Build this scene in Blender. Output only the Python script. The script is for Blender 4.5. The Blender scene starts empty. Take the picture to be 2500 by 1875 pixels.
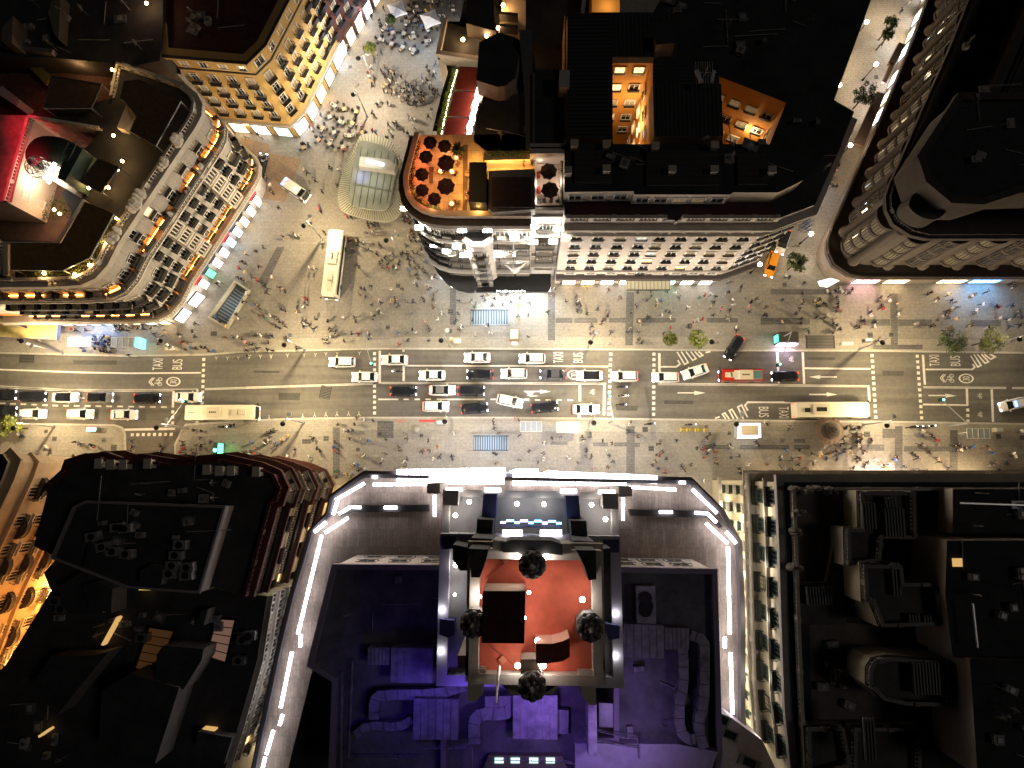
import bpy, math, random
from mathutils import Vector, Matrix, noise
R = math.radians
random.seed(7)
S = bpy.context.scene
COL = S.collection
# ---------------------------------------------------------------- camera
FPX, PCX, PCY = 1710.0, 1250.0, 937.5          # focal length and centre in photo pixels
NADX, NADY, HC = 1283.0, 1160.0, 120.0         # point straight below the camera, camera height in metres
dn = Vector((NADX-PCX, -(NADY-PCY), -FPX)).normalized()
zup = -dn
xw = (Vector((1, 0, 0)) - zup*zup.x).normalized()
yw = zup.cross(xw)
RT = Matrix((xw, yw, zup))                      # rows: world axes in camera space -> camera to world
cam = bpy.data.objects.new('camera', bpy.data.cameras.new('camera'))
COL.objects.link(cam)
cam.data.sensor_width = 36.0
cam.data.lens = 36.0*FPX/2500.0
cam.data.clip_start = 1.0
cam.data.clip_end = 2000.0
cam.matrix_world = Matrix.Translation((0, 0, HC)) @ RT.to_4x4()
S.camera = cam
PAN = {'T': 0, 'M': 400, 'L': 800}
SPEC = {'B0': (0, 1050, 2.011), 'B1': (650, 1100, 2.14), 'B2': (1250, 1100, 2.14), 'B3': (1700, 1100, 2.141),
        'K1': (1040, 1130, 4.254), 'K2': (1040, 1480, 4.2), 'K3': (980, 330, 4.255), 'K4': (1940, 60, 3.77), 'N': (0, 0, 1)}
def q(p, x, y):
    if p in SPEC:
        a = SPEC[p]
        return a[0]+x/a[2], a[1]+y/a[2]
    return (0, 600, 1200, 1800)[int(p[1])]+x/3.16, PAN[p[0]]+y/3.16
def at(px, py, z=0.0):
    d = RT @ Vector((px-PCX, -(py-PCY), -FPX))
    t = (z-HC)/d.z
    return Vector((d.x*t, d.y*t, z))
def A(p, x, y, z=0.0):
    return at(*q(p, x, y), z)
def A2(p, pts, z=0.0):
    out = []
    for t in pts:
        w = A(p, t[0], t[1], z)
        out.append((w.x, w.y))
    return out
# ---------------------------------------------------------------- world, added night fill sun, exposure
W = bpy.data.worlds.new("World")
S.world = W
W.use_nodes = True
nt = W.node_tree
sky = nt.nodes.new('ShaderNodeTexSky')
sky.sky_type = 'NISHITA'
sky.sun_disc = False
sky.sun_elevation = R(-6)
sky.sun_rotation = R(250)
nt.nodes['Background'].inputs[1].default_value = 0.02
nt.links.new(sky.outputs[0], nt.nodes['Background'].inputs[0])
night_fill = bpy.data.lights.new('night_fill', 'SUN')
night_fill.energy = 0.11  # dim sun added to lift the dark roofs
night_fill.angle = R(12)
night_fill.color = (1.0, 0.93, 0.85)
mo = bpy.data.objects.new('night_fill', night_fill)
mo.rotation_euler = (R(35), R(20), R(60))
COL.objects.link(mo)
S.view_settings.view_transform = 'Standard'
S.view_settings.look = 'None'
S.view_settings.exposure = 0.45
S.view_settings.gamma = 1.0
S.cycles.use_denoising = True
S.cycles.max_bounces = 5
S.cycles.diffuse_bounces = 3
S.cycles.glossy_bounces = 2
S.cycles.transmission_bounces = 3
S.cycles.sample_clamp_indirect = 3.0
S.cycles.use_light_tree = True
# ---------------------------------------------------------------- materials
MC = {}
def mat(name, col=(0.5, 0.5, 0.5), rough=0.7, metal=0.0, em=None, es=0.0, var=0.0, vs=1.0, spec=0.3, bump=0.0, alpha=None, col2=None):
    if name in MC:
        return MC[name]
    m = bpy.data.materials.new(name)
    m.use_nodes = True
    N = m.node_tree.nodes
    L = m.node_tree.links
    b = N['Principled BSDF']
    b.inputs['Base Color'].default_value = (*col, 1)
    b.inputs['Roughness'].default_value = rough
    b.inputs['Metallic'].default_value = metal
    b.inputs['Specular IOR Level'].default_value = spec
    if em:
        b.inputs['Emission Color'].default_value = (*em, 1)
        b.inputs['Emission Strength'].default_value = es
    if alpha is not None:
        b.inputs['Alpha'].default_value = alpha
    if var > 0 or bump > 0:
        tc = N.new('ShaderNodeTexCoord')
        no = N.new('ShaderNodeTexNoise')
        no.inputs['Scale'].default_value = vs
        no.inputs['Detail'].default_value = 6
        no.inputs['Roughness'].default_value = 0.65
        L.new(tc.outputs['Object'], no.inputs['Vector'])
        if var > 0:
            mx = N.new('ShaderNodeMix')
            mx.data_type = 'RGBA'
            c2 = col2 or tuple(c*(1-var) for c in col)
            mx.inputs[6].default_value = (*c2, 1)
            mx.inputs[7].default_value = (*[min(1, c*(1+var*0.5)) for c in col], 1)
            rm = N.new('ShaderNodeMapRange')
            rm.inputs[1].default_value = 0.3
            rm.inputs[2].default_value = 0.7
            L.new(no.outputs['Fac'], rm.inputs[0])
            L.new(rm.outputs[0], mx.inputs[0])
            L.new(mx.outputs[2], b.inputs['Base Color'])
        if bump > 0:
            bp = N.new('ShaderNodeBump')
            bp.inputs['Strength'].default_value = bump
            bp.inputs['Distance'].default_value = 0.03
            L.new(no.outputs['Fac'], bp.inputs['Height'])
            L.new(bp.outputs[0], b.inputs['Normal'])
    MC[name] = m
    return m
def brickmat(name, c1, c2, mortar, sx, sy, rot=0.0, ms=0.02, stain=0.35, rough=0.75, stscale=0.12, axis='XY', bump=0.15):
    """tiles laid in world metres, with irregular stains on top"""
    if name in MC:
        return MC[name]
    m = bpy.data.materials.new(name)
    m.use_nodes = True
    N = m.node_tree.nodes
    L = m.node_tree.links
    b = N['Principled BSDF']
    b.inputs['Roughness'].default_value = rough
    b.inputs['Specular IOR Level'].default_value = 0.3
    tc = N.new('ShaderNodeTexCoord')
    mp = N.new('ShaderNodeMapping')
    mp.inputs['Rotation'].default_value = (R(90) if axis == 'XZ' else 0, 0, rot)
    br = N.new('ShaderNodeTexBrick')
    br.inputs['Color1'].default_value = (*c1, 1)
    br.inputs['Color2'].default_value = (*c2, 1)
    br.inputs['Mortar'].default_value = (*mortar, 1)
    br.inputs['Scale'].default_value = 1.0
    br.inputs['Mortar Size'].default_value = ms
    br.inputs['Brick Width'].default_value = sx
    br.inputs['Row Height'].default_value = sy
    L.new(tc.outputs['Object'], mp.inputs[0])
    L.new(mp.outputs[0], br.inputs['Vector'])
    no = N.new('ShaderNodeTexNoise')
    no.inputs['Scale'].default_value = stscale
    no.inputs['Detail'].default_value = 8
    no.inputs['Roughness'].default_value = 0.7
    L.new(tc.outputs['Object'], no.inputs['Vector'])
    n2 = N.new('ShaderNodeTexNoise')
    n2.inputs['Scale'].default_value = 2.3
    n2.inputs['Detail'].default_value = 5
    L.new(tc.outputs['Object'], n2.inputs['Vector'])
    ad = N.new('ShaderNodeMath')
    ad.operation = 'ADD'
    L.new(no.outputs['Fac'], ad.inputs[0])
    L.new(n2.outputs['Fac'], ad.inputs[1])
    rm = N.new('ShaderNodeMapRange')
    rm.inputs[1].default_value = 0.75
    rm.inputs[2].default_value = 1.25
    rm.inputs[3].default_value = 1.0-stain
    rm.inputs[4].default_value = 1.08
    L.new(ad.outputs[0], rm.inputs[0])
    vm = N.new('ShaderNodeVectorMath')
    vm.operation = 'SCALE'
    L.new(br.outputs['Color'], vm.inputs[0])
    L.new(rm.outputs[0], vm.inputs['Scale'])
    L.new(vm.outputs[0], b.inputs['Base Color'])
    if bump:
        bp = N.new('ShaderNodeBump')
        bp.inputs['Strength'].default_value = bump
        bp.inputs['Distance'].default_value = 0.02
        L.new(n2.outputs['Fac'], bp.inputs['Height'])
        L.new(bp.outputs[0], b.inputs['Normal'])
    MC[name] = m
    return m
# ---------------------------------------------------------------- mesh builder
class MB:
    def __init__(s):
        s.v = []; s.f = []; s.m = []
    def add(s, vs, fs, mi=0):
        o = len(s.v)
        s.v += [tuple(v) for v in vs]
        s.f += [tuple(i+o for i in f) for f in fs]
        s.m += [mi]*len(fs)
        return s
    def box(s, c, d, rz=0.0, mi=0, taper=1.0):
        hx, hy, hz = d[0]/2, d[1]/2, d[2]/2
        ca, sa = math.cos(rz), math.sin(rz)
        vs = []
        for k, z in enumerate((-hz, hz)):
            t = taper if k else 1.0
            for x, y in ((-hx, -hy), (hx, -hy), (hx, hy), (-hx, hy)):
                x *= t; y *= t
                vs.append((c[0]+x*ca-y*sa, c[1]+x*sa+y*ca, c[2]+z))
        return s.add(vs, [(0, 3, 2, 1), (4, 5, 6, 7), (0, 1, 5, 4), (1, 2, 6, 5), (2, 3, 7, 6), (3, 0, 4, 7)], mi)
    def prism(s, poly, z0, z1, mi=0, mt=None, bottom=False):
        n = len(poly)
        s.add([(x, y, z0) for x, y in poly]+[(x, y, z1) for x, y in poly],
              [(i, (i+1) % n, n+(i+1) % n, n+i) for i in range(n)], mi)
        s.add([(x, y, z1) for x, y in poly], [tuple(range(n))], mi if mt is None else mt)
        if bottom:
            s.add([(x, y, z0) for x, y in poly], [tuple(reversed(range(n)))], mi)
        return s
    def tube(s, p0, p1, r0, r1=None, n=8, mi=0, caps=True):
        r1 = r0 if r1 is None else r1
        p0, p1 = Vector(p0), Vector(p1)
        d = (p1-p0).normalized()
        a = Vector((0, 0, 1)) if abs(d.z) < 0.9 else Vector((1, 0, 0))
        u = d.cross(a).normalized(); w = d.cross(u)
        vs = []
        for p, r in ((p0, r0), (p1, r1)):
            for i in range(n):
                t = 2*math.pi*i/n
                vs.append(p+u*math.cos(t)*r+w*math.sin(t)*r)
        fs = [(i, n+i, n+(i+1) % n, (i+1) % n) for i in range(n)]
        if caps:
            fs += [tuple(range(n)), tuple(reversed(range(n, 2*n)))]
        return s.add(vs, fs, mi)
    def lathe(s, prof, n=12, c=(0, 0, 0), mi=0, sx=1, sy=1, a0=0.0):
        vs = []
        for r, z in prof:
            for i in range(n):
                t = 2*math.pi*i/n+a0
                vs.append((c[0]+r*math.cos(t)*sx, c[1]+r*math.sin(t)*sy, c[2]+z))
        fs = []
        for k in range(len(prof)-1):
            for i in range(n):
                fs.append((k*n+i, k*n+(i+1) % n, (k+1)*n+(i+1) % n, (k+1)*n+i))
        fs.append(tuple(reversed(range(n))))
        fs.append(tuple(range((len(prof)-1)*n, len(prof)*n)))
        return s.add(vs, fs, mi)
    def quadz(s, pts, z, mi=0):
        return s.add([(x, y, z) for x, y in pts], [tuple(range(len(pts)))], mi)
    def mesh(s, name, mats):
        me = bpy.data.meshes.new(name)
        me.from_pydata(s.v, [], s.f)
        for m in (mats if isinstance(mats, (list, tuple)) else [mats]):
            me.materials.append(m)
        me.polygons.foreach_set('material_index', s.m)
        me.update()
        return me
    def build(s, name, mats, parent=None, smooth=False, **kw):
        me = s.mesh(name, mats)
        if smooth:
            me.shade_smooth()
        return place(name, me, parent, **kw)
def place(name, data, parent=None, loc=(0, 0, 0), rz=0.0, scale=None, label=None, cat=None, group=None, kind=None):
    o = bpy.data.objects.new(name, data)
    COL.objects.link(o)
    o.location = loc
    o.rotation_euler = (0, 0, rz)
    if scale:
        o.scale = scale
    if parent:
        o.parent = parent
    return tag(o, label, cat, group, kind)
def tag(o, label=None, cat=None, group=None, kind=None):
    if label: o['label'] = label
    if cat: o['category'] = cat
    if group: o['group'] = group
    if kind: o['kind'] = kind
    return o
def thing(name, label, cat, loc=(0, 0, 0), rz=0.0, group=None):
    return place(name, None, None, loc, rz, None, label, cat, group)
def kids(o):
    return [c for c in CH.get(o.name, [])] if False else list(o.children)
def dup(root, loc, rz=0.0, label=None, group=None, sc=None):
    r = root.copy(); COL.objects.link(r)
    r.location = loc; r.rotation_euler = (0, 0, rz)
    if label: r['label'] = label
    if group: r['group'] = group
    if sc: r.scale = sc
    for ch in root.children:
        c = ch.copy(); COL.objects.link(c); c.parent = r
        for g in ch.children:
            d = g.copy(); COL.objects.link(d); d.parent = c
    return r
def setmat(o, slot, m):
    o.material_slots[slot].link = 'OBJECT'
    o.material_slots[slot].material = m
def ccw(poly):
    a = sum(poly[i][0]*poly[(i+1) % len(poly)][1]-poly[(i+1) % len(poly)][0]*poly[i][1] for i in range(len(poly)))
    return poly if a > 0 else poly[::-1]
def offs(path, d, closed=False):
    """shift a polyline to its right by d (outwards for a counter-clockwise outline)"""
    n = len(path); out = []
    for i in range(n):
        if closed:
            a, b, c = path[i-1], path[i], path[(i+1) % n]
        else:
            a, b, c = path[max(i-1, 0)], path[i], path[min(i+1, n-1)]
        d1 = Vector((b[0]-a[0], b[1]-a[1])); d2 = Vector((c[0]-b[0], c[1]-b[1]))
        if d1.length < 1e-6: d1 = d2
        if d2.length < 1e-6: d2 = d1
        n1 = Vector((d1.y, -d1.x)).normalized(); n2 = Vector((d2.y, -d2.x)).normalized()
        nn = (n1+n2)
        if nn.length < 1e-3: nn = n1
        nn.normalize()
        k = d/max(0.45, nn.dot(n1))
        out.append((b[0]+nn.x*k, b[1]+nn.y*k))
    return out
def smoothpath(pts, it=2, closed=False):
    for _ in range(it):
        o = []
        n = len(pts)
        rng = range(n if closed else n-1)
        if not closed: o.append(pts[0])
        for i in rng:
            a, b = pts[i], pts[(i+1) % n]
            o.append((a[0]*.75+b[0]*.25, a[1]*.75+b[1]*.25))
            o.append((a[0]*.25+b[0]*.75, a[1]*.25+b[1]*.75))
        if not closed: o.append(pts[-1])
        pts = o
    return pts
def band(mb, path, z0, z1, out, inn=0.0, closed=False, mi=0):
    """a moulding that follows a wall line, from inn to out in front of it"""
    a = offs(path, inn, closed); b = offs(path, out, closed)
    n = len(path)
    vs = [(x, y, z0) for x, y in a]+[(x, y, z0) for x, y in b]+[(x, y, z1) for x, y in b]+[(x, y, z1) for x, y in a]
    fs = []
    for i in range(n if closed else n-1):
        j = (i+1) % n
        fs += [(i, i+n, j+n, j) if False else (j, j+n, i+n, i), (i+n, j+n, j+2*n, i+2*n), (i+2*n, j+2*n, j+3*n, i+3*n), (j, i, i+3*n, j+3*n)]
    if not closed:
        fs += [(0, n, 2*n, 3*n), (n-1, 4*n-1, 3*n-1, 2*n-1)]
    mb.add(vs, fs, mi)
    return mb
def pathpts(path, step, closed=False, start=0.5):
    """points every step metres with the wall angle"""
    P = list(path)+([path[0]] if closed else [])
    L = 0; out = []; nxt = step*start
    for i in range(len(P)-1):
        a, b = Vector(P[i]), Vector(P[i+1]); l = (b-a).length
        if l < 1e-6: continue
        while nxt <= L+l:
            t = (nxt-L)/l; p = a.lerp(b, t)
            out.append((p.x, p.y, math.atan2(b.y-a.y, b.x-a.x)))
            nxt += step
        L += l
    return out
def balustrade(mb, path, z, h=0.95, closed=False, step=0.45, post=4.5, mi=0, w=0.3):
    band(mb, path, z, z+0.15, w/2, -w/2, closed, mi)
    band(mb, path, z+h-0.14, z+h, w/2+0.03, -w/2-0.03, closed, mi)
    for x, y, a in pathpts(path, step, closed):
        mb.box((x, y, z+h/2), (0.16, 0.16, h-0.28), a, mi)
    for x, y, a in pathpts(path, post, closed, 0.1):
        mb.box((x, y, z+h/2+0.06), (0.6, w+0.12, h+0.12), a, mi)
def text_mesh(txt, size, depth=0.0, sx=1.0):
    c = bpy.data.curves.new('t', 'FONT')
    c.body = txt; c.size = size; c.extrude = depth
    c.align_x = 'CENTER'; c.align_y = 'CENTER'
    o = bpy.data.objects.new('t', c); COL.objects.link(o)
    dg = bpy.context.evaluated_depsgraph_get()
    me = bpy.data.meshes.new_from_object(o.evaluated_get(dg))
    bpy.data.objects.remove(o)
    return me
def light(kind, loc, power, col, parent=None, size=0.15, rot=None, spot=None, name='lamp_or_fill_light', shape=None, sy=None, blend=0.6):
    l = bpy.data.lights.new(name, kind)
    l.energy = power; l.color = col
    if kind == 'AREA':
        l.size = size
        if sy: l.shape = 'RECTANGLE'; l.size_y = sy
    else:
        l.shadow_soft_size = size
    if kind == 'SPOT':
        l.spot_size = R(spot or 150); l.spot_blend = blend
    o = bpy.data.objects.new(name, l); COL.objects.link(o)
    o.location = loc
    if rot: o.rotation_euler = rot
    if parent: o.parent = parent
    return o
WARM = (1.0, 0.80, 0.52); NEUT = (1.0, 0.93, 0.82); COOL = (0.72, 0.84, 1.0); AMB = (1.0, 0.52, 0.16)
# ================================================================ SETTING
asphalt = mat('asphalt', (0.145, 0.134, 0.115), 0.8, var=0.18, vs=1.2, bump=0.25)
_N, _L = asphalt.node_tree.nodes, asphalt.node_tree.links   # tyre-darkened lanes and long stains along the driving direction
_tc, _mp, _no, _rm, _mu = _N.new('ShaderNodeTexCoord'), _N.new('ShaderNodeMapping'), _N.new('ShaderNodeTexNoise'), _N.new('ShaderNodeMapRange'), _N.new('ShaderNodeVectorMath')
_mp.inputs['Scale'].default_value = (.035, .75, 1); _no.inputs['Scale'].default_value = 1.0; _no.inputs['Detail'].default_value = 5
_rm.inputs[1].default_value = .3; _rm.inputs[2].default_value = .7; _rm.inputs[3].default_value = .66; _rm.inputs[4].default_value = 1.15; _mu.operation = 'SCALE'
_L.new(_tc.outputs['Object'], _mp.inputs[0]); _L.new(_mp.outputs[0], _no.inputs['Vector']); _L.new(_no.outputs['Fac'], _rm.inputs[0])
_src = _N['Principled BSDF'].inputs['Base Color'].links[0].from_socket
_L.new(_src, _mu.inputs[0]); _L.new(_rm.outputs[0], _mu.inputs['Scale']); _L.new(_mu.outputs[0], _N['Principled BSDF'].inputs['Base Color'])
ground_m = mat('ground_stone', (0.12, 0.11, 0.10), 0.9, var=0.3, vs=0.2)
pave = brickmat('paving', (0.27, 0.245, 0.21), (0.24, 0.22, 0.19), (0.215, 0.197, 0.168), 1.2, 0.6, 0.0, 0.025, 0.30, stscale=.06)
pave_d = brickmat('dark_paving', (0.15, 0.14, 0.13), (0.12, 0.115, 0.11), (0.08, 0.08, 0.07), 0.9, 0.45, 0.0, 0.03, 0.3)
pave_l = brickmat('light_paving', (0.33, 0.29, 0.25), (0.30, 0.27, 0.23), (0.2, 0.18, 0.16), 0.8, 0.4, 0.0, 0.02, 0.3)
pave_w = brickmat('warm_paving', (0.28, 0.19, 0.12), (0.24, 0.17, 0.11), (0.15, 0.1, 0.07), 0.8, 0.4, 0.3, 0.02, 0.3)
kerb_m = mat('kerb_stone', (0.46, 0.43, 0.37), 0.8, var=0.25, vs=1.5)
paint = mat('road_paint', (0.74, 0.70, 0.62), 0.7, var=0.22, vs=3.0)
RZ = -0.125
MB().quadz([(-700, -700), (700, -700), (700, 700), (-700, 700)], RZ-0.01).build('ground', ground_m, kind='structure')
NK = [(q('L0', -1200, 190)), q('L0', 0, 200), q('L0', 1000, 224), q('L0', 1600, 213), q('L1', 0, 190), q('L1', 500, 180), q('L1', 1000, 168), q('L2', 0, 168),
      q('L2', 1200, 175), q('L3', 0, 182), q('L3', 1000, 183), q('L3', 1600, 192), q('L3', 2212, 200), q('L3', 3600, 215)]
SK1 = [q('L0', -1200, 730), q('L0', 0, 733), q('L0', 880, 745), q('L0', 945, 765), q('L0', 970, 820), q('L0', 972, 1000), q('L0', 972, 1300)]
SK2 = [q('L0', 1340, 1300), q('L0', 1345, 900), q('L0', 1395, 790), q('L0', 1430, 742), q('L1', 0, 712), q('L1', 300, 698), q('L1', 900, 688), q('L2', 0, 687),
       q('L2', 1000, 697), q('L2', 2212, 712), q('L3', 1400, 722), q('L3', 2212, 737), q('L3', 3600, 760)]
w2 = lambda pts, z=0.0: [(at(x, y, z).x, at(x, y, z).y) for x, y in pts]
road = w2([q('L0', -1300, 100), q('L3', 3700, 100), q('L3', 3700, 850), q('L0', -1300, 850)], RZ)
MB().quadz(road, RZ).build('road', asphalt, kind='structure')
MB().quadz(w2([q('L0', 900, 852), q('L0', 1420, 852), q('L0', 1360, 1500), q('L0', 940, 1500)], RZ), RZ).build('side_road', asphalt, kind='structure')
def slab(name, edge, rest, m):
    e = w2(edge)
    e0 = offs(e, 0.0)
    poly = e+rest
    MB().prism(ccw(poly), RZ-0.02, 0.0).build(name, m, kind='structure')
    k = MB()
    band(k, e, RZ-0.01, 0.012, -0.30, 0.012)
    k.build('kerb', kerb_m, kind='structure')
    k = MB(); band(k, e, -.05, 0.0035, -2.3, -.33); k.build('kerbside_paving', brickmat('kerbside_tiles', (.33, .30, .25), (.30, .275, .23), (.24, .22, .18), .6, .3, 0, .03, .25, stscale=.3), kind='structure')
ne, nw = w2([NK[-1]])[0], w2([NK[0]])[0]
slab('north_pavement', NK, [(ne[0], 160), (nw[0], 160)], pave)
s1 = w2([SK1[-1], SK1[0]])
slab('south_west_pavement', SK1[::-1], [(s1[1][0], s1[0][1])], pave)
s2 = w2([SK2[0], SK2[-1]])
slab('south_pavement', SK2[::-1], [(s2[0][0], s2[0][1]-60), (s2[1][0], s2[0][1]-60)], pave)
PK = [0]
def patch(name, p, pts, m, z=0.004):
    PK[0] += 1
    z += 0.0012*(PK[0] % 7)
    MB().quadz(ccw(A2(p, pts)), z).build(name, m, kind='structure')
# darker and lighter bands set in the paving
patch('paving_band', 'M2', [(435, 990), (490, 990), (490, 1362), (435, 1362)], pave_d)
patch('paving_band', 'M2', [(1040, 990), (1100, 990), (1090, 1400), (1030, 1400)], pave_d)
for x0, x1, y0, y1 in ((495, 625, 1187, 1228), (640, 815, 1187, 1228), (905, 1035, 1187, 1225), (1115, 1420, 1190, 1225), (1660, 1900, 1190, 1225)):
    patch('paving_band', 'M2', [(x0, y0), (x1, y0), (x1, y1), (x0, y1)], pave_d)
for x0, x1, y0, y1 in ((255, 880, 965, 1008), (920, 1180, 1198, 1248), (1240, 1500, 1200, 1250), (1800, 2035, 1205, 1255), (1050, 1430, 1395, 1430), (180, 560, 1190, 1240)):
    patch('paving_band', 'M3', [(x0, y0), (x1, y0), (x1, y1), (x0, y1)], pave_d)
patch('paving_band', 'M3', [(1180, 1000), (1238, 1000), (1238, 1420), (1185, 1420)], pave_d)
patch('paving_band', 'M1', [(100, 900), (240, 640), (300, 640), (150, 960)], pave_d)
patch('paving_band', 'M1', [(1575, 960), (1622, 960), (1622, 1240), (1575, 1240)], pave_d)
for x0, x1, y0, y1 in ((455, 585, 878, 905), (785, 900, 885, 915), (945, 1048, 885, 915), (1100, 1145, 887, 920), (1640, 1830, 905, 937), (1040, 1105, 760, 1120)):
    patch('paving_band', 'L2', [(x0, y0), (x1, y0), (x1, y1), (x0, y1)], pave_d)
for x0, x1, y0, y1 in ((20, 400, 905, 940), (435, 560, 905, 940), (330, 365, 853, 886), (437, 525, 857, 888), (950, 1135, 900, 950), (1285, 1640, 915, 955), (1215, 1275, 760, 1165), (1640, 1700, 790, 1165), (1120, 1230, 780, 850)):
    patch('paving_band', 'L3', [(x0, y0), (x1, y0), (x1, y1), (x0, y1)], pave_d)
for x0, x1, y0, y1 in ((672, 725, 770, 1160), (1100, 1600, 1135, 1150), (1015, 1140, 720, 850)):
    patch('paving_band', 'L1', [(x0, y0), (x1, y0), (x1, y1), (x0, y1)], pave_d)
patch('light_paving_strip', 'L2', [(1310, 8), (2212, 8), (2212, 60), (1310, 60)], pave_l) if False else None
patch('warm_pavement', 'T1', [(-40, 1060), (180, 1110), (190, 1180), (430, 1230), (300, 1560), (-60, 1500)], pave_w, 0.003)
patch('side_street', 'T3', [(1040, -60), (1430, -60), (1330, 210), (880, 1420), (560, 2120), (200, 2130), (560, 1700), (640, 1440), (760, 1230), (880, 860), (740, 760)], pave_l, 0.003)
asp2 = mat('patched_asphalt', (0.075, 0.07, 0.063), 0.85, var=.25, vs=1.5)
for p, x0, y0, x1, y1 in (('L1', 250, 500, 420, 560), ('L2', 1330, 560, 1560, 590), ('L0', 560, 250, 900, 285), ('L3', 1120, 330, 1290, 372), ('L1', 60, 330, 260, 350), ('L2', 960, 600, 1130, 640), ('L3', 540, 225, 760, 250)):
    MB().quadz(ccw(A2(p, [(x0, y0), (x1, y0+3), (x1-6, y1), (x0+4, y1-3)])), RZ+.0015).build('repair_patch', asp2, kind='structure')
# manholes and gratings
dm = mat('cast_iron', (0.05, 0.048, 0.045), 0.6, 0.4, var=0.3, vs=8)
def lid(p, x, y, w, h, nm='manhole_cover', rz=0.0, z=0.0):
    c = A(p, x, y, z); k = MB()
    k.box((0, 0, 0.004), (w, h, 0.008), 0)
    n = max(2, int(h/0.25))
    for i in range(n):
        k.box((0, -h/2+(i+0.5)*h/n, 0.012), (w*0.88, h/n*0.4, 0.012), 0, 1)
    k.build(nm, [dm, mat('worn_iron', (0.13, 0.12, 0.11), 0.5, 0.3)], None, loc=c, rz=rz, kind='structure')
for t in (('M1', 1175, 940, .7, .7), ('M1', 1580, 1140, .9, .9), ('M1', 1095, 1262, .7, .7), ('M1', 1575, 1290, .7, .7), ('M0', 1650, 1310, 1.1, .8), ('M0', 1430, 1437, .6, .6),
          ('L0', 355, 800, .6, .6), ('L0', 420, 858, .8, .8), ('L0', 800, 870, .7, .7), ('L1', 470, 877, 1.5, .8), ('L1', 620, 855, .9, .9), ('L1', 1355, 832, .6, .6), ('L1', 865, 940, .6, .6),
          ('L2', 1185, 785, .9, .9), ('L2', 1232, 932, .9, .9), ('L2', 1848, 1002, .5, .5), ('L2', 1835, 815, .6, .6), ('L3', 1025, 57, .9, .9), ('L3', 1000, 822, 1, .9), ('L3', 2205, 848, 1, .8), ('L3', 2015, 838, .8, .8),
          ('M3', 365, 933, .7, .7), ('T3', 1072, 595, .7, .7), ('T1', 805, 517, .6, .6), ('L0', 878, 925, 1.0, 1.0), ('M2', 1530, 1250, .8, .8)):
    lid(*t)
lid('L0', 208, 215, 2.6, 2.6, 'road_grating', 0, RZ+0.004)
lid('L1', 615, 500, 1.9, 2.2, 'road_grating', -0.2, RZ+0.004)
lid('L3', 640, 110, 5.0, 2.3, 'ventilation_grating')
# ---------------------------------------------------------------- painted markings
MZ = RZ+0.004
def stroke(mb, p, pts, w):
    PK[0] += 1
    MZ = RZ+0.004+0.001*(PK[0] % 6)
    P = A2(p, pts, MZ)
    a, b = offs(P, w/2), offs(P, -w/2)
    for i in range(len(P)-1):
        mb.add([(a[i][0], a[i][1], MZ), (a[i+1][0], a[i+1][1], MZ), (b[i+1][0], b[i+1][1], MZ), (b[i][0], b[i][1], MZ)], [(3, 2, 1, 0)[::-1]])
def poly(mb, p, pts):
    PK[0] += 1
    MZ = RZ+0.004+0.001*(PK[0] % 6)
    mb.quadz(ccw(A2(p, pts, MZ)), MZ)
m = MB()
for p, a, b, n in (('L0', (1572, 245), (1560, 580), 9), ('L0', (1333, 650), (1331, 735), 3), ('L1', (993, 200), (993, 658), 12), ('L2', (919, 204), (905, 665), 12),
                   ('L2', (1253, 204), (1250, 668), 12), ('L3', (1040, 215), (1068, 690), 12), ('L3', (1388, 220), (1422, 695), 12), ('L3', (1777, 635), (1779, 720), 3),
                   ('L2', (677, 683), (677, 683), 1), ('L0', (1520, 722), (1520, 722), 1), ('L0', (1020, 826), (1320, 823), 8)):
    for i in range(n):
        t = i/max(1, n-1)
        c = A(p, a[0]+(b[0]-a[0])*t, a[1]+(b[1]-a[1])*t, MZ)
        m.quadz([(c.x-.26, c.y-.26), (c.x+.26, c.y-.26), (c.x+.28, c.y+.26), (c.x-.24, c.y+.26)], MZ)
m.build('crossing_marks', paint, kind='structure')
m = MB()
for p, pts in (('L0', [(1340, 490), (1333, 615)]), ('L1', [(1034, 178), (1034, 430)]), ('L1', [(1217, 170), (1217, 186)]), ('L1', [(1218, 290), (1218, 412)]), ('L2', [(1295, 197), (1295, 340)]),
               ('L2', [(682, 440), (682, 568)]), ('L2', [(871, 440), (867, 675)]), ('L3', [(308, 190), (322, 430)]), ('L3', [(505, 190), (516, 433)]), ('L3', [(1014, 460), (1019, 570)]),
               ('L3', [(1432, 210), (1447, 440)]), ('L3', [(1771, 470), (1775, 598)]), ('L3', [(1963, 475), (1973, 727)]), ('L0', [(1523, 478), (1521, 575)])):
    stroke(m, p, pts, 0.40)
m.build('stop_lines', paint, kind='structure')
m = MB()
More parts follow.
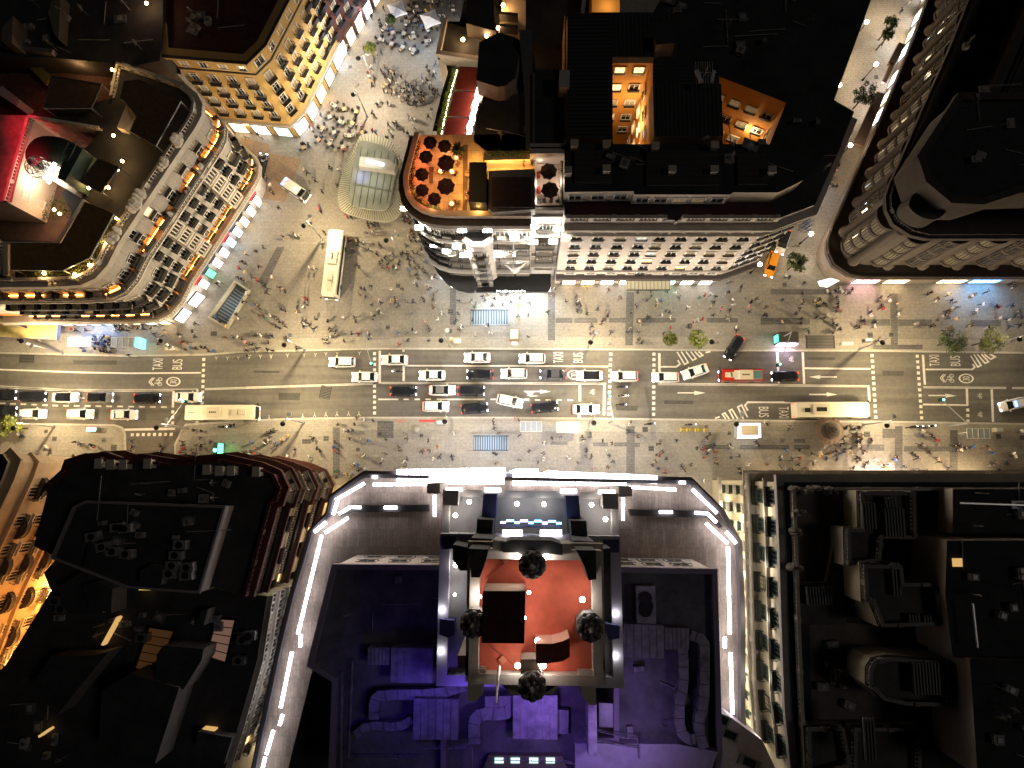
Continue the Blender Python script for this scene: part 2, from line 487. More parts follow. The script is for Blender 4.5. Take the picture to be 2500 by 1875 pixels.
for p, pts, w in (('L0', [(-900, 300), (0, 323), (620, 345), (1000, 352), (1550, 348)], .26), ('L0', [(-900, 420), (0, 450), (480, 475), (900, 480), (1530, 473)], .12), ('L0', [(-900, 432), (0, 462), (480, 487), (900, 491), (1340, 487)], .12),
                  ('L0', [(960, 787), (1350, 780)], .40), ('L0', [(1580, 470), (2212, 450)], .11), ('L0', [(1580, 479), (2212, 459)], .11), ('L1', [(0, 458), (980, 428)], .11), ('L1', [(0, 468), (980, 437)], .11),
                  ('L1', [(1045, 422), (2212, 424)], .11), ('L1', [(1045, 432), (2212, 433)], .11), ('L1', [(1225, 293), (2212, 295)], .26), ('L2', [(0, 293), (900, 300)], .26),
                  ('L2', [(0, 424), (885, 428)], .11), ('L2', [(0, 434), (885, 438)], .11), ('L2', [(1305, 302), (1425, 302), (1455, 280), (1437, 250)], .26), ('L2', [(1285, 430), (2212, 436)], .12), ('L2', [(1285, 440), (2212, 446)], .12),
                  ('L3', [(0, 436), (1020, 447)], .12), ('L3', [(0, 446), (1020, 457)], .12), ('L3', [(515, 313), (1028, 318)], .3), ('L3', [(75, 573), (450, 580)], .26), ('L2', [(2260, 574), (1975, 577), (1955, 600), (1978, 640)], .26),
                  ('L3', [(1435, 455), (2075, 460)], .12), ('L3', [(1435, 464), (2075, 470)], .12), ('L3', [(2120, 461), (3300, 468)], .12), ('L3', [(2120, 470), (3300, 478)], .12), ('L3', [(1452, 322), (1812, 322), (1832, 305), (1815, 280)], .28), ('L3', [(1432, 592), (1782, 598)], .28)):
    stroke(m, p, pts, w)
for x in (0, 78, 158, 242, 324, 404, 486, 570, 654, 737, 820, 904, 990, 1073, 1157, 1242, -83, -166, -250, -333):
    y = 583+17*min(max(x, 0), 400)/400+13*max(0, x-400)/890
    stroke(m, 'L0', [(x, y), (x+44, y+1)], .26)
for a, b in ((1022, 1177), (1217, 1258), (1302, 1343), (1386, 1428), (1473, 1846), (1888, 1930), (2145, 2187)):
    stroke(m, 'L1', [(a, 553), (b, 553)], .26)
for a, b in ((250, 290), (334, 375), (417, 458), (502, 543), (585, 628)):
    stroke(m, 'L2', [(a, 557), (b, 559)], .26)
m.build('lane_lines', paint, kind='structure')
m = MB()
for p, pts in (('L2', [(1432, 187), (1490, 283), (1517, 268), (1464, 184)]), ('L2', [(1500, 184), (1552, 252), (1578, 238), (1537, 184)]), ('L2', [(1567, 184), (1607, 225), (1630, 212), (1597, 184)]), ('L2', [(1650, 192), (1690, 184)]),
               ('L2', [(1725, 700), (1760, 687)]), ('L2', [(1808, 705), (1782, 668), (1800, 658), (1835, 705)]), ('L2', [(1868, 703), (1835, 640), (1855, 630), (1900, 703)]), ('L2', [(1942, 703), (1900, 612), (1930, 597), (1975, 692)]),
               ('L3', [(1800, 215), (1855, 303), (1880, 290), (1825, 205)]), ('L3', [(1850, 203), (1912, 275), (1938, 262), (1882, 203)]), ('L3', [(1905, 205), (1955, 243), (1990, 225), (1945, 203)])):
    stroke(m, p, pts, .26)
m.build('hatched_area', paint, kind='structure')
def arrow(p, shaft, head, extra=None):
    m = MB()
    stroke(m, p, shaft, .2); poly(m, p, head)
    if extra: poly(m, p, extra)
    m.build('road_arrow', paint, kind='structure')
arrow('L2', [(1435, 503), (1566, 503)], [(1565, 487), (1650, 503), (1565, 520)])
arrow('L2', [(250, 492), (376, 492)], [(375, 478), (458, 493), (375, 508)])
m = MB(); poly(m, 'L2', [(262, 499), (292, 499), (330, 497), (312, 522), (368, 526), (305, 534), (270, 520), (290, 518)]); m.build('road_arrow', paint, kind='structure')
arrow('L3', [(768, 380), (638, 380)], [(640, 366), (553, 380), (638, 395)])
arrow('L3', [(555, 515), (692, 515)], [(690, 499), (770, 516), (690, 531)])
arrow('L3', [(1475, 523), (1607, 523)], [(1605, 509), (1695, 525), (1608, 540)])
arrow('L0', [(480, 537), (584, 537)], [(584, 522), (660, 545), (584, 555)])
def rtext(txt, p, cx, cy, hlen, wid, rot):
    """hlen: letter height along the road in metres; wid: text length across it"""
    me = text_mesh(txt, 1.0)
    xs = [v.co.x for v in me.vertices]; ys = [v.co.y for v in me.vertices]
    w0, h0 = max(xs)-min(xs), max(ys)-min(ys)
    mx, my = (max(xs)+min(xs))/2, (max(ys)+min(ys))/2
    for v in me.vertices:
        v.co.x = (v.co.x-mx)*wid/w0; v.co.y = (v.co.y-my)*hlen/h0
    me.materials.clear(); me.materials.append(paint)
    place('road_lettering', me, None, A(p, cx, cy, MZ), R(rot), kind='structure')
for t in (('TAXI', 'L0', 1217, 283, 1.75, 2.0, 90), ('BUS', 'L0', 1368, 283, 1.75, 1.8, 90), ('TAXI', 'L2', 515, 230, 1.7, 1.9, 90), ('BUS', 'L2', 668, 232, 1.7, 1.75, 90),
          ('BUS', 'L2', 2100, 650, 1.7, 1.75, -90), ('TAXI', 'L3', 360, 654, 1.7, 1.95, -90), ('TAXI', 'L3', 1520, 253, 1.7, 1.95, 90), ('BUS', 'L3', 1682, 256, 1.7, 1.75, 90)):
    rtext(*t)
for p, x, y in (('L0', 1337, 416), ('L2', 640, 363), ('L3', 1766, 392)):
    c = A(p, x, y, MZ); m = MB(); n = 28
    for i in range(n):
        a, b = 2*math.pi*i/n, 2*math.pi*(i+1)/n
        m.quadz([(c.x+math.cos(t)*1.28*k, c.y+math.sin(t)*0.83*k) for t, k in ((a, .78), (a, 1), (b, 1), (b, .78))], MZ)
    m.build('speed_limit_ring', paint, kind='structure')
    rtext('30', p, x, y, 1.15, .72, 90)
def bike_mark(p, x, y, s=1.0, chev=True):
    c = A(p, x, y, MZ); m = MB()
    def ring(cx, cy, r):
        for i in range(14):
            a, b = 2*math.pi*i/14, 2*math.pi*(i+1)/14
            m.quadz([(c.x+(cx+math.cos(t)*r*k*1.25)*s, c.y+(cy+math.sin(t)*r*k)*s) for t, k in ((a, .72), (a, 1), (b, 1), (b, .72))], MZ)
    def ln(a, b, w=.07):
        d = Vector((b[0]-a[0], b[1]-a[1])).normalized(); nx, ny = -d.y*w/2, d.x*w/2
        m.quadz([(c.x+(u+ex)*s, c.y+(v+ey)*s) for u, v, ex, ey in ((a[0], a[1], nx, ny), (a[0], a[1], -nx, -ny), (b[0], b[1], -nx, -ny), (b[0], b[1], nx, ny))][::1], MZ)
    ring(.45, -.45, .34); ring(.45, .45, .34)
    for a, b in (((.45, -.45), (-.2, -.3)), ((-.2, -.3), (-.3, .3)), ((-.3, .3), (.45, .45)), ((.45, 0), (-.25, .25)), ((.45, -.45), (.45, 0)), ((.45, 0), (-.2, -.3)), ((-.2, -.3), (-.5, -.3)), ((-.5, -.45), (-.5, -.15))):
        ln(a, b)
    if chev:
        for k in (0, .35):
            ln((-1.6+k, 0), (-.95+k, .75), .18); ln((-1.6+k, 0), (-.95+k, -.75), .18)
    m.build('bicycle_symbol', paint, kind='structure')
bike_mark('L0', 1215, 417, .95); bike_mark('L3', 1635, 390, .95)
for p, x, y in (('L3', 410, 243), ('L3', 1865, 525), ('L3', 1868, 670), ('L2', 772, 495)):
    bike_mark(p, x, y, .6, False)
# small chevrons along the kerbs
m = MB()
for x, y, sgn in [(1668, 237, 1), (1755, 237, 1), (1838, 235, 1), (1920, 230, 1), (2008, 228, 1), (2090, 228, 1)]:
    stroke(m, 'L0', [(x-10, y-14), (x, y), (x, y+14)], .06); stroke(m, 'L0', [(x+10, y-14), (x, y)], .06)
for x, y in [(30, 223), (113, 222), (197, 220), (322, 215), (450, 212), (537, 210), (618, 205), (705, 202), (877, 198)]:
    stroke(m, 'L1', [(x-10, y-14), (x, y), (x, y+14)], .06); stroke(m, 'L1', [(x+10, y-14), (x, y)], .06)
for x, y in [(180, 690), (440, 680), (531, 673), (618, 668), (703, 665), (793, 663), (873, 663)]:
    stroke(m, 'L1', [(x-12, y+18), (x, y), (x, y-18)], .06); stroke(m, 'L1', [(x+12, y+18), (x, y)], .06)
m.build('kerb_marks', paint, kind='structure')
MB().quadz(ccw(A2('L1', [(1155, 714), (1240, 714), (1240, 727), (1155, 727)])), 0.005).build('red_paint_strip', mat('faded_red', (.42, .18, .13), .8, var=.3, vs=3), kind='structure')
MB().quadz(ccw(A2('L1', [(1338, 711), (1468, 711), (1468, 727), (1338, 727)])), 0.005).build('red_paint_strip', mat('red_paint', (.55, .05, .05), .7), kind='structure')
# ================================================================ BUILDINGS
stone = mat('pale_stone', (0.46, 0.42, 0.37), 0.8, var=0.22, vs=0.5, bump=0.2)
stone2 = brickmat('coursed_stone', (0.38, 0.35, 0.33), (0.34, 0.32, 0.30), (0.25, 0.22, 0.19), 1.6, 0.35, 0, 0.05, 0.2, axis='XZ')
pinkw = mat('pink_render', (0.42, 0.37, 0.34), 0.85, var=0.12, vs=0.4)
yelw = mat('yellow_render', (0.43, 0.28, 0.10), 0.85, var=0.15, vs=0.4)
yel2 = mat('pale_yellow_render', (0.45, 0.40, 0.29), 0.85, var=0.15, vs=0.4)
orw = mat('ochre_render', (0.50, 0.27, 0.07), 0.85, var=0.15, vs=0.4)
brst = mat('brown_stone', (0.062, 0.050, 0.045), 0.8, var=0.25, vs=0.7, bump=0.2)
redst = mat('dark_red_brick', (0.075, 0.024, 0.019), 0.8, var=0.3, vs=2.0)
ftop = mat('floor_slab', (0.2, 0.18, 0.16), 0.8, var=0.2, vs=0.6)
roofd = mat('bitumen_roof', (0.042, 0.040, 0.042), 0.9, var=0.5, vs=0.3)
roofr = mat('dark_red_tiles', (0.055, 0.022, 0.02), 0.85, var=0.4, vs=1.2)
ribr = brickmat('ribbed_metal_roof', (0.045, 0.045, 0.047), (0.04, 0.04, 0.042), (0.015, 0.015, 0.015), 40.0, 0.55, 0, 0.12, 0.2)
ribv = brickmat('ribbed_metal_roof_across', (0.045, 0.045, 0.047), (0.04, 0.04, 0.042), (0.015, 0.015, 0.015), 40.0, 0.55, R(90), 0.12, 0.2)
iron = mat('black_iron', (0.015, 0.014, 0.014), 0.5, 0.3)
fabb = mat('black_fabric', (0.018, 0.017, 0.017), 0.9, var=0.3, vs=3)
whitef = mat('white_frame', (0.62, 0.60, 0.56), 0.6)
glassd = mat('dark_glass', (0.02, 0.022, 0.025), 0.12, spec=0.6)
glassl = mat('lit_glass', (0.3, 0.2, 0.1), 0.4, em=(1.0, 0.62, 0.25), es=2.2)
glassc = mat('curtained_glass', (0.25, 0.2, 0.14), 0.6, em=(1.0, 0.7, 0.35), es=0.10)
metalg = mat('grey_metal', (0.22, 0.22, 0.23), 0.45, 0.6, var=0.2, vs=2)
shopw = mat('white_shop_light', (0.9, 0.9, 0.9), 0.5, em=(1.0, 0.97, 0.93), es=4.5)
shopb = mat('blue_shop_light', (0.6, 0.7, 0.9), 0.5, em=(0.55, 0.75, 1.0), es=6)
shopy = mat('warm_shop_light', (0.9, 0.8, 0.6), 0.5, em=(1.0, 0.74, 0.42), es=5)
ledo = mat('amber_led', (1, .6, .2), 0.5, em=(1.0, 0.38, 0.07), es=14)
ledw = mat('white_led', (1, 1, 1), 0.5, em=(0.93, 0.90, 1.0), es=12)
bulbw = mat('white_bulb', (1, 1, 1), 0.5, em=(1.0, 0.96, 0.88), es=24)
ledw2 = mat('white_led_dim', (1, 1, 1), 0.5, em=(0.95, 0.93, 1.0), es=4)
bulba = mat('amber_bulb', (1, .7, .3), 0.5, em=(1.0, 0.62, 0.22), es=40)

CLM = mat('weathered_plaster', (.30, .28, .26), .8, var=.4, vs=2)
# window and balcony patterns: width 1, height 1, wall at y=0, outside towards -y
def win_mesh(name, fr, gl, mull=1, hood=False):
    m = MB()
    for x in (-0.5, 0.5): m.box((x, -0.06, 0.5), (0.12, 0.14, 1.06), 0, 0)
    m.box((0, -0.06, 1.02), (1.12, 0.16, 0.07), 0, 0)
    m.box((0, -0.11, -0.03), (1.25, 0.26, 0.06), 0, 0)
    for i in range(mull):
        m.box(((i+1)/(mull+1)-0.5, -0.045, 0.5), (0.05, 0.06, 0.98), 0, 0)
    m.box((0, -0.04, 0.66), (0.9, 0.05, 0.03), 0, 0)
    m.add([(-0.45, -0.02, 0), (0.45, -0.02, 0), (0.45, -0.02, 1), (-0.45, -0.02, 1)], [(0, 1, 2, 3)], 1)
    if hood: m.box((0, -0.2, 1.14), (1.4, 0.4, 0.1), 0, 0)
    return m.mesh(name, [fr, gl])
def balc_mesh(name, depth=0.9, solid=False, slabm=None, rail=None):
    m = MB()
    m.box((0, -depth/2, -0.06), (1.0, depth, 0.12), 0, 0)
    if solid:
        m.box((0, -depth, 0.5), (1.0, 0.10, 1.0), 0, 1)
        for s in (-1, 1): m.box((s*0.48, -depth/2, 0.5), (0.04, depth, 1.0), 0, 1)
    else:
        m.box((0, -depth, 1.0), (1.0, 0.07, 0.06), 0, 1)
        m.box((0, -depth, 0.12), (1.0, 0.05, 0.05), 0, 1)
        for i in range(13): m.box((-0.48+i*0.08, -depth, 0.5), (0.018, 0.05, 1.0), 0, 1)
        for s in (-1, 1):
            m.box((s*0.49, -depth/2, 1.0), (0.03, depth, 0.06), 0, 1)
            for i in range(3): m.box((s*0.49, -depth*(i+0.7)/3.6, 0.5), (0.02, 0.04, 1.0), 0, 1)
    return m.mesh(name, [slabm or stone, rail or iron])
def awn_mesh(name, mt, depth=1.1):
    m = MB()
    m.add([(-.5, 0, 1.0), (.5, 0, 1.0), (.5, -depth, 0.35), (-.5, -depth, 0.35), (-.5, -depth, 0.1), (.5, -depth, 0.1)], [(0, 3, 2, 1), (3, 4, 5, 2)], 0)
    m.add([(-.5, 0, .95), (-.5, 0, .1), (-.5, -depth, 0.1), (-.5, -depth, 0.35)], [(0, 1, 2, 3)], 0)
    m.add([(.5, 0, .95), (.5, -depth, .35), (.5, -depth, 0.1), (.5, 0, 0.1)], [(0, 1, 2, 3)], 0)
    return m.mesh(name, [mt])
def bay_mesh(name, wm, gl):
    m = MB()
    m.box((0, -0.45, 0.5), (1.0, 0.9, 1.0), 0, 0)
    m.box((0, -0.5, 1.03), (1.08, 1.05, 0.06), 0, 0)
    for i in range(4):
        x = -0.33+i*0.22
        m.add([(x-.07, -0.91, .35), (x+.07, -0.91, .35), (x+.07, -0.91, .85), (x-.07, -0.91, .85)], [(0, 1, 2, 3)], 1)
    for i in range(9): m.box((-0.36+i*0.09, -0.97, 0.15), (0.04, 0.1, 0.2), 0, 0)
    m.box((0, -0.98, 0.27), (0.84, 0.14, 0.04), 0, 0)
    return m.mesh(name, [wm, gl])
glass2 = mat('dim_lit_glass', (0.2, 0.2, 0.2), 0.4, em=(0.9, 0.9, 0.75), es=0.7)
WIN = {'l2': win_mesh('window', whitef, glass2), 'd': win_mesh('window', whitef, glassd), 'l': win_mesh('window', whitef, glassl), 'c': win_mesh('window', whitef, glassc)}
WINS = {'d': win_mesh('window', stone, glassd, 3), 'l': win_mesh('window', stone, glassl, 3), 'c': win_mesh('window', stone, glassc, 3)}
WINB = {'d': win_mesh('window', brst, glassd, 2), 'l': win_mesh('window', brst, glassl, 2), 'c': win_mesh('window', brst, glassc, 2)}
BALC = balc_mesh('balcony'); BALS = balc_mesh('balcony', 1.0, True, stone, fabb); BALK = balc_mesh('balcony', 0.8, False, iron, iron)
BALW = balc_mesh('balcony', 0.7, True, stone, stone)
AWN = awn_mesh('window_awning', fabb)
BAY = bay_mesh('bay_window', stone, glassd)
BL = []
class Bld:
    def __init__(s, name, label, cat, outline, group=None):
        P = [Vector(p) for p in outline]
        c = sum(P, Vector((0, 0)))/len(P)
        s.root = thing(name, label, cat, (c.x, c.y, 0), 0, group)
        s.c = Vector((c.x, c.y, 0))
        s.n = {}; s.over = {}; BL.append(s)
    def part(s, mb, name, mats, smooth=False, parent=None):
        o = mb.build(name, mats, parent or s.root, smooth)
        if parent is None: o.location = -s.c
        return o
    def inst(s, name, me, x, y, z, rz, sc):
        s.n[name] = s.n.get(name, 0)+1
        if s.n[name] > 100: s.over.setdefault(name, []).append((me, x, y, z, rz, sc)); return None
        return place(name, me, s.root, Vector((x, y, z))-s.c, rz, sc)
    def finish(s):
        for name, L in s.over.items():           # beyond a hundred of one part: the rest as one part
            mb = MB(); mats = []
            for me, x, y, z, rz, sc in L:
                ca, sa = math.cos(rz), math.sin(rz); mi = []
                for m_ in me.materials:
                    if m_ not in mats: mats.append(m_)
                    mi.append(mats.index(m_))
                vs = [(v.co.x*sc[0]*ca-v.co.y*sc[1]*sa+x, v.co.x*sc[0]*sa+v.co.y*sc[1]*ca+y, v.co.z*sc[2]+z) for v in me.vertices]
                o_ = len(mb.v); mb.v += vs
                for f in me.polygons: mb.f.append(tuple(i+o_ for i in f.vertices)); mb.m.append(mi[f.material_index])
            s.part(mb, name, mats)['kind'] = 'stuff'
    def clutter(s, poly, z, n, seed=1):
        """vents, hatches, pipes and aerials standing on a roof, each its own part"""
        rn = random.Random(seed); xs = [p[0] for p in poly]; ys = [p[1] for p in poly]
        for i in range(n):
            x, y = rn.uniform(min(xs), max(xs)), rn.uniform(min(ys), max(ys)); k = MB(); r = rn.random()
            if r < .3: k.box((0, 0, .35), (rn.uniform(.6, 1.4), rn.uniform(.5, 1.1), .7), 0, 0); k.box((0, 0, .74), (.5, .5, .1), 0, 1); nm = 'roof_vent'
            elif r < .5: k.box((0, 0, .15), (rn.uniform(1, 2.2), rn.uniform(.8, 1.4), .3), 0, 1); k.box((0, 0, .32), (.8, .6, .06), 0, 0); nm = 'roof_hatch'
            elif r < .75: k.tube((0, 0, .15), (rn.uniform(2, 6), rn.uniform(-.3, .3), .15), .07, n=5); nm = 'roof_pipe'
            else:
                k.tube((0, 0, 0), (0, 0, 2.6), .04, n=4)
                for j in range(4): k.tube((-.5+.1*j, 0, 1.6+.25*j), (.5-.1*j, 0, 1.6+.25*j), .03, n=4)
                nm = 'aerial'
            o = k.build(nm, [CLM, metalg], s.root); o.location = Vector((x, y, z))-s.c; o.rotation_euler = (0, 0, rn.choice([0, .1, 1.57, -.4]))
    def facade(s, path, rows, n, w, wins, balc=None, bw=1.5, bh=1.0, lit=0.12, cur=0.15, m0=0.0, m1=1.0, skip=None, bd=1.0):
        P = [Vector(p) for p in path]
        L = sum((P[i+1]-P[i]).length for i in range(len(P)-1))
        for ri, (z, h) in enumerate(rows):
            for k in range(n):
                if skip and skip(k, ri): continue
                t = L*(m0+(m1-m0)*(k+0.5)/n); acc = 0
                for i in range(len(P)-1):
                    l = (P[i+1]-P[i]).length
                    if t <= acc+l or i == len(P)-2: break
                    acc += l
                p = P[i].lerp(P[i+1], (t-acc)/l); d = P[i+1]-P[i]; a = math.atan2(d.y, d.x)
                r = random.random()
                kx = 'l' if r < lit*.6 else ('l2' if r < lit and 'l2' in wins else ('c' if r < lit+cur else 'd'))
                s.inst('window', wins[kx], p.x, p.y, z, a, (w, 1, h))
                if balc is not None:
                    s.inst('balcony' if balc is not AWN else 'window_awning', balc, p.x, p.y, z-0.1 if balc is not AWN else z+h*0.3, a, (w*bw, bd, bh))
def roofpoly(mb, poly, z, mi=0, th=0.4):
    mb.prism(ccw(poly), z-th, z, mi)
def P_(p, pts, z): return ccw(A2(p, pts, z))
def Nn(pts, z): return ccw(w2(pts, z))
def bulb(root, loc, r=0.16, m=None, name='bulb', off=None):
    k = MB(); k.lathe([(0.02, -r), (r*.8, -r*.6), (r, 0), (r*.8, r*.6), (0.02, r)], 8)
    o = k.build(name, m or bulba, root, True); o.location = Vector(loc)-(off if off is not None else Vector((0, 0, 0)))
    return o
# ------------------------------------------------ white ornate block with lit ledges (west of the square)
ZR = 27.0
side = [(294, 165), (443, 215), (470, 238), (480, 258), (478, 280), (466, 303), (278, 585), (250, 640), (225, 668), (195, 682), (120, 686), (-260, 690)]
inner = [(-260, 584), (-50, 582), (140, 590), (176, 520), (150, 470), (205, 420), (205, 365), (250, 318), (78, 290), (20, 495), (-260, 480), (-260, 285), (60, 280), (278, 240)]
out1 = w2(side+inner, ZR)
b = Bld('ornate_building', 'white ornate corner block with amber lit ledges and black balconies beside the square', 'building', out1)
rv = out1[::-1]                              # reversed so the outside lies to the right
fpath = w2(side, ZR)[::-1]                     # along the street, round the corner, up the square
m = MB(); m.prism(ccw(out1), 0, ZR, 0, 1)
b.part(m, 'wall', [stone2, roofd])
m = MB(); band(m, fpath, ZR-1.0, ZR+0.05, 0.85, 0.0); band(m, fpath, ZR-1.6, ZR-1.0, 0.4, 0.0); b.part(m, 'cornice', stone)
m = MB(); balustrade(m, fpath, ZR+0.05, 1.1, False, 0.5, 4.2); b.part(m, 'balustrade', stone)
for z, o in ((19.2, 1.25), (6.0, 1.5)):
    m = MB(); band(m, fpath, z, z+0.35, o, 0.0); band(m, fpath, z-0.5, z, o*0.55, 0.0); b.part(m, 'ledge', stone)
    m = MB(); balustrade(m, offs(fpath, o-0.25), z+0.35, 0.7, False, 0.5, 60, w=.2); b.part(m, 'ledge_balustrade', stone)
    m = MB(); band(m, fpath, z+0.35, z+1.9, 0.03, 0.0); b.part(m, 'led_glow_band', mat('led_glow_band', (.5, .2, .05), .8))  # orange glow of the LED strips put into the wall colour
    n = 0
    pp = pathpts(fpath, 2.9, False, 0.3)
    for x, y, a in pp:
        if random.random() < 0.30: continue
        k = MB(); k.box((0, -0.35, 0), (2.8, 0.10, 0.10), 0); o_ = k.build('light_strip', ledo, b.root)
        o_.location = Vector((x, y, z+1.5))-b.c; o_.rotation_euler = (0, 0, a)
# facade paths: plaza side = long straight from (278,585) up to (466,303)
plz = w2([(278, 585), (466, 303)], ZR)
cor = w2([(195, 682), (225, 668), (250, 640), (278, 585)], ZR)
strt = w2([(-150, 688), (120, 686), (195, 682)], ZR)
cor2 = w2([(466, 303), (478, 280), (480, 258), (470, 238)], ZR)
lowr = [(7.6, 1.7), (10.7, 1.7), (13.8, 1.7), (16.6, 1.7)]
upr = [(20.6, 1.9), (23.8, 1.6)]
b.facade(plz, lowr, 8, 1.05, WIN, BALS, 1.5, 0.8, 0.03, 0.12, skip=lambda k, r: k in (2, 6), bd=.8)
b.facade(plz, upr[:1], 5, 1.5, WIN, BALS, 1.6, 1.0, 0.05, 0.3)
b.facade(plz, upr[1:], 5, 1.3, WIN, BALK, 1.2, 0.7, 0.1, 0.4)
b.facade(cor, lowr[:3]+upr[:1], 3, 1.3, WIN, BALS, 1.7, 0.9, 0.0, 0.2)
b.facade(strt, lowr[:3]+upr[:1], 8, 1.3, WIN, BALS, 1.6, 0.9, 0.05, 0.2)
b.facade(cor2, lowr[:3]+upr[:1], 2, 1.3, WIN, BALS, 1.6, 0.9, 0.0, 0.2)
P0, P1 = Vector(plz[0]), Vector(plz[1]); d = P1-P0; a = math.atan2(d.y, d.x)
for t in (0.3125, 0.8125):
    p = P0.lerp(P1, t)
    for z in (7.0, 10.1, 13.2, 16.2):
        b.inst('bay_window', BAY, p.x, p.y, z, a, (2.6, 1.1, 2.9))
for t, k in ((0.02, 1), (0.3125, 1.2), (0.62, .8), (0.8125, 1.2)):      # stone sculpture groups on the parapet and over the bays
    p = P0.lerp(P1, t)
    for z in (ZR+1.0, 19.6):
        m = MB()
        nx, ny = d.normalized().y, -d.normalized().x
        for i in range(7):
            rr = random.uniform(.3, .6)*k; ox = random.uniform(-1.2, 1.2)*k
            m.lathe([(rr, 0), (rr*1.1, .5*k), (rr*.6, 1.0*k), (rr*.75, 1.3*k), (.05, 1.7*k)], 7, (p.x+d.normalized().x*ox+nx*.5, p.y+d.normalized().y*ox+ny*.5, z-.4+random.uniform(-.2, .2)))
        b.part(m, 'sculpture_group', stone)
# shop fronts on the ground floor facing the square
def shopfront(b, path, n, z0, z1, mats, w=0.75, dep=0.06, out=0.05, sign=None, m0=0, m1=1):
    P = [Vector(p) for p in path]; L = (P[-1]-P[0]).length; d = (P[-1]-P[0]).normalized(); a = math.atan2(d.y, d.x)
    for k in range(n):
        t = m0+(m1-m0)*(k+.5)/n; p = P[0].lerp(P[-1], t); wd = L*(m1-m0)/n*w
        k_ = MB(); k_.box((0, -out-dep/2, (z0+z1)/2), (wd, dep, z1-z0), 0)
        for s in (-1, 1): k_.box((s*wd/2, -out-.1, (z0+z1)/2), (.12, .24, z1-z0+.2), 0, 1)
        k_.box((0, -out-.1, z1+.06), (wd+.2, .3, .14), 0, 1)
        for i in range(1, 4): k_.box((-wd/2+wd*i/4, -out-dep-.02, (z0+z1)/2), (.05, .05, z1-z0), 0, 1)
        o = k_.build('shop_window', [mats[k % len(mats)], metalg], b.root); o.location = Vector((p.x, p.y, 0))-b.c; o.rotation_euler = (0, 0, a)
def signboard(b, p, z, w, h, a, m, out=0.35, th=0.12, tilt=0):
    k = MB(); k.box((0, -out, 0), (w, th, h), 0); o = k.build('sign_board', m, b.root); o.location = Vector((p[0], p[1], z))-b.c; o.rotation_euler = (tilt, 0, a); return o
shopfront(b, plz, 9, 0.3, 3.6, [shopw, mat('green_screen', (.1, .6, .3), .5, em=(.12, .75, .35), es=2), shopw, shopw, shopb, shopw, shopy, shopw, shopw], .6, out=.55)
shopfront(b, strt, 8, 0.3, 3.6, [shopy, shopw, shopb, shopb, shopy, shopy, shopw, shopy], .85, out=.4)
shopfront(b, w2([(195, 682), (278, 585)], ZR), 2, 0.3, 3.6, [shopw, shopw], .7, out=1.2)
cols = [mat('red_sign', (.45, .02, .04), .5, em=(.6, .03, .06), es=.5), mat('navy_sign', (.03, .05, .12), .5), fabb, metalg]
for k in range(9):
    p = P0.lerp(P1, (k+.5)/9); signboard(b, p, 4.5, 2.0, .9, a, cols[k % 4], .7)
m = MB(); pth = w2([(278, 585), (466, 303)], ZR); band(m, pth, 3.9, 5.2, .5, 0); b.part(m, 'shop_fascia', brickmat('ribbed_fascia', (.2, .2, .2), (.17, .17, .17), (.08, .08, .08), .5, 4.0, 0, .05, .2))
# courtyard terrace floor inside, and roof terraces
yard = w2([(-260, 640), (200, 640), (300, 300), (78, 260), (-260, 280)], 19.0)
m = MB(); m.prism(ccw(yard), 18.4, 19.0, 0, 0); b.part(m, 'courtyard_terrace', mat('dark_deck', (.09, .06, .045), .8, var=.4, vs=1))
ctop = w2([(20, 495), (78, 290)], ZR); ctop2 = w2([(78, 290), (250, 318)], ZR)
plaster = mat('cream_plaster', (.5, .42, .34), .85, var=.1, vs=.5)
for pth, n, sk in ((ctop, 3, None), (ctop2, 4, None)):
    m = MB(); pp_ = pth[::-1]
    for P in (pth,):
        band(m, P, 19.05, ZR-.3, .06, 0.0) if True else None
    b.part(m, 'courtyard_plaster', plaster)
    b.facade(pth, [(20.6, 1.3), (23.8, 1.3)], n, 1.0, {'d': WIN['d'], 'l': WIN['l'], 'c': WIN['d']}, None, lit=.5)
    m = MB(); balustrade(m, pth, ZR, .9, False, .5, 30); b.part(m, 'balustrade', stone)
for pp_ in ([(294, 165), (278, 240)], [(10, 590), (0, 670)]):
    m = MB(); balustrade(m, w2(pp_, ZR), ZR, .9, False, .5, 30); b.part(m, 'balustrade', stone)
# brown roof canopies of the terrace bars
canv = mat('brown_canvas', (.15, .09, .05), .9, var=.35, vs=1.5)
canv2 = mat('ochre_canvas', (.24, .13, .045), .9, var=.3, vs=1.5)
def canopy(b, p, pts, z, th=.12, m=None, posts=True, hgt=2.6, rail=None, frame=True, name='canopy'):
    poly = P_(p, pts, z); k = MB(); k.prism(poly, z-th, z, 0, 0, True)
    o = b.part(k, name, m or canv)
    k = MB()
    if frame: band(k, poly, z-.22, z+.06, .12, 0.003, True)
    if posts:
        for x, y in poly: k.box((x, y, z-hgt/2-.1), (.14, .14, hgt), 0)
    b.part(k, name+'_frame', metalg if rail is None else rail)
    return o
canopy(b, 'T0', [(960, 630), (1080, 620), (1390, 780), (1200, 1120), (1010, 1010), (1060, 900), (960, 770), (930, 760)], ZR+2.9)
canopy(b, 'T0', [(760, 1230), (910, 1290), (780, 1480), (620, 1400)], ZR+2.6)
canopy(b, 'M0', [(90, 618), (480, 618), (660, 300), (870, 390), (690, 720), (480, 820), (90, 812)], ZR+2.8, m=canv2)
canopy(b, 'T0', [(400, 590), (780, 650), (700, 830), (340, 830)], ZR+2.6)
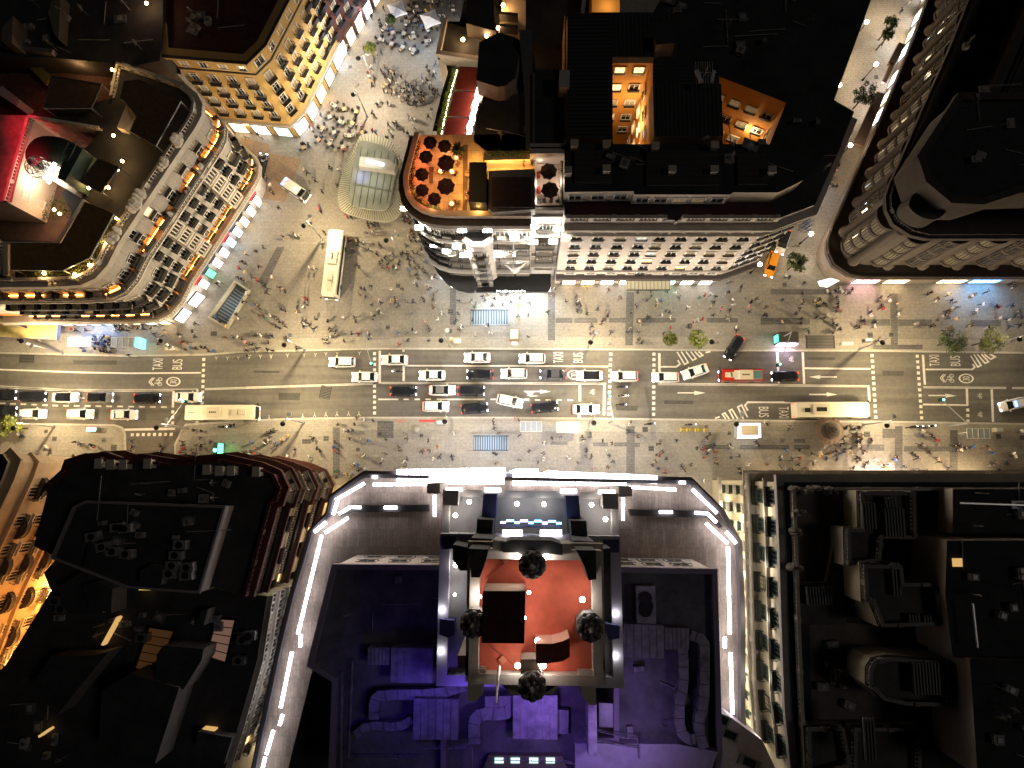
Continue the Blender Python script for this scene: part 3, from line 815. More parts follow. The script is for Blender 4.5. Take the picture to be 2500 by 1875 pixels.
for p, pts in (('M0', [(20, 600), (430, 600), (640, 270), (660, 285), (455, 620), (60, 622), (60, 860), (20, 860)]), ('T0', [(990, 770), (1050, 900), (960, 1000), (900, 985)]), ('T0', [(620, 1130), (740, 1230), (580, 1500), (400, 1390)])):
    m = MB(); m.prism(P_(p, pts, ZR+1.4), ZR, ZR+1.4, 0); b.part(m, 'terrace_wall', plaster)
m = MB(); m.prism(P_('T0', [(540, 1090), (640, 1150), (500, 1400), (440, 1370)], ZR+5), ZR, ZR+5.0, 0)
for i in range(4):
    pass
b.part(m, 'lift_tower', mat('green_metal', (.06, .09, .07), .5))
c = A('T0', 290, 1290, ZR+3)
m = MB()                                                         # wire globe and dark dome
for i in range(6):
    t = math.pi*i/6; pr = None
    for j in range(12):
        u0, u1 = math.pi*2*j/12, math.pi*2*(j+1)/12
        f = lambda u: Vector((math.cos(t)*math.cos(u)*1.5, math.sin(t)*math.cos(u)*1.5, math.sin(u)*1.5))
        m.tube(c+f(u0), c+f(u1), .06, n=4, caps=False)
for z in (-.8, 0, .8):
    r_ = math.sqrt(2.25-z*z)
    for j in range(12):
        u0, u1 = math.pi*2*j/12, math.pi*2*(j+1)/12
        m.tube(c+Vector((math.cos(u0)*r_, math.sin(u0)*r_, z)), c+Vector((math.cos(u1)*r_, math.sin(u1)*r_, z)), .06, n=4, caps=False)
b.part(m, 'wire_globe', metalg)
m = MB(); m.prism(smoothpath(P_('T0', [(200, 1130), (300, 1040), (500, 1060), (620, 1150), (480, 1290), (330, 1230), (250, 1300), (190, 1230)], ZR+1.5), 2, True), ZR-6, ZR+1.5, 0); b.part(m, 'dark_dome', mat('dark_green_metal', (.02, .025, .018), .4, .4))
for x, y, n_ in ((385, 1320, 1.6), (410, 1350, 1.6)):
    c = A('T0', x, y, ZR+2.6); k = MB(); k.box((0, 0, 0), (.35, 2.6, .25), -0.5); o = k.build('light_tube', mat('white_tube', (1, 1, 1), .5, em=(1, .93, .75), es=30), b.root); o.location = c-b.c
m = MB(); c1 = A('T0', 560, 1100, ZR+6); c2 = A('T0', 420, 1380, ZR+4)
for ox in (-.6, .6):
    m.tube(c1+Vector((ox, 0, 0)), c2+Vector((ox, 0, 0)), .08, n=5)
for i in range(7):
    q_ = c1.lerp(c2, i/6); m.tube(q_+Vector((-.6, 0, 0)), q_+Vector((.6, 0, 0)), .05, n=4)
b.part(m, 'truss', metalg)
# warm bulbs on the terraces
for p, x, y, z in (('T0', 330, 468, 22), ('T0', 600, 503, 22), ('T0', 865, 538, 28), ('T0', 875, 1045, ZR+1.6), ('T0', 943, 1243, ZR+1.5), ('T0', 905, 1310, ZR+1.5), ('T0', 835, 1447, ZR+1.5), ('T0', 685, 1450, ZR+1.5),
                   ('M0', 340, 845, ZR+1.3), ('M0', 577, 852, ZR+1.3), ('M0', 690, 780, ZR+1.3), ('M0', 900, 420, ZR+1.3), ('M0', 225, 365, 21.5), ('M0', 418, 353, 21.5), ('M0', 140, 352, 21.5), ('M0', 97, 332, 21.5), ('M0', 42, 380, 21.5), ('M0', 460, 385, 21.5)):
    bulb(b.root, A(p, x, y, z), .22, off=b.c)
for p, x, y, z, pw in (('M0', 225, 385, 22.5, 500), ('M0', 418, 383, 22.5, 300), ('T0', 600, 540, 24, 220), ('T0', 865, 570, 30, 160), ('M0', 330, 850, ZR+1.5, 160), ('M0', 580, 850, ZR+1.5, 160), ('M0', 780, 600, ZR+1.5, 200), ('T0', 890, 1080, ZR+2, 140), ('T0', 840, 1460, ZR+2, 120)):
    light('POINT', A(p, x, y, z), pw, (1, .6, .25))
light('SPOT', A('T0', 110, 1150, ZR+4), 1100, (1, .02, .05), size=.4, rot=(0, 0, 0), spot=120); light('SPOT', A('T0', 60, 880, ZR+3.5), 500, (1, .02, .05), size=.4, rot=(0, 0, 0), spot=110); light('SPOT', A('T0', 30, 1400, ZR+4), 700, (1, .02, .05), size=.4, rot=(0, 0, 0), spot=120)
light('POINT', A('T0', 330, 1400, 24.5), 900, (1, .8, .6), size=.5)
m = MB(); m.prism(P_('T0', [(-300, 880), (190, 890), (240, 930), (90, 1560), (-300, 1540)], ZR+.06), ZR, ZR+.06, 0); b.part(m, 'red_terrace', mat('terrace_tiles', (.3, .22, .2), .8, var=.4, vs=1))
# terrace plants along the parapet
# ------------------------------------------------ corner building with the rooftop umbrellas
ZC = 31.0
K3o = [(165, 0), (100, 260), (52, 430), (50, 540), (75, 650), (140, 740), (230, 800), (330, 832), (480, 848), (950, 850), (1350, 850), (1362, 775), (1680, 775), (1690, 60), (1690, -20)]
o2 = A2('K3', K3o, ZC)
b = Bld('corner_building', 'floodlit pale corner building with a rounded front, umbrella roof terrace and dark canopy', 'building', o2)
m = MB(); m.prism(ccw(o2), 0, ZC, 0, 1)
deck = brickmat('amber_deck', (.52, .36, .2), (.48, .33, .19), (.3, .2, .1), 1.2, 1.2, 0, .03, .15)
b.part(m, 'wall', [stone2, deck])
fp = o2[:-1] if ccw(o2) == o2 else o2[:-1]
fr = A2('K3', K3o[:11], ZC)                    # west side, round corner, south front up to the east bay
fr2 = A2('K3', [(1362, 775), (1680, 775)], ZC)
if ccw(o2) != o2: fr, fr2 = fr[::-1], fr2[::-1]
k = MB(); band(k, fr, ZC, ZC+1.0, .25, -.45); b.part(k, 'parapet', mat('sand_stone', (.42, .33, .25), .8, var=.2, vs=1))
k = MB(); band(k, fr, ZC-1.6, ZC-.4, 1.1, 0); band(k, fr, ZC-2.2, ZC-1.6, .55, 0); b.part(k, 'cornice', mat('dark_cornice_stone', (.13, .11, .10), .85, var=.3, vs=1))  # cornice stone much darker than the walls
k = MB(); band(k, fr2, ZC-.2, ZC+1.0, .5, -.3); band(k, fr2, ZC-1.0, ZC-.2, .9, 0); b.part(k, 'bay_parapet', stone)
south = A2('K3', [(330, 832), (480, 848), (950, 850)], ZC)
south2 = A2('K3', [(955, 850), (1350, 850)], ZC)
curv = A2('K3', [(52, 430), (50, 540), (75, 650), (140, 740), (230, 800), (330, 832)], ZC)
rows = [(6.6, 1.9), (9.9, 1.9), (13.2, 1.9), (16.5, 1.9), (20.0, 2.0), (23.6, 2.0)]
b.facade(south, rows, 4, 1.6, WINS, BALC, 1.5, .9, .0, .1)
b.facade(south2, rows[:5], 2, 1.6, WINS, BALC, 1.4, .9, .03, .1)
b.facade(south2, rows[5:], 2, 2.6, WINS, BALC, 1.1, .8, .03, .1)
b.facade(fr2, rows, 1, 2.2, WINS, BALC, 1.3, .9, .0, .1)
b.facade(curv, rows, 5, 1.8, WINS, BALK, 1.3, .8, .0, .2)
for z, o in ((22.7, .9), (12.4, .5), (8.9, 1.3)):
    k = MB(); band(k, fr, z, z+.3, o, 0); band(k, fr2, z, z+.3, o, 0); b.part(k, 'ledge', stone)
k = MB(); balustrade(k, offs(fr, .75), 23.0, .8, False, .45, 50, w=.15); b.part(k, 'ledge_balustrade', stone)
# projecting bay in the middle of the front, and a bowed balcony
bx = A2('K3', [(600, 850), (930, 850)], ZC); (xa, ya), (xb, yb) = bx
if xa > xb: xa, xb = xb, xa
k = MB(); k.prism(ccw([(xa, ya+.1), (xb, ya+.1), (xb-.2, ya-1.1), (xb-1.4, ya-1.9), (xa+1.4, ya-1.9), (xa+.2, ya-1.1)]), 6.0, 25.4, 0, 1); b.part(k, 'bay', [stone2, roofd])
bf = [(xa+1.4, ya-1.92), (xb-1.4, ya-1.92)]
b.facade(bf, rows[:5], 2, 1.3, WINS, BALC, 1.5, .8, .0, .1)
k = MB(); pp = [(xa+.2, ya-1.1), (xa+1.4, ya-1.9), (xb-1.4, ya-1.9), (xb-.2, ya-1.1)]; band(k, pp, 25.4, 26.0, .5, -.25); b.part(k, 'bay_cornice', stone)
bx = A2('K3', [(960, 850), (1350, 850)], ZC); xs = sorted([bx[0][0], bx[1][0]]); yy = bx[0][1]
pp = smoothpath([(xs[0], yy), (xs[0]+1.2, yy-.9), ((xs[0]+xs[1])/2, yy-2.4), (xs[1]-1.2, yy-.9), (xs[1], yy)], 2)
k = MB(); k.prism(ccw(pp), 11.8, 12.2, 0, 0, True); balustrade(k, pp, 12.2, .8, False, .4, 50, w=.15); b.part(k, 'bowed_balcony', stone)
# dark canopy over the pavement with the lettering, curved at the corner
blackc = mat('black_canopy', (.012, .012, .013), .45, var=.3, vs=.8)
sc_ = A2('K3', [(330, 1300), (345, 1380), (400, 1470), (480, 1550), (590, 1610), (700, 1635), (772, 1620), (772, 1560), (1500, 1560), (1550, 1500), (1550, 1460)], 4.6)
wallg = [(x*1.0, y*1.0) for x, y in fr]
cw = A2('K3', [(1550, 1440), (700, 1440), (520, 1400), (430, 1300)], 4.6)
k = MB(); k.prism(ccw(A2('K3', [(330, 1280), (345, 1380), (400, 1470), (480, 1550), (590, 1610), (700, 1635), (750, 1630), (775, 1600), (775, 1440), (600, 1400), (450, 1250)], 5.2)), 4.7, 5.2, 0, 0, True)
b.part(k, 'round_canopy', blackc)
k = MB(); k.prism(ccw(A2('K3', [(776, 1440), (776, 1626), (1520, 1626), (1545, 1600), (1552, 1560), (1552, 1440)], 5.0)), 4.3, 5.0, 0, 0, True)
b.part(k, 'canopy', blackc)
me = text_mesh("McDonald's", 1.0); xs_ = [v.co.x for v in me.vertices]; wd = max(xs_)-min(xs_)
for v in me.vertices: v.co.x *= 4.9/wd; v.co.y *= .5
me.materials.clear(); me.materials.append(mat('lit_letters', (1, 1, 1), .5, em=(1, 1, 1), es=3.0))
c = A('K3', 1138, 1614, 5.03); o = place('lettering', me, b.root, c-b.c+Vector((0, -.12, 0))); o.rotation_euler = (R(12), 0, 0)
k = MB(); p0 = A('K3', 776, 1638, 3.9); p1 = A('K3', 1550, 1638, 3.9); k.box(((p0.x+p1.x)/2, p0.y+.9, 2.6), (p1.x-p0.x, .1, 2.6), 0, 0); b.part(k, 'shop_window', shopw)
light('AREA', ((p0.x+p1.x)/2, p0.y-.1, 4.1), 1500, (.80, .92, 1.0), b.root, 12, (R(-35), 0, 0), sy=1.5).location -= b.c
k = MB(); pth = A2('K3', [(365, 1380), (410, 1450), (470, 1530), (530, 1585)], 5.0)
for i in range(3):
    k.tube((*pth[i], 4.95), (*pth[i+1], 4.95), .05, n=5)
b.part(k, 'canopy_lettering', mat('faint_letters', (1, 1, 1), .5, em=(.9, .95, 1), es=2.5))
# facade floodlights, and fill lights added for dark parts of the front
fl = [(185, 920, 24.5), (345, 1100, 19), (630, 945, 28), (895, 945, 28), (575, 1120, 21), (650, 1210, 17), (710, 1190, 17.5), (945, 1210, 16), (1010, 1195, 16), (1175, 1020, 24), (1370, 905, 27.5), (1625, 935, 27), (1575, 1065, 23), (1370, 1070, 23), (35, 725, 20), (470, 1165, 17), (430, 1010, 22.5), (1200, 1200, 15)]  # fittings left of the bay near the list end are added fill
for x, y, z in fl:
    c = A('K3', x, y, z)
    # fitting stands on a bracket in front of the wall
    k = MB(); k.box((0, 0, 0), (1.3, .7, .25), 0, 0); k.tube((0, .1, -.1), (0, 1.2, -.35), .05, n=5, mi=0); k.box((0, 0, .15), (1.2, .6, .08), 0, 1)
    o = k.build('floodlight_or_fill', [metalg, bulbw], b.root); o.location = c-b.c+Vector((0, -.6, 0))
    light('POINT', c+Vector((0, -.9, .7)), 850, (1, .95, .84), size=.15)
for x, y, z in ((560, 850, 20), (760, 850, 12), (1150, 850, 19), (1300, 850, 12), (1520, 775, 18), (250, 800, 20), (130, 700, 16)):
    c = A('K3', x, y, ZC); light('POINT', (c.x-(3 if x < 300 else 0), c.y-5.5, z), 420, (1, .95, .86), size=.8)  # added fill lights without fittings, to brighten the floors
# things on the roof terrace
zt = ZC
k = MB(); k.prism(P_('K3', [(640, 100), (690, 100), (680, 820), (635, 820)], zt+.05), zt, zt+.05, 0); b.part(k, 'terrace_strip', mat('brown_strip', (.14, .08, .05), .8))
k = MB(); k.prism(P_('K3', [(285, 330), (330, 330), (330, 500), (290, 500)], zt+.06), zt, zt+.06, 0); b.part(k, 'terrace_strip', MC['brown_strip'])
k = MB(); k.prism(P_('K3', [(705, 280), (885, 280), (880, 700), (698, 690)], zt+3.0), zt, zt+3.0, 0); b.part(k, 'bar_pavilion', [mat('olive_black', (.02, .02, .015), .8)])
k = MB(); k.prism(P_('K3', [(905, 370), (1385, 350), (1390, 770), (950, 800), (900, 760)], zt+2.2), zt, zt+2.2, 0); b.part(k, 'pergola_wall', mat('grey_render', (.16, .15, .14), .8, var=.2, vs=1))
k = MB(); k.prism(P_('K3', [(940, 435), (1350, 435), (1350, 748), (940, 745)], zt+2.9), zt+2.75, zt+2.9, 0, 0, True); b.part(k, 'pergola_roof', mat('dark_plum_canvas', (.045, .03, .03), .9, var=.3, vs=1))
canv_y = A2('K3', [(885, 270), (1390, 270), (1390, 345), (885, 345)], zt+.05)
k = MB(); k.prism(P_('K3', [(850, 165), (1335, 165), (1335, 250), (850, 262)], zt+1.6), zt, zt+1.6, 0); b.part(k, 'planter_wall', mat('cream_wall', (.55, .42, .28), .8))
k = MB(); k.prism(P_('K3', [(1335, 85), (1710, 85), (1700, 190), (1335, 190)], zt+3.2), zt, zt+3.2, 0); b.part(k, 'stair_house', mat('pale_grey_wall', (.42, .37, .34), .8))
k = MB(); k.prism(P_('K3', [(1335, 120), (1708, 120), (1708, 135), (1335, 135)], zt+3.3), zt+3.2, zt+3.3, 0); b.part(k, 'stair_house_trim', roofr)
k = MB(); k.prism(P_('K3', [(1395, 215), (1650, 215), (1650, 735), (1395, 735)], zt+.08), zt, zt+.08, 0); b.part(k, 'terrace_floor', mat('pink_deck', (.5, .38, .3), .8))
k = MB()
for (x0, y0, x1, y1) in ((1395, 210, 1395, 735), (1395, 740, 1680, 740), (1660, 210, 1660, 740)):
    band(k, A2('K3', [(x0, y0), (x1, y1)], zt+1), zt, zt+1.0, .12, -.12)
b.part(k, 'terrace_parapet', stone)
light('AREA', A('K3', 450, 500, zt+6.5), 170, (1, .58, .25), None, 9)  # overhead fill added to brighten the terrace and parasols
for x, y in ((1440, 260), (1640, 480), (1405, 680), (1405, 500)):
    light('POINT', A('K3', x, y, zt+1.2), 70, (1, .85, .7), size=.3)
for x, y in ((800, 760), (780, 220), (950, 330), (1100, 325), (1270, 325), (640, 600), (660, 380)):
    light('POINT', A('K3', x, y, zt+1.4), 150, (1, .55, .15), size=.25)
for x, y in ((230, 120), (200, 250), (170, 420), (240, 700), (330, 740), (130, 580), (60+400, 150), (400, 370), (530, 370), (520, 700)):
    light('POINT', A('K3', x, y, zt+1.1), 90, (1, .22, .1) if x < 300 else (1, .5, .2), size=.25)
# ------------------------------------------------ long block north of it: red awnings, lit terrace windows, dark roofs
T1o = [(1440, 1012), (1505, 740), (1560, 560), (1540, 480), (1480, 455), (1505, 330), (1530, 165), (1650, 165), (1690, -20), (1760, -400), (2650, -400), (2445, 1010)]
zb = 24.0
o3 = A2('T1', T1o, zb)
b = Bld('terraced_block', 'dark block with red awnings and a lit planter strip beside the umbrella terrace', 'building', o3)
m = MB(); m.prism(ccw(o3), 0, zb, 0, 1); b.part(m, 'wall', [pinkw, roofd])
k = MB(); k.prism(P_('T1', [(1500, 1030), (1560, 760), (1625, 530), (1600, 525), (1530, 760), (1475, 1020)], zb+.9), zb, zb+.9, 0); b.part(k, 'planter', mat('planter_green', (.10, .13, .02), .9, var=.6, vs=6))
k = MB(); p_ = A2('T1', [(1510, 1035), (1570, 760), (1632, 540)], zb+1.0)
for i in range(2): k.tube((*p_[i], zb+1.1), (*p_[i+1], zb+1.1), .08, n=5)
b.part(k, 'light_strip', mat('yellow_led', (1, .9, .5), .5, em=(1, .88, .5), es=14))
redc = mat('red_canvas', (.22, .03, .02), .9, var=.25, vs=2)
for pts in ([(1650, 510), (1795, 520), (1770, 700), (1610, 690)], [(1608, 705), (1768, 712), (1720, 900), (1560, 893)], [(1555, 905), (1716, 915), (1690, 1000), (1680, 1085), (1525, 1040)]):
    canopy(b, 'T1', pts, zb+3.0, .08, redc, False, frame=False, name='red_awning')
V = [(1755, 1090), (1790, 860), (1850, 690), (1855, 640), (1790, 630), (1800, 330), (1850, 300), (1960, 250), (2100, 300), (2160, 400), (2230, 420), (2230, 1130), (2212, 1165), (1850, 1165)]
k = MB(); k.prism(P_('T1', V, 31), zb, 31, 0, 1); b.part(k, 'upper_storey', [pinkw, roofd])
k = MB(); k.prism(P_('T1', [(1800, 330), (1960, 330), (2060, 350), (2110, 420), (2080, 600), (2000, 665), (1940, 670), (1780, 620)], 34.5), 31, 34.5, 0, 1); b.part(k, 'rounded_penthouse', [mat('mauve_wall', (.20, .16, .17), .8), roofd])
k = MB(); k.prism(P_('T1', [(2105, 230), (2210, 230), (2210, 1120), (2160, 1150), (2150, 700)], 32), 31, 32, 0); b.part(k, 'roof_ridge', metalg)
for (x0, y0, x1, y1) in ((1825, 700, 1800, 790), (1800, 800, 1775, 870), (1785, 880, 1765, 940), (1765, 960, 1740, 1020), (1755, 1040, 1725, 1110)):
    c0, c1 = A('T1', x0-25, y0, 27), A('T1', x1-25, y1, 27); k = MB(); d_ = c1-c0
    k.box((0, 0, 0), (d_.length*.8, .35, 2.4), 0, 0); o = k.build('lit_window', mat('pinkish_lit_window', (1, .8, .6), .5, em=(1, .80, .62), es=7), b.root)
    o.location = (c0+c1)/2-b.c; o.rotation_euler = (0, 0, math.atan2(d_.y, d_.x))
p_ = A2('T1', [(1860, 990), (2010, 1015), (2150, 1050)], 32.5); k = MB()
for i in range(2): k.tube((*p_[i], 32.5), (*p_[i+1], 32.5), .07, n=5)
b.part(k, 'steel_rail', metalg)
# terrace to the north
k = MB(); k.prism(P_('T1', [(1505, 400), (1490, 420), (1820, 470), (1850, 300), (1960, 290), (1545, 170), (1530, 190)], 26.5), zb, 26.5, 0, 1); b.part(k, 'terrace_block', [stone, roofd])
k = MB(); band(k, A2('T1', [(1545, 165), (1490, 430), (1830, 480)], 26.5), 26.5, 27.4, .3, -.3); b.part(k, 'parapet', stone)
for x, y, z in ((1675, 305, 27.5), (1858, 275, 28), (1985, 40, 27), (1948, 215, 27)):
    bulb(b.root, A('T1', x, y, z), .28, off=b.c); light('POINT', A('T1', x, y, z+.5), 180, (1, .6, .3))
k = MB(); k.prism(P_('T1', [(1700, -60), (1900, -60), (1930, 240), (1700, 180)], 29.5), zb, 29.5, 0, 1); b.part(k, 'roof_volume', [brst, roofd])
k = MB(); k.prism(P_('T1', [(1990, -80), (2160, -80), (2160, 240), (1950, 250)], 26.2), zb, 26.2, 0, 0); b.part(k, 'balcony_terrace', mat('lit_render', (.4, .3, .2), .8))
for y in (95, 190):
    k = MB(); k.prism(P_('T1', [(1960, y-8), (2100, y+5), (2095, y+25), (1955, y+12)], 27.8), 26.2, 27.8, 0); b.part(k, 'partition', brst)
k = MB(); k.prism(P_('T2', [(320, 535), (605, 540), (600, 680), (575, 1105), (300, 1105)], 31.5), 24, 31.5, 0, 1); b.part(k, 'plant_room', [mat('dark_wall', (.05, .05, .06), .8), roofd])
k = MB()
band(k, A2('T2', [(325, 560), (325, 1095)], 32.5), 31.5, 32.4, .15, -.15); band(k, A2('T2', [(570, 690), (565, 1095)], 32.5), 31.5, 32.4, .15, -.15)
b.part(k, 'plant_room_parapet', metalg)
k = MB(); k.prism(P_('T2', [(525, 540), (605, 540), (600, 675), (520, 670)], 34), 31.5, 34, 0); b.part(k, 'chimney_block', mat('pale_grey_wall', (.42, .37, .34), .8))
# ------------------------------------------------ pink hotel block with orange courtyards
g31 = lambda pts: w2(pts, 31.0)
base_o = [(1378, 537), (1890, 537), (1990, 500), (2088, 272), (2037, 244), (2129, -5), (2180, -150), (1378, -150)]
b = Bld('pink_building', 'long pink building with rows of small windows, dark roofs and orange courtyards', 'building', g31(base_o))
wings = {'front_wing': [(1378, 537), (1648, 537), (1648, 541), (1655, 541), (1655, 537), (1890, 537), (1990, 500), (2055, 352), (1378, 352)],
         'west_wing': [(1379, 351), (1496, 351), (1496, 141), (1379, 141)], 'north_wing': [(1379, 140), (1592, 140), (1592, 32), (1379, 32)],
         'middle_wing': [(1594, 351), (1765, 351), (1755, 187), (1594, 140)], 'east_wing': [(1880, 351), (1920, 250), (1755, 186), (1593, 139), (1593, 32), (1700, -150), (2170, -150), (2129, -5), (2037, 244), (2086, 272), (2054, 351)]}
for nm, pts in wings.items():
    m = MB(); m.prism(ccw(g31(pts)), 0, 31.0 - (0 if nm == 'front_wing' else .05), 0, 1)
    b.part(m, nm, [pinkw if nm == 'front_wing' else orw, roofd if nm in ('front_wing', 'east_wing') else ribr])
m = MB(); m.prism(ccw(g31([(1450, 31), (1520, 31), (1520, -150), (1450, -150)])), 0, 28, 0, 0); b.part(m, 'rear_wing', orw)
front = g31([(1378, 537), (1650, 537)]); front2 = g31([(1655, 537), (1890, 537)]); cham = g31([(1890, 537), (1990, 500)]); sidew = g31([(1990, 500), (2088, 272)])
rows = [(9.4, 1.5), (12.9, 1.5), (16.4, 1.5), (19.9, 1.5), (23.4, 1.5)]
BK2 = balc_mesh('window_box', .35, True, iron, iron)
for pts, n, rws in (([(1496, 141), (1592, 141)], 2, [(27.5, 1.4), (23, 1.6), (18.7, 1.6), (14.4, 1.6), (10.5, 1.6)]), ([(1755, 187), (1920, 250)], 4, [(26, 1.5), (21.7, 1.5), (17.4, 1.5), (13.4, 1.5)]), ):
    pth = g31(pts); b.facade(pth, rws, n, 1.5, {'d': WIN['d'], 'l': WIN['l'], 'c': WIN['c']}, BK2, 1.1, .4, .22, .2)
pth = g31([(1592, 141), (1592, 351)]); b.facade(pth, [(24, 1.6), (19, 1.6), (14, 1.6), (9, 1.6)], 4, 1.3, WIN, None, lit=.3)
pth = g31([(1920, 250), (1880, 351)]); b.facade(pth, [(24, 1.6), (19, 1.6), (14, 1.6)], 2, 1.3, WIN, None, lit=.3)
for pth, n in ((front, 4), (front2, 4)):
    b.facade(pth, rows, n, 1.55, WIN, BK2, 1.0, .45, .04, .3, m0=.04, m1=.97 if pth is front2 else .88)
    b.facade(pth, [(27.2, 1.4), (6.3, 1.5)], n, 1.6, WIN, None, lit=.0, m0=.04, m1=.97)
b.facade(front, rows+[(6.3, 1.5)], 1, 1.6, WIN, BK2, 1.0, .45, .1, .3, m0=.9, m1=1.0)
b.facade(cham, rows, 3, 1.6, WIN, BK2, 1, .45, .0, .2)
b.facade(sidew, rows, 7, 1.6, WIN, BK2, 1, .45, .0, .2)
fall = g31([(1378, 537), (1890, 537), (1990, 500), (2088, 272)])
for z, h, o in ((25.6, .35, .5), (29.2, .5, 1.0), (8.0, .3, .4)):
    k = MB(); band(k, fall, z, z+h, o, 0); b.part(k, 'cornice', stone)
k = MB(); band(k, fall, 4.6, 5.9, .8, 0); b.part(k, 'fascia', mat('dark_fascia', (.06, .05, .05), .7))
for pth in (g31([(1380, 537), (1625, 537)]), g31([(1662, 537), (1895, 537)])):
    k = MB(); balustrade(k, pth, 31, 1.2, False, .5, 3.0, w=.4); b.part(k, 'balustrade', stone)
for t in range(9):                                  # carved panels between the top windows
    x = 1392+t*58; p = at(x, 537, 31); k = MB(); k.box((0, -.15, 0), (1.5, .3, 1.6), 0, 0); k.lathe([(.5, -.05), (.3, .25), (.05, .3)], 8, (0, -.3, 0)); o = k.build('carved_panel', stone, b.root); o.location = Vector((p.x, p.y, 27.9))-b.c
shopfront(b, front, 4, .2, 4.2, [shopy, shopy, shopw, shopw], .72, out=.1, m0=.05, m1=.95)
shopfront(b, front2, 4, .2, 4.2, [mat('dim_shop', (.2, .2, .2), .5, em=(.6, .8, .7), es=2), mat('green_shop', (.5, .7, .6), .5, em=(.5, .9, .75), es=5), shopw, shopw], .72, out=.1)
p = front2[0]; k = MB(); k.box((-.8, -1.2, 4.3), (7.5, 2.2, .12), 0, 0)
for i in range(12): k.box((-4.4+i*.65, -1.2, 4.4), (.05, 2.2, .08), 0, 1)
k.box((-.8, -2.3, 4.35), (7.5, .1, .3), 0, 1)
o = k.build('entrance_canopy', [mat('cream_glass', (.4, .36, .24), .4, em=(1, .85, .5), es=.25), iron], b.root); o.location = Vector((p[0]+1.5, p[1], 0))-b.c
k = MB(); k.prism(ccw(w2([(1378, 469), (1547, 467), (1549, 475), (1783, 475), (1790, 470), (1900, 470), (1960, 440), (2035, 352), (1378, 352)], 34.2)), 31, 34.2, 0, 1); b.part(k, 'upper_storey', [mat('off_white_wall', (.5, .43, .35), .8), roofd])
us = w2([(1378, 469), (1547, 467)], 34.2); b.facade(us, [(31.8, 1.5)], 3, 1.7, WIN, None, lit=0, cur=0)
us = w2([(1549, 475), (1783, 475)], 34.2); b.facade(us, [(31.8, 1.5)], 5, 1.7, WIN, None, lit=0, cur=.2)
k = MB(); k.prism(ccw(g31([(1379, 534), (1620, 534), (1620, 495), (1379, 495)])), 31, 31.06, 0); k.prism(ccw(g31([(1665, 534), (1890, 534), (1890, 495), (1665, 495)])), 31, 31.06, 0); b.part(k, 'red_terrace', roofr)
def vol(b, name, p, pts, z0, z1, mats):
    k = MB(); k.prism(P_(p, pts, z1), z0, z1, 0, 1); return b.part(k, name, mats)
offw = MC['off_white_wall']
for x_, y_ in ((1430, 690), (1560, 690), (1690, 690), (1830, 670)): light('POINT', at(x_, y_, 13), 330, (1, .9, .84), size=.8)  # added fill lights, no fittings, to lift the hotel front
vol(b, 'middle_roof_block', 'T2', [(1245, 650), (1770, 645), (1790, 1050), (1255, 1052)], 31, 34.6, [offw, ribv])
vol(b, 'west_roof_block', 'T2', [(585, 120), (935, 120), (930, 1078), (580, 1045)], 31, 33.5, [offw, ribr])
vol(b, 'north_roof_block', 'T2', [(770, 95), (1258, 95), (1258, 440), (936, 440), (936, 125)], 31, 32.4, [roofd, ribv])
vol(b, 'roof_deck', 'T2', [(1195, 1150), (1780, 1160), (1770, 1425), (1195, 1428)], 34.2, 34.7, [roofd, brickmat('grey_decking', (.05, .045, .042), (.045, .04, .038), (.02, .02, .02), 12, .8, 0, .05, .2)])
vol(b, 'roof_deck', 'T2', [(1900, 1175), (2130, 1175), (2140, 1420), (1905, 1420)], 34.2, 34.7, [roofd, MC['grey_decking']])
vol(b, 'roof_deck', 'T2', [(640, 1110), (930, 1110), (930, 1410), (640, 1410)], 34.2, 34.6, [roofd, MC['grey_decking']])
vol(b, 'rear_roof_block', 'T2', [(1265, 240), (1440, 240), (1420, 330), (1270, 345)], 31, 34, [offw, roofd])
for x, y in ((590, 1315), (888, 1300), (1395, 1305), (1720, 1305), (2165, 1310), (888, 1110), (1265, 1125), (1722, 1120), (640, 1105)):
    c = A('T2', x, y, 35.5); k = MB(); k.box((0, 0, -.6), (.8, .7, 1.4), 0, 0); k.box((0, 0, .15), (1.0, .9, .12), 0, 0); o = k.build('chimney', offw, b.root); o.location = c-b.c
for x, y, z, pw in ((1548, 300, 12, 2600), (1548, 290, 22, 1500), (1840, 325, 12, 2600), (1835, 320, 22, 1800), (1485, 0, 29.5, 260)):
    light('POINT', at(x, y, z), pw*.8, (1, .64, .32), size=1.2)
c = A('T2', 1650, 560, 36); k = MB()
for i in range(8):
    k.tube((-1.2+.3*i, -1.5, 0), (-1.2+.3*i, 1.5, 0), .03, n=4)
k.tube((-1.4, 0, 0), (1.4, 0, 0), .06, n=5); k.tube((0, 0, -3), (0, 0, 1.5), .07, n=5); k.box((-.9, -.6, .1), (.5, 1.8, .3), .3, 0); k.box((.9, -.6, .1), (.4, 1.6, .3), -.2, 0)
o = k.build('antenna', mat('white_metal', (.6, .6, .6), .5), b.root); o.location = c-b.c
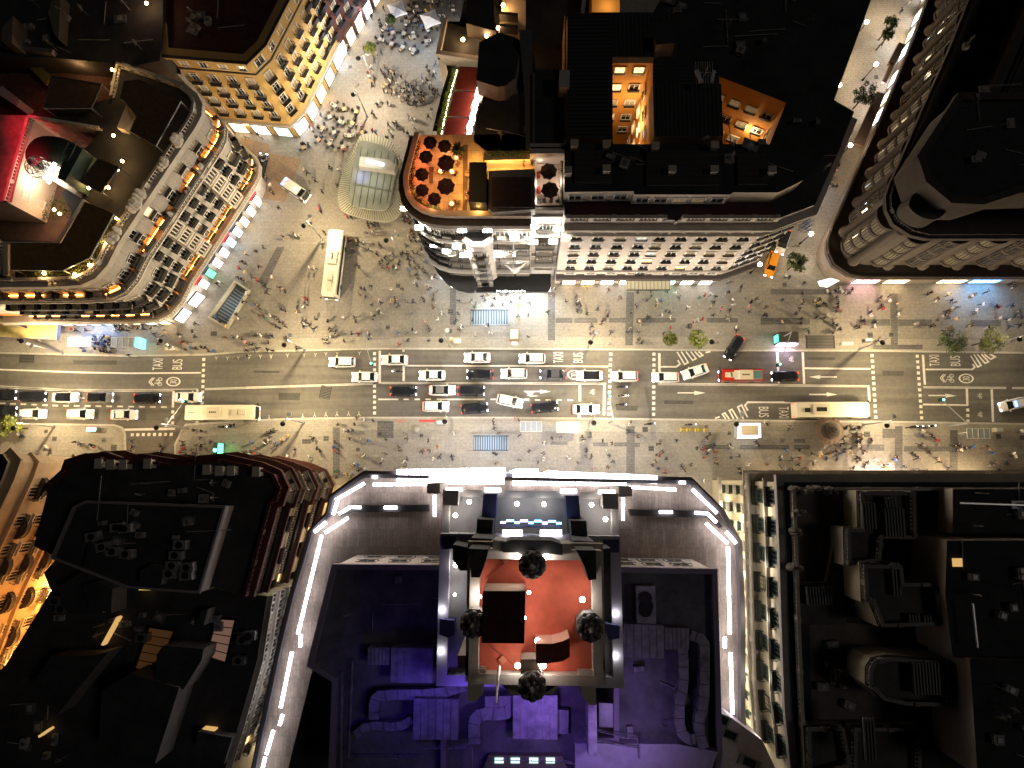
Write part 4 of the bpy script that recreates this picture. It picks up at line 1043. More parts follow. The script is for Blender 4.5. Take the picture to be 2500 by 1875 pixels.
# ------------------------------------------------ dark stone block with giant columns (north-east)
g = lambda pts, z: w2(pts, z)
M3g = [(3400, 885), (960, 885), (850, 860), (735, 785), (690, 690), (685, 600), (720, 500), (770, 400)]
low = A2('M3', M3g, 6.2)+A2('T3', [(950, 1250), (1110, 900), (1320, 380), (1500, -100), (1700, -600)], 6.2)
cen = low+[at(3600, -500, 6).to_2d()[:]]
b = Bld('columned_building', 'dark brown corner building with giant columns, curved bays and stepped rounded roofs', 'building', cen)
base = offs(low, -1.0)if ccw(cen) == cen else offs(low, 1.0)
path = low[::-1] if ccw(cen) != cen else low
path = list(path)
off = lambda d: offs(path, d)
far = [at(3600, -500, 6).to_2d()[:]]
m = MB(); m.prism(ccw([tuple(p) for p in off(-.9)]+far), 0, 6.2, 0, 0); b.part(m, 'ground_storey', [mat('warm_grey_stone', (.22, .18, .15), .8, var=.25, vs=1)])
m = MB(); m.prism(ccw([tuple(p) for p in off(-2.2)]+far), 6.2, 25.2, 0, 0); b.part(m, 'wall', [brst])
m = MB(); band(m, path, 5.6, 6.4, .1, -2.4); b.part(m, 'first_ledge', brst)
m = MB(); balustrade(m, off(-.1), 6.4, .6, False, .4, 60, w=.2); b.part(m, 'ledge_balustrade', brst)
m = MB(); band(m, path, 24.4, 25.3, -.2, -5.0); band(m, path, 23.6, 24.4, -1.0, -2.3); b.part(m, 'cornice', brst)
m = MB(); balustrade(m, off(-.7), 25.3, .8, False, .45, 60, w=.25); b.part(m, 'balustrade', brst)
m = MB(); m.prism(ccw([tuple(p) for p in smoothpath(off(-6.5), 1)]+far), 25.2, 30.5, 0, 1); b.part(m, 'attic', [brst, roofd])
m = MB(); band(m, smoothpath(off(-6.5), 1), 29.9, 30.9, .8, -.6); b.part(m, 'attic_cornice', brst)
m = MB(); balustrade(m, smoothpath(off(-7.6), 1), 30.9, .8, False, .5, 60, w=.2); b.part(m, 'attic_balustrade', brst)
oc = A2('M3', [(1460, 140), (1400, -40), (1700, -500), (3500, -500), (3500, 170), (2140, 210), (1870, 300), (1640, 290)], 36.5)
m = MB(); m.prism(ccw(oc), 30.5, 36.5, 0, 1); b.part(m, 'top_storey', [brst, roofd])
oc2 = ccw(oc); m = MB(); band(m, oc2, 36.2, 37.2, .5, -.4, True); b.part(m, 'top_parapet', brst)
bw = A2('M3', [(1300, 330), (1380, 200), (1500, 180), (1640, 330), (1560, 430), (1440, 430)], 33.5)
m = MB(); m.prism(smoothpath(ccw(bw), 2, True), 30.5, 33.5, 0, 1); b.part(m, 'round_lantern', [brst, mat('glass_roof', (.05, .06, .05), .3)])
mid = off(-2.2)
for x, y, a in pathpts(off(-1.9), 5.6, False, .1):
    k = MB(); k.lathe([(.95, 0), (.95, .8), (.62, 1.1), (.55, 13.8), (.85, 14.4), (.95, 15.2)], 14); o = k.build('giant_column', brst, b.root, True); o.location = Vector((x, y, 7.6))-b.c
for x, y, a in pathpts(off(-2.4), 5.6, False, .6):
    k = MB(); k.lathe([(1.5, 0), (1.5, .4), (1.25, .5), (1.25, 11.6), (1.5, 12), (1.6, 12.6)], 16, sx=1.0, sy=.8)
    for i in range(9):
        t = -math.pi*i/8; k.box((math.cos(t)*1.3, math.sin(t)*1.06, 6), (.12, .12, 11), t, 0)
    for zz in (3.2, 6.2, 9.2): k.lathe([(1.38, zz), (1.38, zz+.35)], 16, sx=1.0, sy=.84)
    o = k.build('bay_window', [brst], b.root); o.location = Vector((x, y, 8.5))-b.c; o.rotation_euler = (0, 0, a)
    k = MB()
    for i in range(8):
        t0, t1 = -math.pi*(i+.15)/8, -math.pi*(i+.85)/8
        for zz in (.8, 3.8, 6.8, 9.8):
            k.add([(math.cos(t0)*1.29, math.sin(t0)*1.04, zz), (math.cos(t1)*1.29, math.sin(t1)*1.04, zz), (math.cos(t1)*1.29, math.sin(t1)*1.04, zz+1.9), (math.cos(t0)*1.29, math.sin(t0)*1.04, zz+1.9)], [(0, 1, 2, 3)])
    k.build('bay_glass', glassd if random.random() < .7 else mat('dim_bay_glass', (.08, .07, .05), .3, em=(1, .75, .45), es=.05), o)
for x, y, a in pathpts(off(-2.0), 5.6, False, .6):
    k = MB(); k.lathe([(1.9, 0), (1.9, .35)], 16, sx=1.0, sy=.75); o = k.build('bay_canopy', brst, b.root); o.location = Vector((x, y, 21.6))-b.c; o.rotation_euler = (0, 0, a)
def longshop(b, path, z0, z1, seg, out):
    P0, P1 = Vector(path[0]), Vector(path[1]); L = (P1-P0).length; d = (P1-P0)/L; a = math.atan2(d.y, d.x)
    for t0, t1, mm in seg:
        p = P0.lerp(P1, (t0+t1)/2); w = L*(t1-t0); k = MB(); k.box((0, -out, (z0+z1)/2), (w, .08, z1-z0), 0, 0)
        for s in (-1, 1): k.box((s*w/2, -out-.08, (z0+z1)/2), (.12, .2, z1-z0+.1), 0, 1)
        for i in (1, 2): k.box((-w/2+w*i/3, -out-.05, (z0+z1)/2), (.05, .05, z1-z0), 0, 1)
        k.box((0, -out-.1, z1+.08), (w+.2, .25, .16), 0, 1)
        o = k.build('shop_window', [mm, metalg], b.root); o.location = Vector((p.x, p.y, 0))-b.c; o.rotation_euler = (0, 0, a)
bl = mat('blue_screen', (.1, .4, .8), .5, em=(.1, .45, 1.0), es=8)
pkm = mat('pink_screen', (.9, .5, .6), .5, em=(1, .6, .7), es=7)
e0, e1 = A('M3', 750, 965, 0), A('M3', 2250, 968, 0)
wl = off(-.9); yw_ = wl[1][1] if abs(wl[1][1]-wl[0][1]) < .5 else wl[-2][1]
longshop(b, ((e0.x+1.0, yw_), (e1.x+1.5, yw_)), .4, 4.4, [(.04, .17, pkm), (.2, .32, shopy), (.47, .61, shopy), (.63, .78, bl)], .1)
sd = [A('M3', 600, 640, 2), A('M3', 900, 80, 2)]
ss = None
for i in range(len(wl)-1):
    a_, b_ = Vector(wl[i]), Vector(wl[i+1])
    if (b_-a_).length > 12 and abs((b_-a_).normalized().y) > .6:
        longshop(b, (wl[i], wl[i+1]), .4, 3.8, [(.1, .32, shopw), (.4, .6, shopy), (.66, .9, shopw)], .1)
cn = [p for p in wl]
k = MB(); k.prism(P_('M3', [(640, 940), (625, 905), (720, 880), (790, 900), (700, 950)], 4.2), 3.9, 4.2, 0, 0, True); b.part(k, 'corner_canopy', mat('lit_white_canopy', (.8, .8, .8), .5, em=(1, .97, .9), es=1.2))
for pts, z in (([(1250, 325), (1300, 345), (1215, 500), (1165, 490)], 3.6), ([(1080, 705), (1140, 725), (975, 1130), (900, 1100)], 3.6), ([(1185, 480), (1215, 495), (1150, 640), (1120, 630)], 3.6)):
    vol(b, 'shop_awning', 'T3', pts, 3.0, z, [MC['brown_strip'], mat('brown_awning', (.05, .035, .03), .9)])
# ------------------------------------------------ yellow corner building, top left
ZY = 24.0
yo = [(405, 128), (600, 145), (638, 108), (700, -10), (740, -90), (300, -200), (400, 60)]
oy = g(yo, ZY)
b = Bld('yellow_building', 'yellow corner building with white windows and dark balconies above lit shops', 'building', oy)
m = MB(); m.prism(ccw(oy), 0, ZY, 0, 1); b.part(m, 'wall', [yelw, roofr])
pa = g([(405, 128), (600, 145)], ZY); pb = g([(600, 145), (638, 108)], ZY); pc = g([(638, 108), (740, -90)], ZY)
pall = g([(400, 60), (405, 128), (600, 145), (638, 108), (740, -90)], ZY)
k = MB(); band(k, pall, ZY-.2, ZY+.5, 1.0, -.5); b.part(k, 'cornice', yelw)
k = MB(); band(k, pall, ZY+.5, ZY+.62, 1.15, .7); b.part(k, 'gutter', MC['dark_fascia'])
k = MB(); band(k, pall, 20.0, 20.25, .18, 0); b.part(k, 'string_course', MC['dark_fascia'])
k = MB(); band(k, pall, 4.2, 4.6, .5, 0); b.part(k, 'ledge', stone)
b.facade(pa, [(21, 1.7)], 4, 1.2, WIN, None, lit=.0); b.facade(pb, [(21, 1.7)], 1, 1.6, WIN, None, lit=0); b.facade(pc, [(21, 1.7)], 5, 1.2, WIN, None, lit=.0)
for pth, n in ((pa, 4), (pb, 1), (pc, 5)):
    b.facade(pth, [(17, 1.9), (13.7, 1.9), (10.4, 1.9), (7.1, 1.9)], n, 1.15, WIN, BALK, 1.45, .9, .03, .2)
shopfront(b, pa, 3, .2, 3.6, [shopy, shopw, MC['dim_shop']], .7, out=.1)
shopfront(b, pb, 1, .2, 3.6, [shopw], .8, out=.1); shopfront(b, pc, 4, .2, 3.6, [shopw, mat('amber_shop', (1, .7, .4), .5, em=(1, .6, .25), es=5), MC['dim_shop'], shopb], .7, out=.1)
for x, y in ((1690, 820), (1780, 800), (1840, 830), (1930, 850)): light('POINT', A('T0', x, y, 5.4), 300, (1, .58, .16), size=.3)
for x, y in ((560, 330), (640, 345), (740, 330), (790, 250), (840, 160)): light('POINT', at(x, y, 11), 330, (1, .76, .42), size=.6)  # added fill lights before the facade, to brighten the yellow walls
# darker neighbour on its left and the low tiled roof
dr = [(345, 150), (405, 156), (480, 250), (440, 210), (345, 165)]
b2 = Bld('tiled_house', 'low house with a brown tiled roof squeezed beside the yellow building', 'building', g([(340, 145), (440, 150), (440, 185), (345, 170)], 20))
m = MB(); m.prism(ccw(g([(340, 140), (436, 158), (443, 182), (345, 168)], 20)), 0, 20, 0, 1); b2.part(m, 'wall', [pinkw, roofr])
b2.facade(g([(345, 168), (443, 182)], 20), [(15, 1.6), (11, 1.6)], 3, 1.1, WIN, BALK, 1.2, .8, 0, .2)
# ------------------------------------------------ red brick building with white window surrounds
rb = g([(712, -30), (790, -160), (860, -330), (700, -330), (640, -120)], ZY)
rb = A2('T1', [(360, -40), (440, -170), (640, -480), (900, -880), (300, -880), (150, -200)], 22)
b = Bld('brick_building', 'dark red brick building with white window surrounds and long balconies', 'building', rb)
m = MB(); m.prism(ccw(rb), 0, 22, 0, 1); b.part(m, 'wall', [redst, roofr])
rp = A2('T1', [(360, -40), (440, -170), (640, -480), (900, -880)], 22)
if ccw(rb) != rb: rp = rp[::-1]
rp2 = rp
k = MB(); band(k, rp, 21.4, 22.4, .8, -.3); b.part(k, 'cornice', redst)
b.facade(rp, [(17.6, 2.0), (13.9, 2.0), (10.2, 2.0), (6.5, 2.0)], 8, 1.2, WINS, balc_mesh('balcony', .8, True, iron, mat('blue_black', (.02, .022, .035), .6)), 1.35, .9, .0, .1)
shopfront(b, rp, 7, .2, 3.8, [shopy, shopw, shopy], .7, out=.1)
for x, y in ((820, 110), (880, 10)): light('POINT', at(x, y, 11), 330, (.9, .9, 1), size=.6)
# ------------------------------------------------ dark blocks in the top left corner
b = Bld('dark_block', 'unlit flat-roofed block at the top left with pale chimney walls', 'building', g([(-300, -300), (400, -300), (400, 60), (395, 150), (120, 140), (-300, 140)], 25))
m = MB(); m.prism(ccw(g([(-300, -300), (398, -300), (398, 60), (390, 148), (330, 160), (120, 140), (-300, 140)], 25)), 0, 25, 0, 1); b.part(m, 'wall', [brst, roofd])
for p, pts, z in (('T0', [(395, 10), (470, -40), (450, 300), (415, 260), (370, 100)], 27), ('T0', [(0, 330), (410, 380), (395, 410), (0, 355)], 26), ('T0', [(20, 200), (100, 120), (90, 330), (10, 320)], 28)):
    vol(b, 'chimney_wall', p, pts, 25, z, [mat('dark_beige', (.12, .10, .085), .85), MC['dark_beige']])
c = A('T0', 1130, 25, 26.2); bulb(b.root, c, .25, off=b.c); light('POINT', c+Vector((0, 0, .4)), 120, (1, .6, .4))
b = Bld('terrace_block', 'low dark building with terrace lamps behind the ornate white block', 'building', g([(-300, 150), (330, 165), (300, 260), (60, 275), (-300, 275)], 21))
m = MB(); m.prism(ccw(g([(-300, 145), (332, 168), (290, 262), (62, 300), (-300, 300)], 20.9)), 0, 20.9, 0, 1); b.part(m, 'wall', [brst, mat('dark_red_deck', (.10, .045, .03), .85, var=.5, vs=1)])
k = MB(); k.prism(P_('T0', [(205, 500), (240, 450), (400, 590), (350, 650)], 22.4), 20.9, 22.4, 0); b.part(k, 'hedge', mat('dry_hedge', (.16, .13, .03), .9, var=.7, vs=5))
k = MB(); k.prism(P_('T0', [(10, 660), (150, 770), (130, 820), (-20, 720)], 24.0), 20.9, 24, 0); b.part(k, 'kiosk_roof', mat('pinkish_panel', (.5, .35, .35), .6))
# ------------------------------------------------ theatre canopy at far left and the block it belongs to
b = Bld('theatre_canopy', 'big flat golden marquee canopy over the pavement at the left edge', 'canopy', A2('M0', [(0, 1215), (450, 1220), (435, 1350), (0, 1320)], 5))
m = MB(); m.prism(P_('M0', [(-700, 1190), (450, 1205), (435, 1355), (-700, 1300)], 5.2), 4.4, 5.2, 0, 1, True)
b.part(m, 'canopy', [mat('dark_violet_edge', (.12, .11, .16), .6), mat('golden_roof', (.42, .34, .14), .7, var=.4, vs=.5)])
m = MB(); c = A('M0', 160, 1235, 5.3)
for i, cl in ((0, 'red_cloth'), (1, 'blue_cloth'), (2, 'yellow_cloth')): pass
for i in range(3):
    k = MB(); k.tube((-1.6+i*.4, -.6, .1), (.9+i*.3, .6-i*.5, .5), .05, n=5); k.box((.3+i*.3, .1-i*.3, .45), (1.2, .35, .15), .4-i*.4, 1)
    o = k.build('flag', [metalg, [mat('red_cloth', (.3, .02, .02), .8), mat('blue_cloth', (.03, .05, .2), .8), mat('dark_cloth', (.05, .02, .03), .8)][i]], b.root); o.location = c-b.c

bp_ = g31([(1410, 180), (1990, 430)]); BL[3].clutter(g31([(1620, -20), (1990, 60), (1980, 130), (1640, 120)]), 31.0, 26, 1); BL[3].clutter(g31([(1400, 380), (1860, 440)]), 34.3, 16, 2); BL[3].clutter(g31([(1930, 270), (2010, 420)]), 31, 6, 5)
BL[2].clutter(A2('T1', [(1880, 400), (2180, 1100)], 31), 31, 8, 3); BL[4].clutter(A2('T3', [(1700, 300), (2200, 1300)], 36.6), 36.5, 14, 4)
# ------------------------------------------------ dark red-brown corner block, bottom left
o = A2('B0', [(330, 215), (345, 172), (420, 148), (520, 142), (600, 170), (700, 150), (860, 175), (960, 165), (1100, 150), (1280, 190), (1355, 222), (1385, 285), (1365, 345), (1340, 350), (1215, 812), (1050, 770), (980, 800), (640, 770), (400, 668), (270, 620), (165, 570), (235, 300)], 27)
b = Bld('red_brown_building', 'dark red-brown corner block with scalloped bays and stepped cornices, bottom left', 'building', o)
m = MB(); m.prism(ccw(o), 0, 27, 0, 1); b.part(m, 'wall', [mat('buff_wall', (.40, .31, .20), .85, var=.2, vs=.8), roofd])
est = A2('B0', [(1100, 150), (1280, 190), (1355, 222), (1385, 285), (1365, 345), (1340, 350), (1215, 812)], 27)
nor = A2('B0', [(235, 300), (330, 215), (345, 172), (420, 148), (520, 142), (600, 170), (700, 150), (860, 175), (960, 165), (1100, 150)], 27)
if ccw(o) != o: est = est[::-1]; nor = nor[::-1]
allp = (est+nor[1:]) if ccw(o) != o else (nor+est[1:])
for z, o_, h in ((26.4, .9, .8), (22.8, 1.3, .5), (18.6, .7, .4), (14.5, 1.2, .5), (10, .7, .4), (6.0, 1.2, .5)):
    m = MB(); band(m, allp, z, z+h, o_, 0); b.part(m, 'cornice', redst)
m = MB(); balustrade(m, allp, 27.2, .9, False, .6, 4, w=.3); b.part(m, 'balustrade', redst)
EE = A2('B0', [(1340, 350), (1215, 812)], 27); EE = EE[::-1] if ccw(o) != o else EE
EC = A2('B0', [(1355, 222), (1385, 285), (1365, 345)], 27); EC = EC[::-1] if ccw(o) != o else EC
rr = [(7.2, 1.9), (11.2, 1.9), (15.8, 1.9), (19.8, 1.9), (23.6, 1.7)]
WR = {k_: win_mesh('window', mat('cream_surround', (.5, .42, .32), .8), gm, 2, True) for k_, gm in (('d', glassd), ('l', glassl), ('c', glassc))}
b.facade(EE, rr, 8, 1.2, WR, BALK, 1.3, .7, .04, .1); b.facade(EC, rr, 3, 1.2, WR, BALC, 1.5, .8, .0, .1)
for x, y, a in pathpts(EE, 4.5, False, .5):
    for z in (11.0, 19.2):
        k = MB(); k.prism([(-1.3, 0), (-1.0, -.8), (1.0, -.8), (1.3, 0)][::1], 0, 3.4, 0); o_ = k.build('oriel', [MC['buff_wall']], b.root); o_.location = Vector((x, y, z))-b.c; o_.rotation_euler = (0, 0, a)
        k = MB(); k.box((0, -.5, 0), (2.8, 1.2, .25), 0); o_ = k.build('oriel_roof', redst, b.root); o_.location = Vector((x, y, z+3.5))-b.c; o_.rotation_euler = (0, 0, a)
for x_, y_ in ((1590, 560), (1500, 900), (1420, 1200), (1340, 1500)):
    c = A('B0', x_, y_, 10); light('POINT', (c.x+1, c.y, 11), 420, (1, .84, .6), size=.5)
m = MB(); pth = A2('B0', [(1590, 215), (1606, 250), (1590, 330), (1570, 400), (1545, 462)], 4.5)
k = MB()
for i in range(4): k.tube((*pth[i], 4.5), (*pth[i+1], 4.5), .10, n=5)
b.part(k, 'light_string', mat('gold_led', (1, .8, .3), .5, em=(1, .72, .25), es=30))
g1, g2 = A('B0', 1585, 380, 2.5), A('B0', 1560, 440, 2.5)
light('AREA', A('B0', 1575, 340, 4), 900, (1, .75, .35), None, 5, (R(50), 0, R(70)))
for x, y in ((490, 165), (550, 170), (610, 170), (730, 165), (1020, 195), (1080, 200), (1138, 200), (1262, 205)):
    c = A('B0', x, y, 28.2); k = MB(); k.box((0, 0, -.5), (.8, 1.1, 1.6), 0, 0); k.box((0, 0, .35), (1, 1.3, .15), 0, 0); o_ = k.build('chimney', offw, b.root); o_.location = c-b.c
# inner raised roof with pale parapet
ir = A2('B0', [(430, 350), (1110, 375), (985, 795), (640, 770), (265, 625), (370, 380)], 29.5)
m = MB(); m.prism(ccw(ir), 27, 29.5, 0, 1); b.part(m, 'inner_roof', [offw, roofd])
m = MB(); band(m, ccw(ir), 29.5, 30.0, .12, -.2, True); b.part(m, 'inner_parapet', mat('grey_trim', (.22, .2, .2), .7))
# rooftop plant
def ac(b, p, x, y, z, s=(1.6, 1.1, 1.2), rz=0.0, fans=1, name='air_conditioner', m_=None):
    c = A(p, x, y, z); k = MB(); k.box((0, 0, s[2]/2), s, 0, 0)
    for i in range(fans):
        fx = (i-(fans-1)/2)*s[0]/max(fans, 1)
        k.lathe([(min(s[0]/fans, s[1])*.38, 0), (min(s[0]/fans, s[1])*.38, .12), (.05, .1)], 12, (fx, 0, s[2]), 1)
    for lx in (-.4, .4): k.box((lx*s[0], 0, -.1), (.1, s[1], .2), 0, 1)
    o = k.build(name, [m_ or metalg, iron], b.root); o.location = c-b.c+Vector((0, 0, .2)); o.rotation_euler = (0, 0, rz)
for x, y, r in ((600, 475, .1), (640, 480, .1), (905, 560, 0), (885, 610, 0), (870, 660, 0), (855, 700, 0), (940, 668, .1), (935, 708, .1), (580, 592, 0), (645, 603, 0), (480, 520, .2), (530, 570, .3)):
    ac(b, 'B0', x, y, 29.6, rz=r, m_=mat('pale_plant', (.2, .19, .19), .6))
m = MB(); m.prism(P_('B0', [(440, 540), (520, 620), (620, 615), (620, 640), (410, 668)], 31), 29.5, 31, 0, 1); b.part(m, 'stair_house', [mat('mauve_wall', (.20, .16, .17), .8), roofd])
# ------------------------------------------------ courtyard block south of it
o = A2('B0', [(1050, 775), (1150, 800), (1312, 815), (1285, 980), (1262, 1130), (1215, 1300), (1150, 1520), (1100, 1680), (1040, 1900), (-500, 1900), (-300, 1500), (30, 1150), (250, 790), (215, 700), (270, 640)], 23.5)
b = Bld('courtyard_building', 'dark courtyard block with a pale balconied facade, south of the red-brown corner block', 'building', o)
m = MB(); m.prism(ccw(o), 0, 23.5, 0, 1); b.part(m, 'wall', [yel2, roofd])
ef = A2('B0', [(1312, 815), (1285, 980), (1262, 1130), (1215, 1300), (1150, 1520), (1100, 1680)], 23.5)
ef = ef[::-1] if ccw(o) != o else ef
for z in (22.9, 19, 15.2, 11.4, 7.6, 4.2):
    m = MB(); band(m, ef, z, z+.35, .7 if z > 22 else .35, 0); b.part(m, 'string_course', stone)
b.facade(ef, [(5.4, 1.9), (9.2, 1.9), (13, 1.9), (16.8, 1.9)], 17, 1.2, WIN, BALC, 1.35, .85, .02, .1, bd=.8)
b.facade(ef, [(20.2, 1.6)], 17, 1.2, WIN, None, lit=.02)
for pts, z0, z1 in (([(690, 690), (740, 660), (812, 675), (790, 760), (680, 760)], 27, 31), ([(985, 890), (1020, 880), (1000, 960), (965, 950)], 23.5, 26), ([(480, 740), (550, 780), (545, 900), (440, 870), (400, 760)], 23.5, 27),
                    ([(800, 1060), (1000, 1075), (990, 1130), (900, 1275), (760, 1230), (770, 1100)], 23.5, 27.5), ([(250, 1110), (440, 1110), (530, 1090), (400, 1250), (280, 1400), (150, 1260)], 23.5, 27), ([(880, 1265), (760, 1640), (480, 1600), (500, 1280), (640, 1195)], 23.5, 28),
                    ([(970, 1480), (1140, 1510), (1100, 1640), (960, 1560)], 23.5, 25.5), ([(280, 770), (400, 700), (540, 760), (500, 900), (330, 900)], 23.5, 26)):
    m = MB(); m.prism(P_('B0', pts, z1), z0 if z0 < 27 else 23.5, z1, 0, 1); b.part(m, 'roof_block', [mat('grey_beige_wall', (.18, .16, .145), .85, var=.2, vs=1), roofd])
for pts in ([(1065, 925), (1158, 930), (1110, 1140), (1015, 1110)], [(735, 965), (860, 985), (770, 1190), (665, 1170)]):
    m = MB(); pl = P_('B0', pts, 23.6); m.prism(pl, 23.5, 23.58, 0); ob = b.part(m, 'skylight', mat('warm_skylight' if pts[0][0] > 1000 else 'amber_skylight', (.15, .06, .03), .4, em=(.9, .5, .36) if pts[0][0] > 1000 else (.6, .25, .08), es=.12 if pts[0][0] > 1000 else .05))
    k = MB(); band(k, pl, 23.5, 24.0, .15, -.05, True)
    (x0, y0), (x1, y1), (x2, y2), (x3, y3) = pl
    for i in range(1, 5):
        t = i/5; k.tube((x0+(x3-x0)*t, y0+(y3-y0)*t, 23.7), (x1+(x2-x1)*t, y1+(y2-y1)*t, 23.7), .06, n=4)
    b.part(k, 'skylight_frame', iron)
for x, y, r, w in ((560, 980, 1.1, .5), (1040, 1460, -.1, .4), (730, 775, 0, .3), (240, 1475, .6, .25)):
    k = MB(); k.box((0, 0, .5), (4 if w == .5 else 1.6, .3, 1.0), r, 0); o_ = k.build('lit_window_strip', mat('amber_window', (.5, .3, .1), .5, em=(1, .6, .2), es=w), b.root); o_.location = A('B0', x, y, 23.6)-b.c
for x, y in ((720, 1010), (1240, 1000), (1210, 1020), (1190, 1120), (300, 830), (330, 870), (800, 1150)): ac(b, 'B0', x, y, 23.6, fans=1)
for y in (1100, 1350, 1590): pass
# ------------------------------------------------ ochre facade at the far left
og = w2([(290, 1120), (300, 1135), (290, 1165), (165, 1440), (60, 1720), (-300, 2600), (-1200, 2600), (-1200, 1120)], 0)
b = Bld('ochre_building', 'ochre lit facade with curved bays and iron balconies at the left edge', 'building', og)
m = MB(); m.prism(ccw(og), 0, 27, 0, 1); b.part(m, 'wall', [mat('ochre_stone', (.46, .34, .22), .85, var=.2, vs=.8), roofd])
of = w2([(285, 1119), (300, 1135), (290, 1165), (165, 1440), (60, 1720)], 0)[::-1] if ccw(og) != og else w2([(285, 1119), (300, 1135), (290, 1165), (165, 1440), (60, 1720)], 0)
om = w2([(290, 1165), (165, 1440), (60, 1720)], 0); om = om[::-1] if ccw(og) != og else om
for z, o_ in ((26, 1.2), (21.5, .6), (12, .6), (5.2, 1.0)):
    m = MB(); band(m, of, z, z+.4, o_, 0); b.part(m, 'cornice', MC['ochre_stone'])
b.facade(om, [(6.6, 2.2), (10.8, 2.2), (15, 2.2), (19.2, 1.9)], 9, 1.5, WR, BALC, 1.5, .9, .05, .1)
for x, y, a in pathpts(of, 6.0, False, .3):
    for z in (9.8, 14.0, 18.2):
        k = MB(); k.lathe([(1.6, 0), (1.7, .2), (1.6, .25), (1.6, 1.0), (1.7, 1.05)], 16, sx=1, sy=.7); o_ = k.build('bowed_balcony', [brst], b.root); o_.location = Vector((x, y, z))-b.c; o_.rotation_euler = (0, 0, a)
light('POINT', A('B0', 205, 790, 5.5)+Vector((3, 0, 0)), 4200, (1, .44, .10), size=.3); bulb(b.root, A('B0', 205, 785, 6.0)+Vector((1.5, 0, 0)), .25, off=b.c)
light('POINT', A('B0', 60, 1150, 6)+Vector((3.5, 0, 0)), 5200, (1, .42, .10), size=.3); light('POINT', A('B0', 340, 520, 6), 4000, (1, .44, .12), size=.3); light('POINT', A('B0', 120, 1000, 14)+Vector((4, 0, 0)), 2500, (1, .42, .1), size=.4)  # last light added higher up to deepen the amber on the wall
light('POINT', w2([(330, 1180)], 6)[0]+(9,), 1800, (1, .72, .42), size=.3)
# ------------------------------------------------ tower block with LED-lined terraces
zt = 24.5
Po = A2('B1', [(515, 128), (350, 245), (330, 335), (238, 428), (140, 760), (85, 985), (-20, 1480), (-60, 1680), (-100, 2100)], zt)+A2('B2', [(1300, 2100), (1195, 1390), (1197, 900), (1180, 485), (1088, 318), (930, 162)], zt)
b = Bld('tower_building', 'stone tower block with red roof deck, white LED lined timber terraces and violet roofs', 'building', Po)
b.part(MB().prism(ccw(Po), 0, zt, 0, 1), 'wall', [stone, brickmat('timber_deck', (.30, .24, .19), (.23, .185, .15), (.16, .13, .1), .45, 2.4, 0, .02, .3)])
pp = ccw(Po)
m = MB(); band(m, pp, zt, zt+1.1, .15, -.35, True); band(m, pp, zt-.9, zt, .6, 0, True); b.part(m, 'parapet', mat('dark_parapet', (.10, .09, .095), .7))
def led(p, pts, z=zt+1.3, w=.32, m_=None, name='led_strip', h=.22):
    k = MB()
    for i in range(len(pts)-1):
        a0, a1 = A(p, *pts[i], z), A(p, *pts[i+1], z); d = a1-a0
        n_ = max(1, round(d.length/1.7)); g_ = .14 if n_ > 1 else 0
        for j in range(n_):
            c = a0.lerp(a1, (j+.5)/n_); k.box((c.x, c.y, z), (d.length/n_-g_, w, h), math.atan2(d.y, d.x), (i+j*j) % 3 == 1)
    b.part(k, name, [m_, m_] if m_ else [ledw, mat('white_led_soft', (1, 1, 1), .5, em=(.93, .9, 1), es=7)])
for p, pts in (('B1', [(360, 260), (515, 170)]), ('B1', [(350, 335), (372, 265)]), ('B1', [(305, 430), (430, 350)]), ('B1', [(252, 425), (312, 375)]), ('B1', [(165, 960), (290, 440)]), ('B1', [(178, 1025), (180, 962)]), ('B1', [(75, 1345), (135, 1050)]),
               ('B1', [(0, 1590), (38, 1460)]), ('B1', [(555, 177), (664, 177)]), ('B1', [(670, 176), (840, 175)]), ('B1', [(880, 230), (880, 347)]), ('B1', [(380, 330), (440, 295), (495, 297)]), ('B1', [(617, 298), (683, 298)]), ('B1', [(555, 139), (580, 139)]),
               ('B1', [(70, 1435), (85, 1380)]), ('B1', [(-60, 1850), (-5, 1600)]),
               ('B2', [(610, 190), (860, 205)]), ('B2', [(580, 245), (580, 368)]), ('B2', [(940, 200), (1072, 328)]), ('B2', [(955, 325), (1020, 328), (1068, 375)]), ('B2', [(770, 321), (838, 321)]), ('B2', [(1012, 378), (1128, 488)]), ('B2', [(1128, 500), (1138, 960)]),
               ('B2', [(1112, 975), (1112, 1030)]), ('B2', [(1142, 1055), (1152, 1380)]), ('B2', [(1120, 425), (1170, 485)]), ('B2', [(875, 168), (905, 168)])):
    led(p, pts, w=.38 if 'x' else .3)
for pts in ([(218, 565), (235, 500)], [(180, 705), (198, 640)], [(150, 850), (163, 785)], [(118, 962), (125, 935)], [(70, 1145), (88, 1085)], [(45, 1260), (58, 1200)], [(10, 1380), (22, 1345)]):
    led('B1', pts, 21, .3)
for pts in ([(1170, 598), (1170, 612)], [(1175, 820), (1175, 840)], [(1183, 960), (1183, 985)]): led('B2', pts, 21, .4)
led('B1', [(680, 128), (1253, 118)], 24.9, 1.5); led('B1', [(850, 150), (1245, 150)], 25.6, 1.3); led('B2', [(0, 150), (600, 152)], 25.2, 1.6); led('B2', [(185, 128), (760, 152)], 24.9, 1.1)
led('B1', [(842, 180), (905, 152)], 25.3, .5)
light('AREA', A('K1', 1100, 60, 12), 5200, (.93, .92, 1), None, 38, (R(50), 0, 0), sy=1.5)
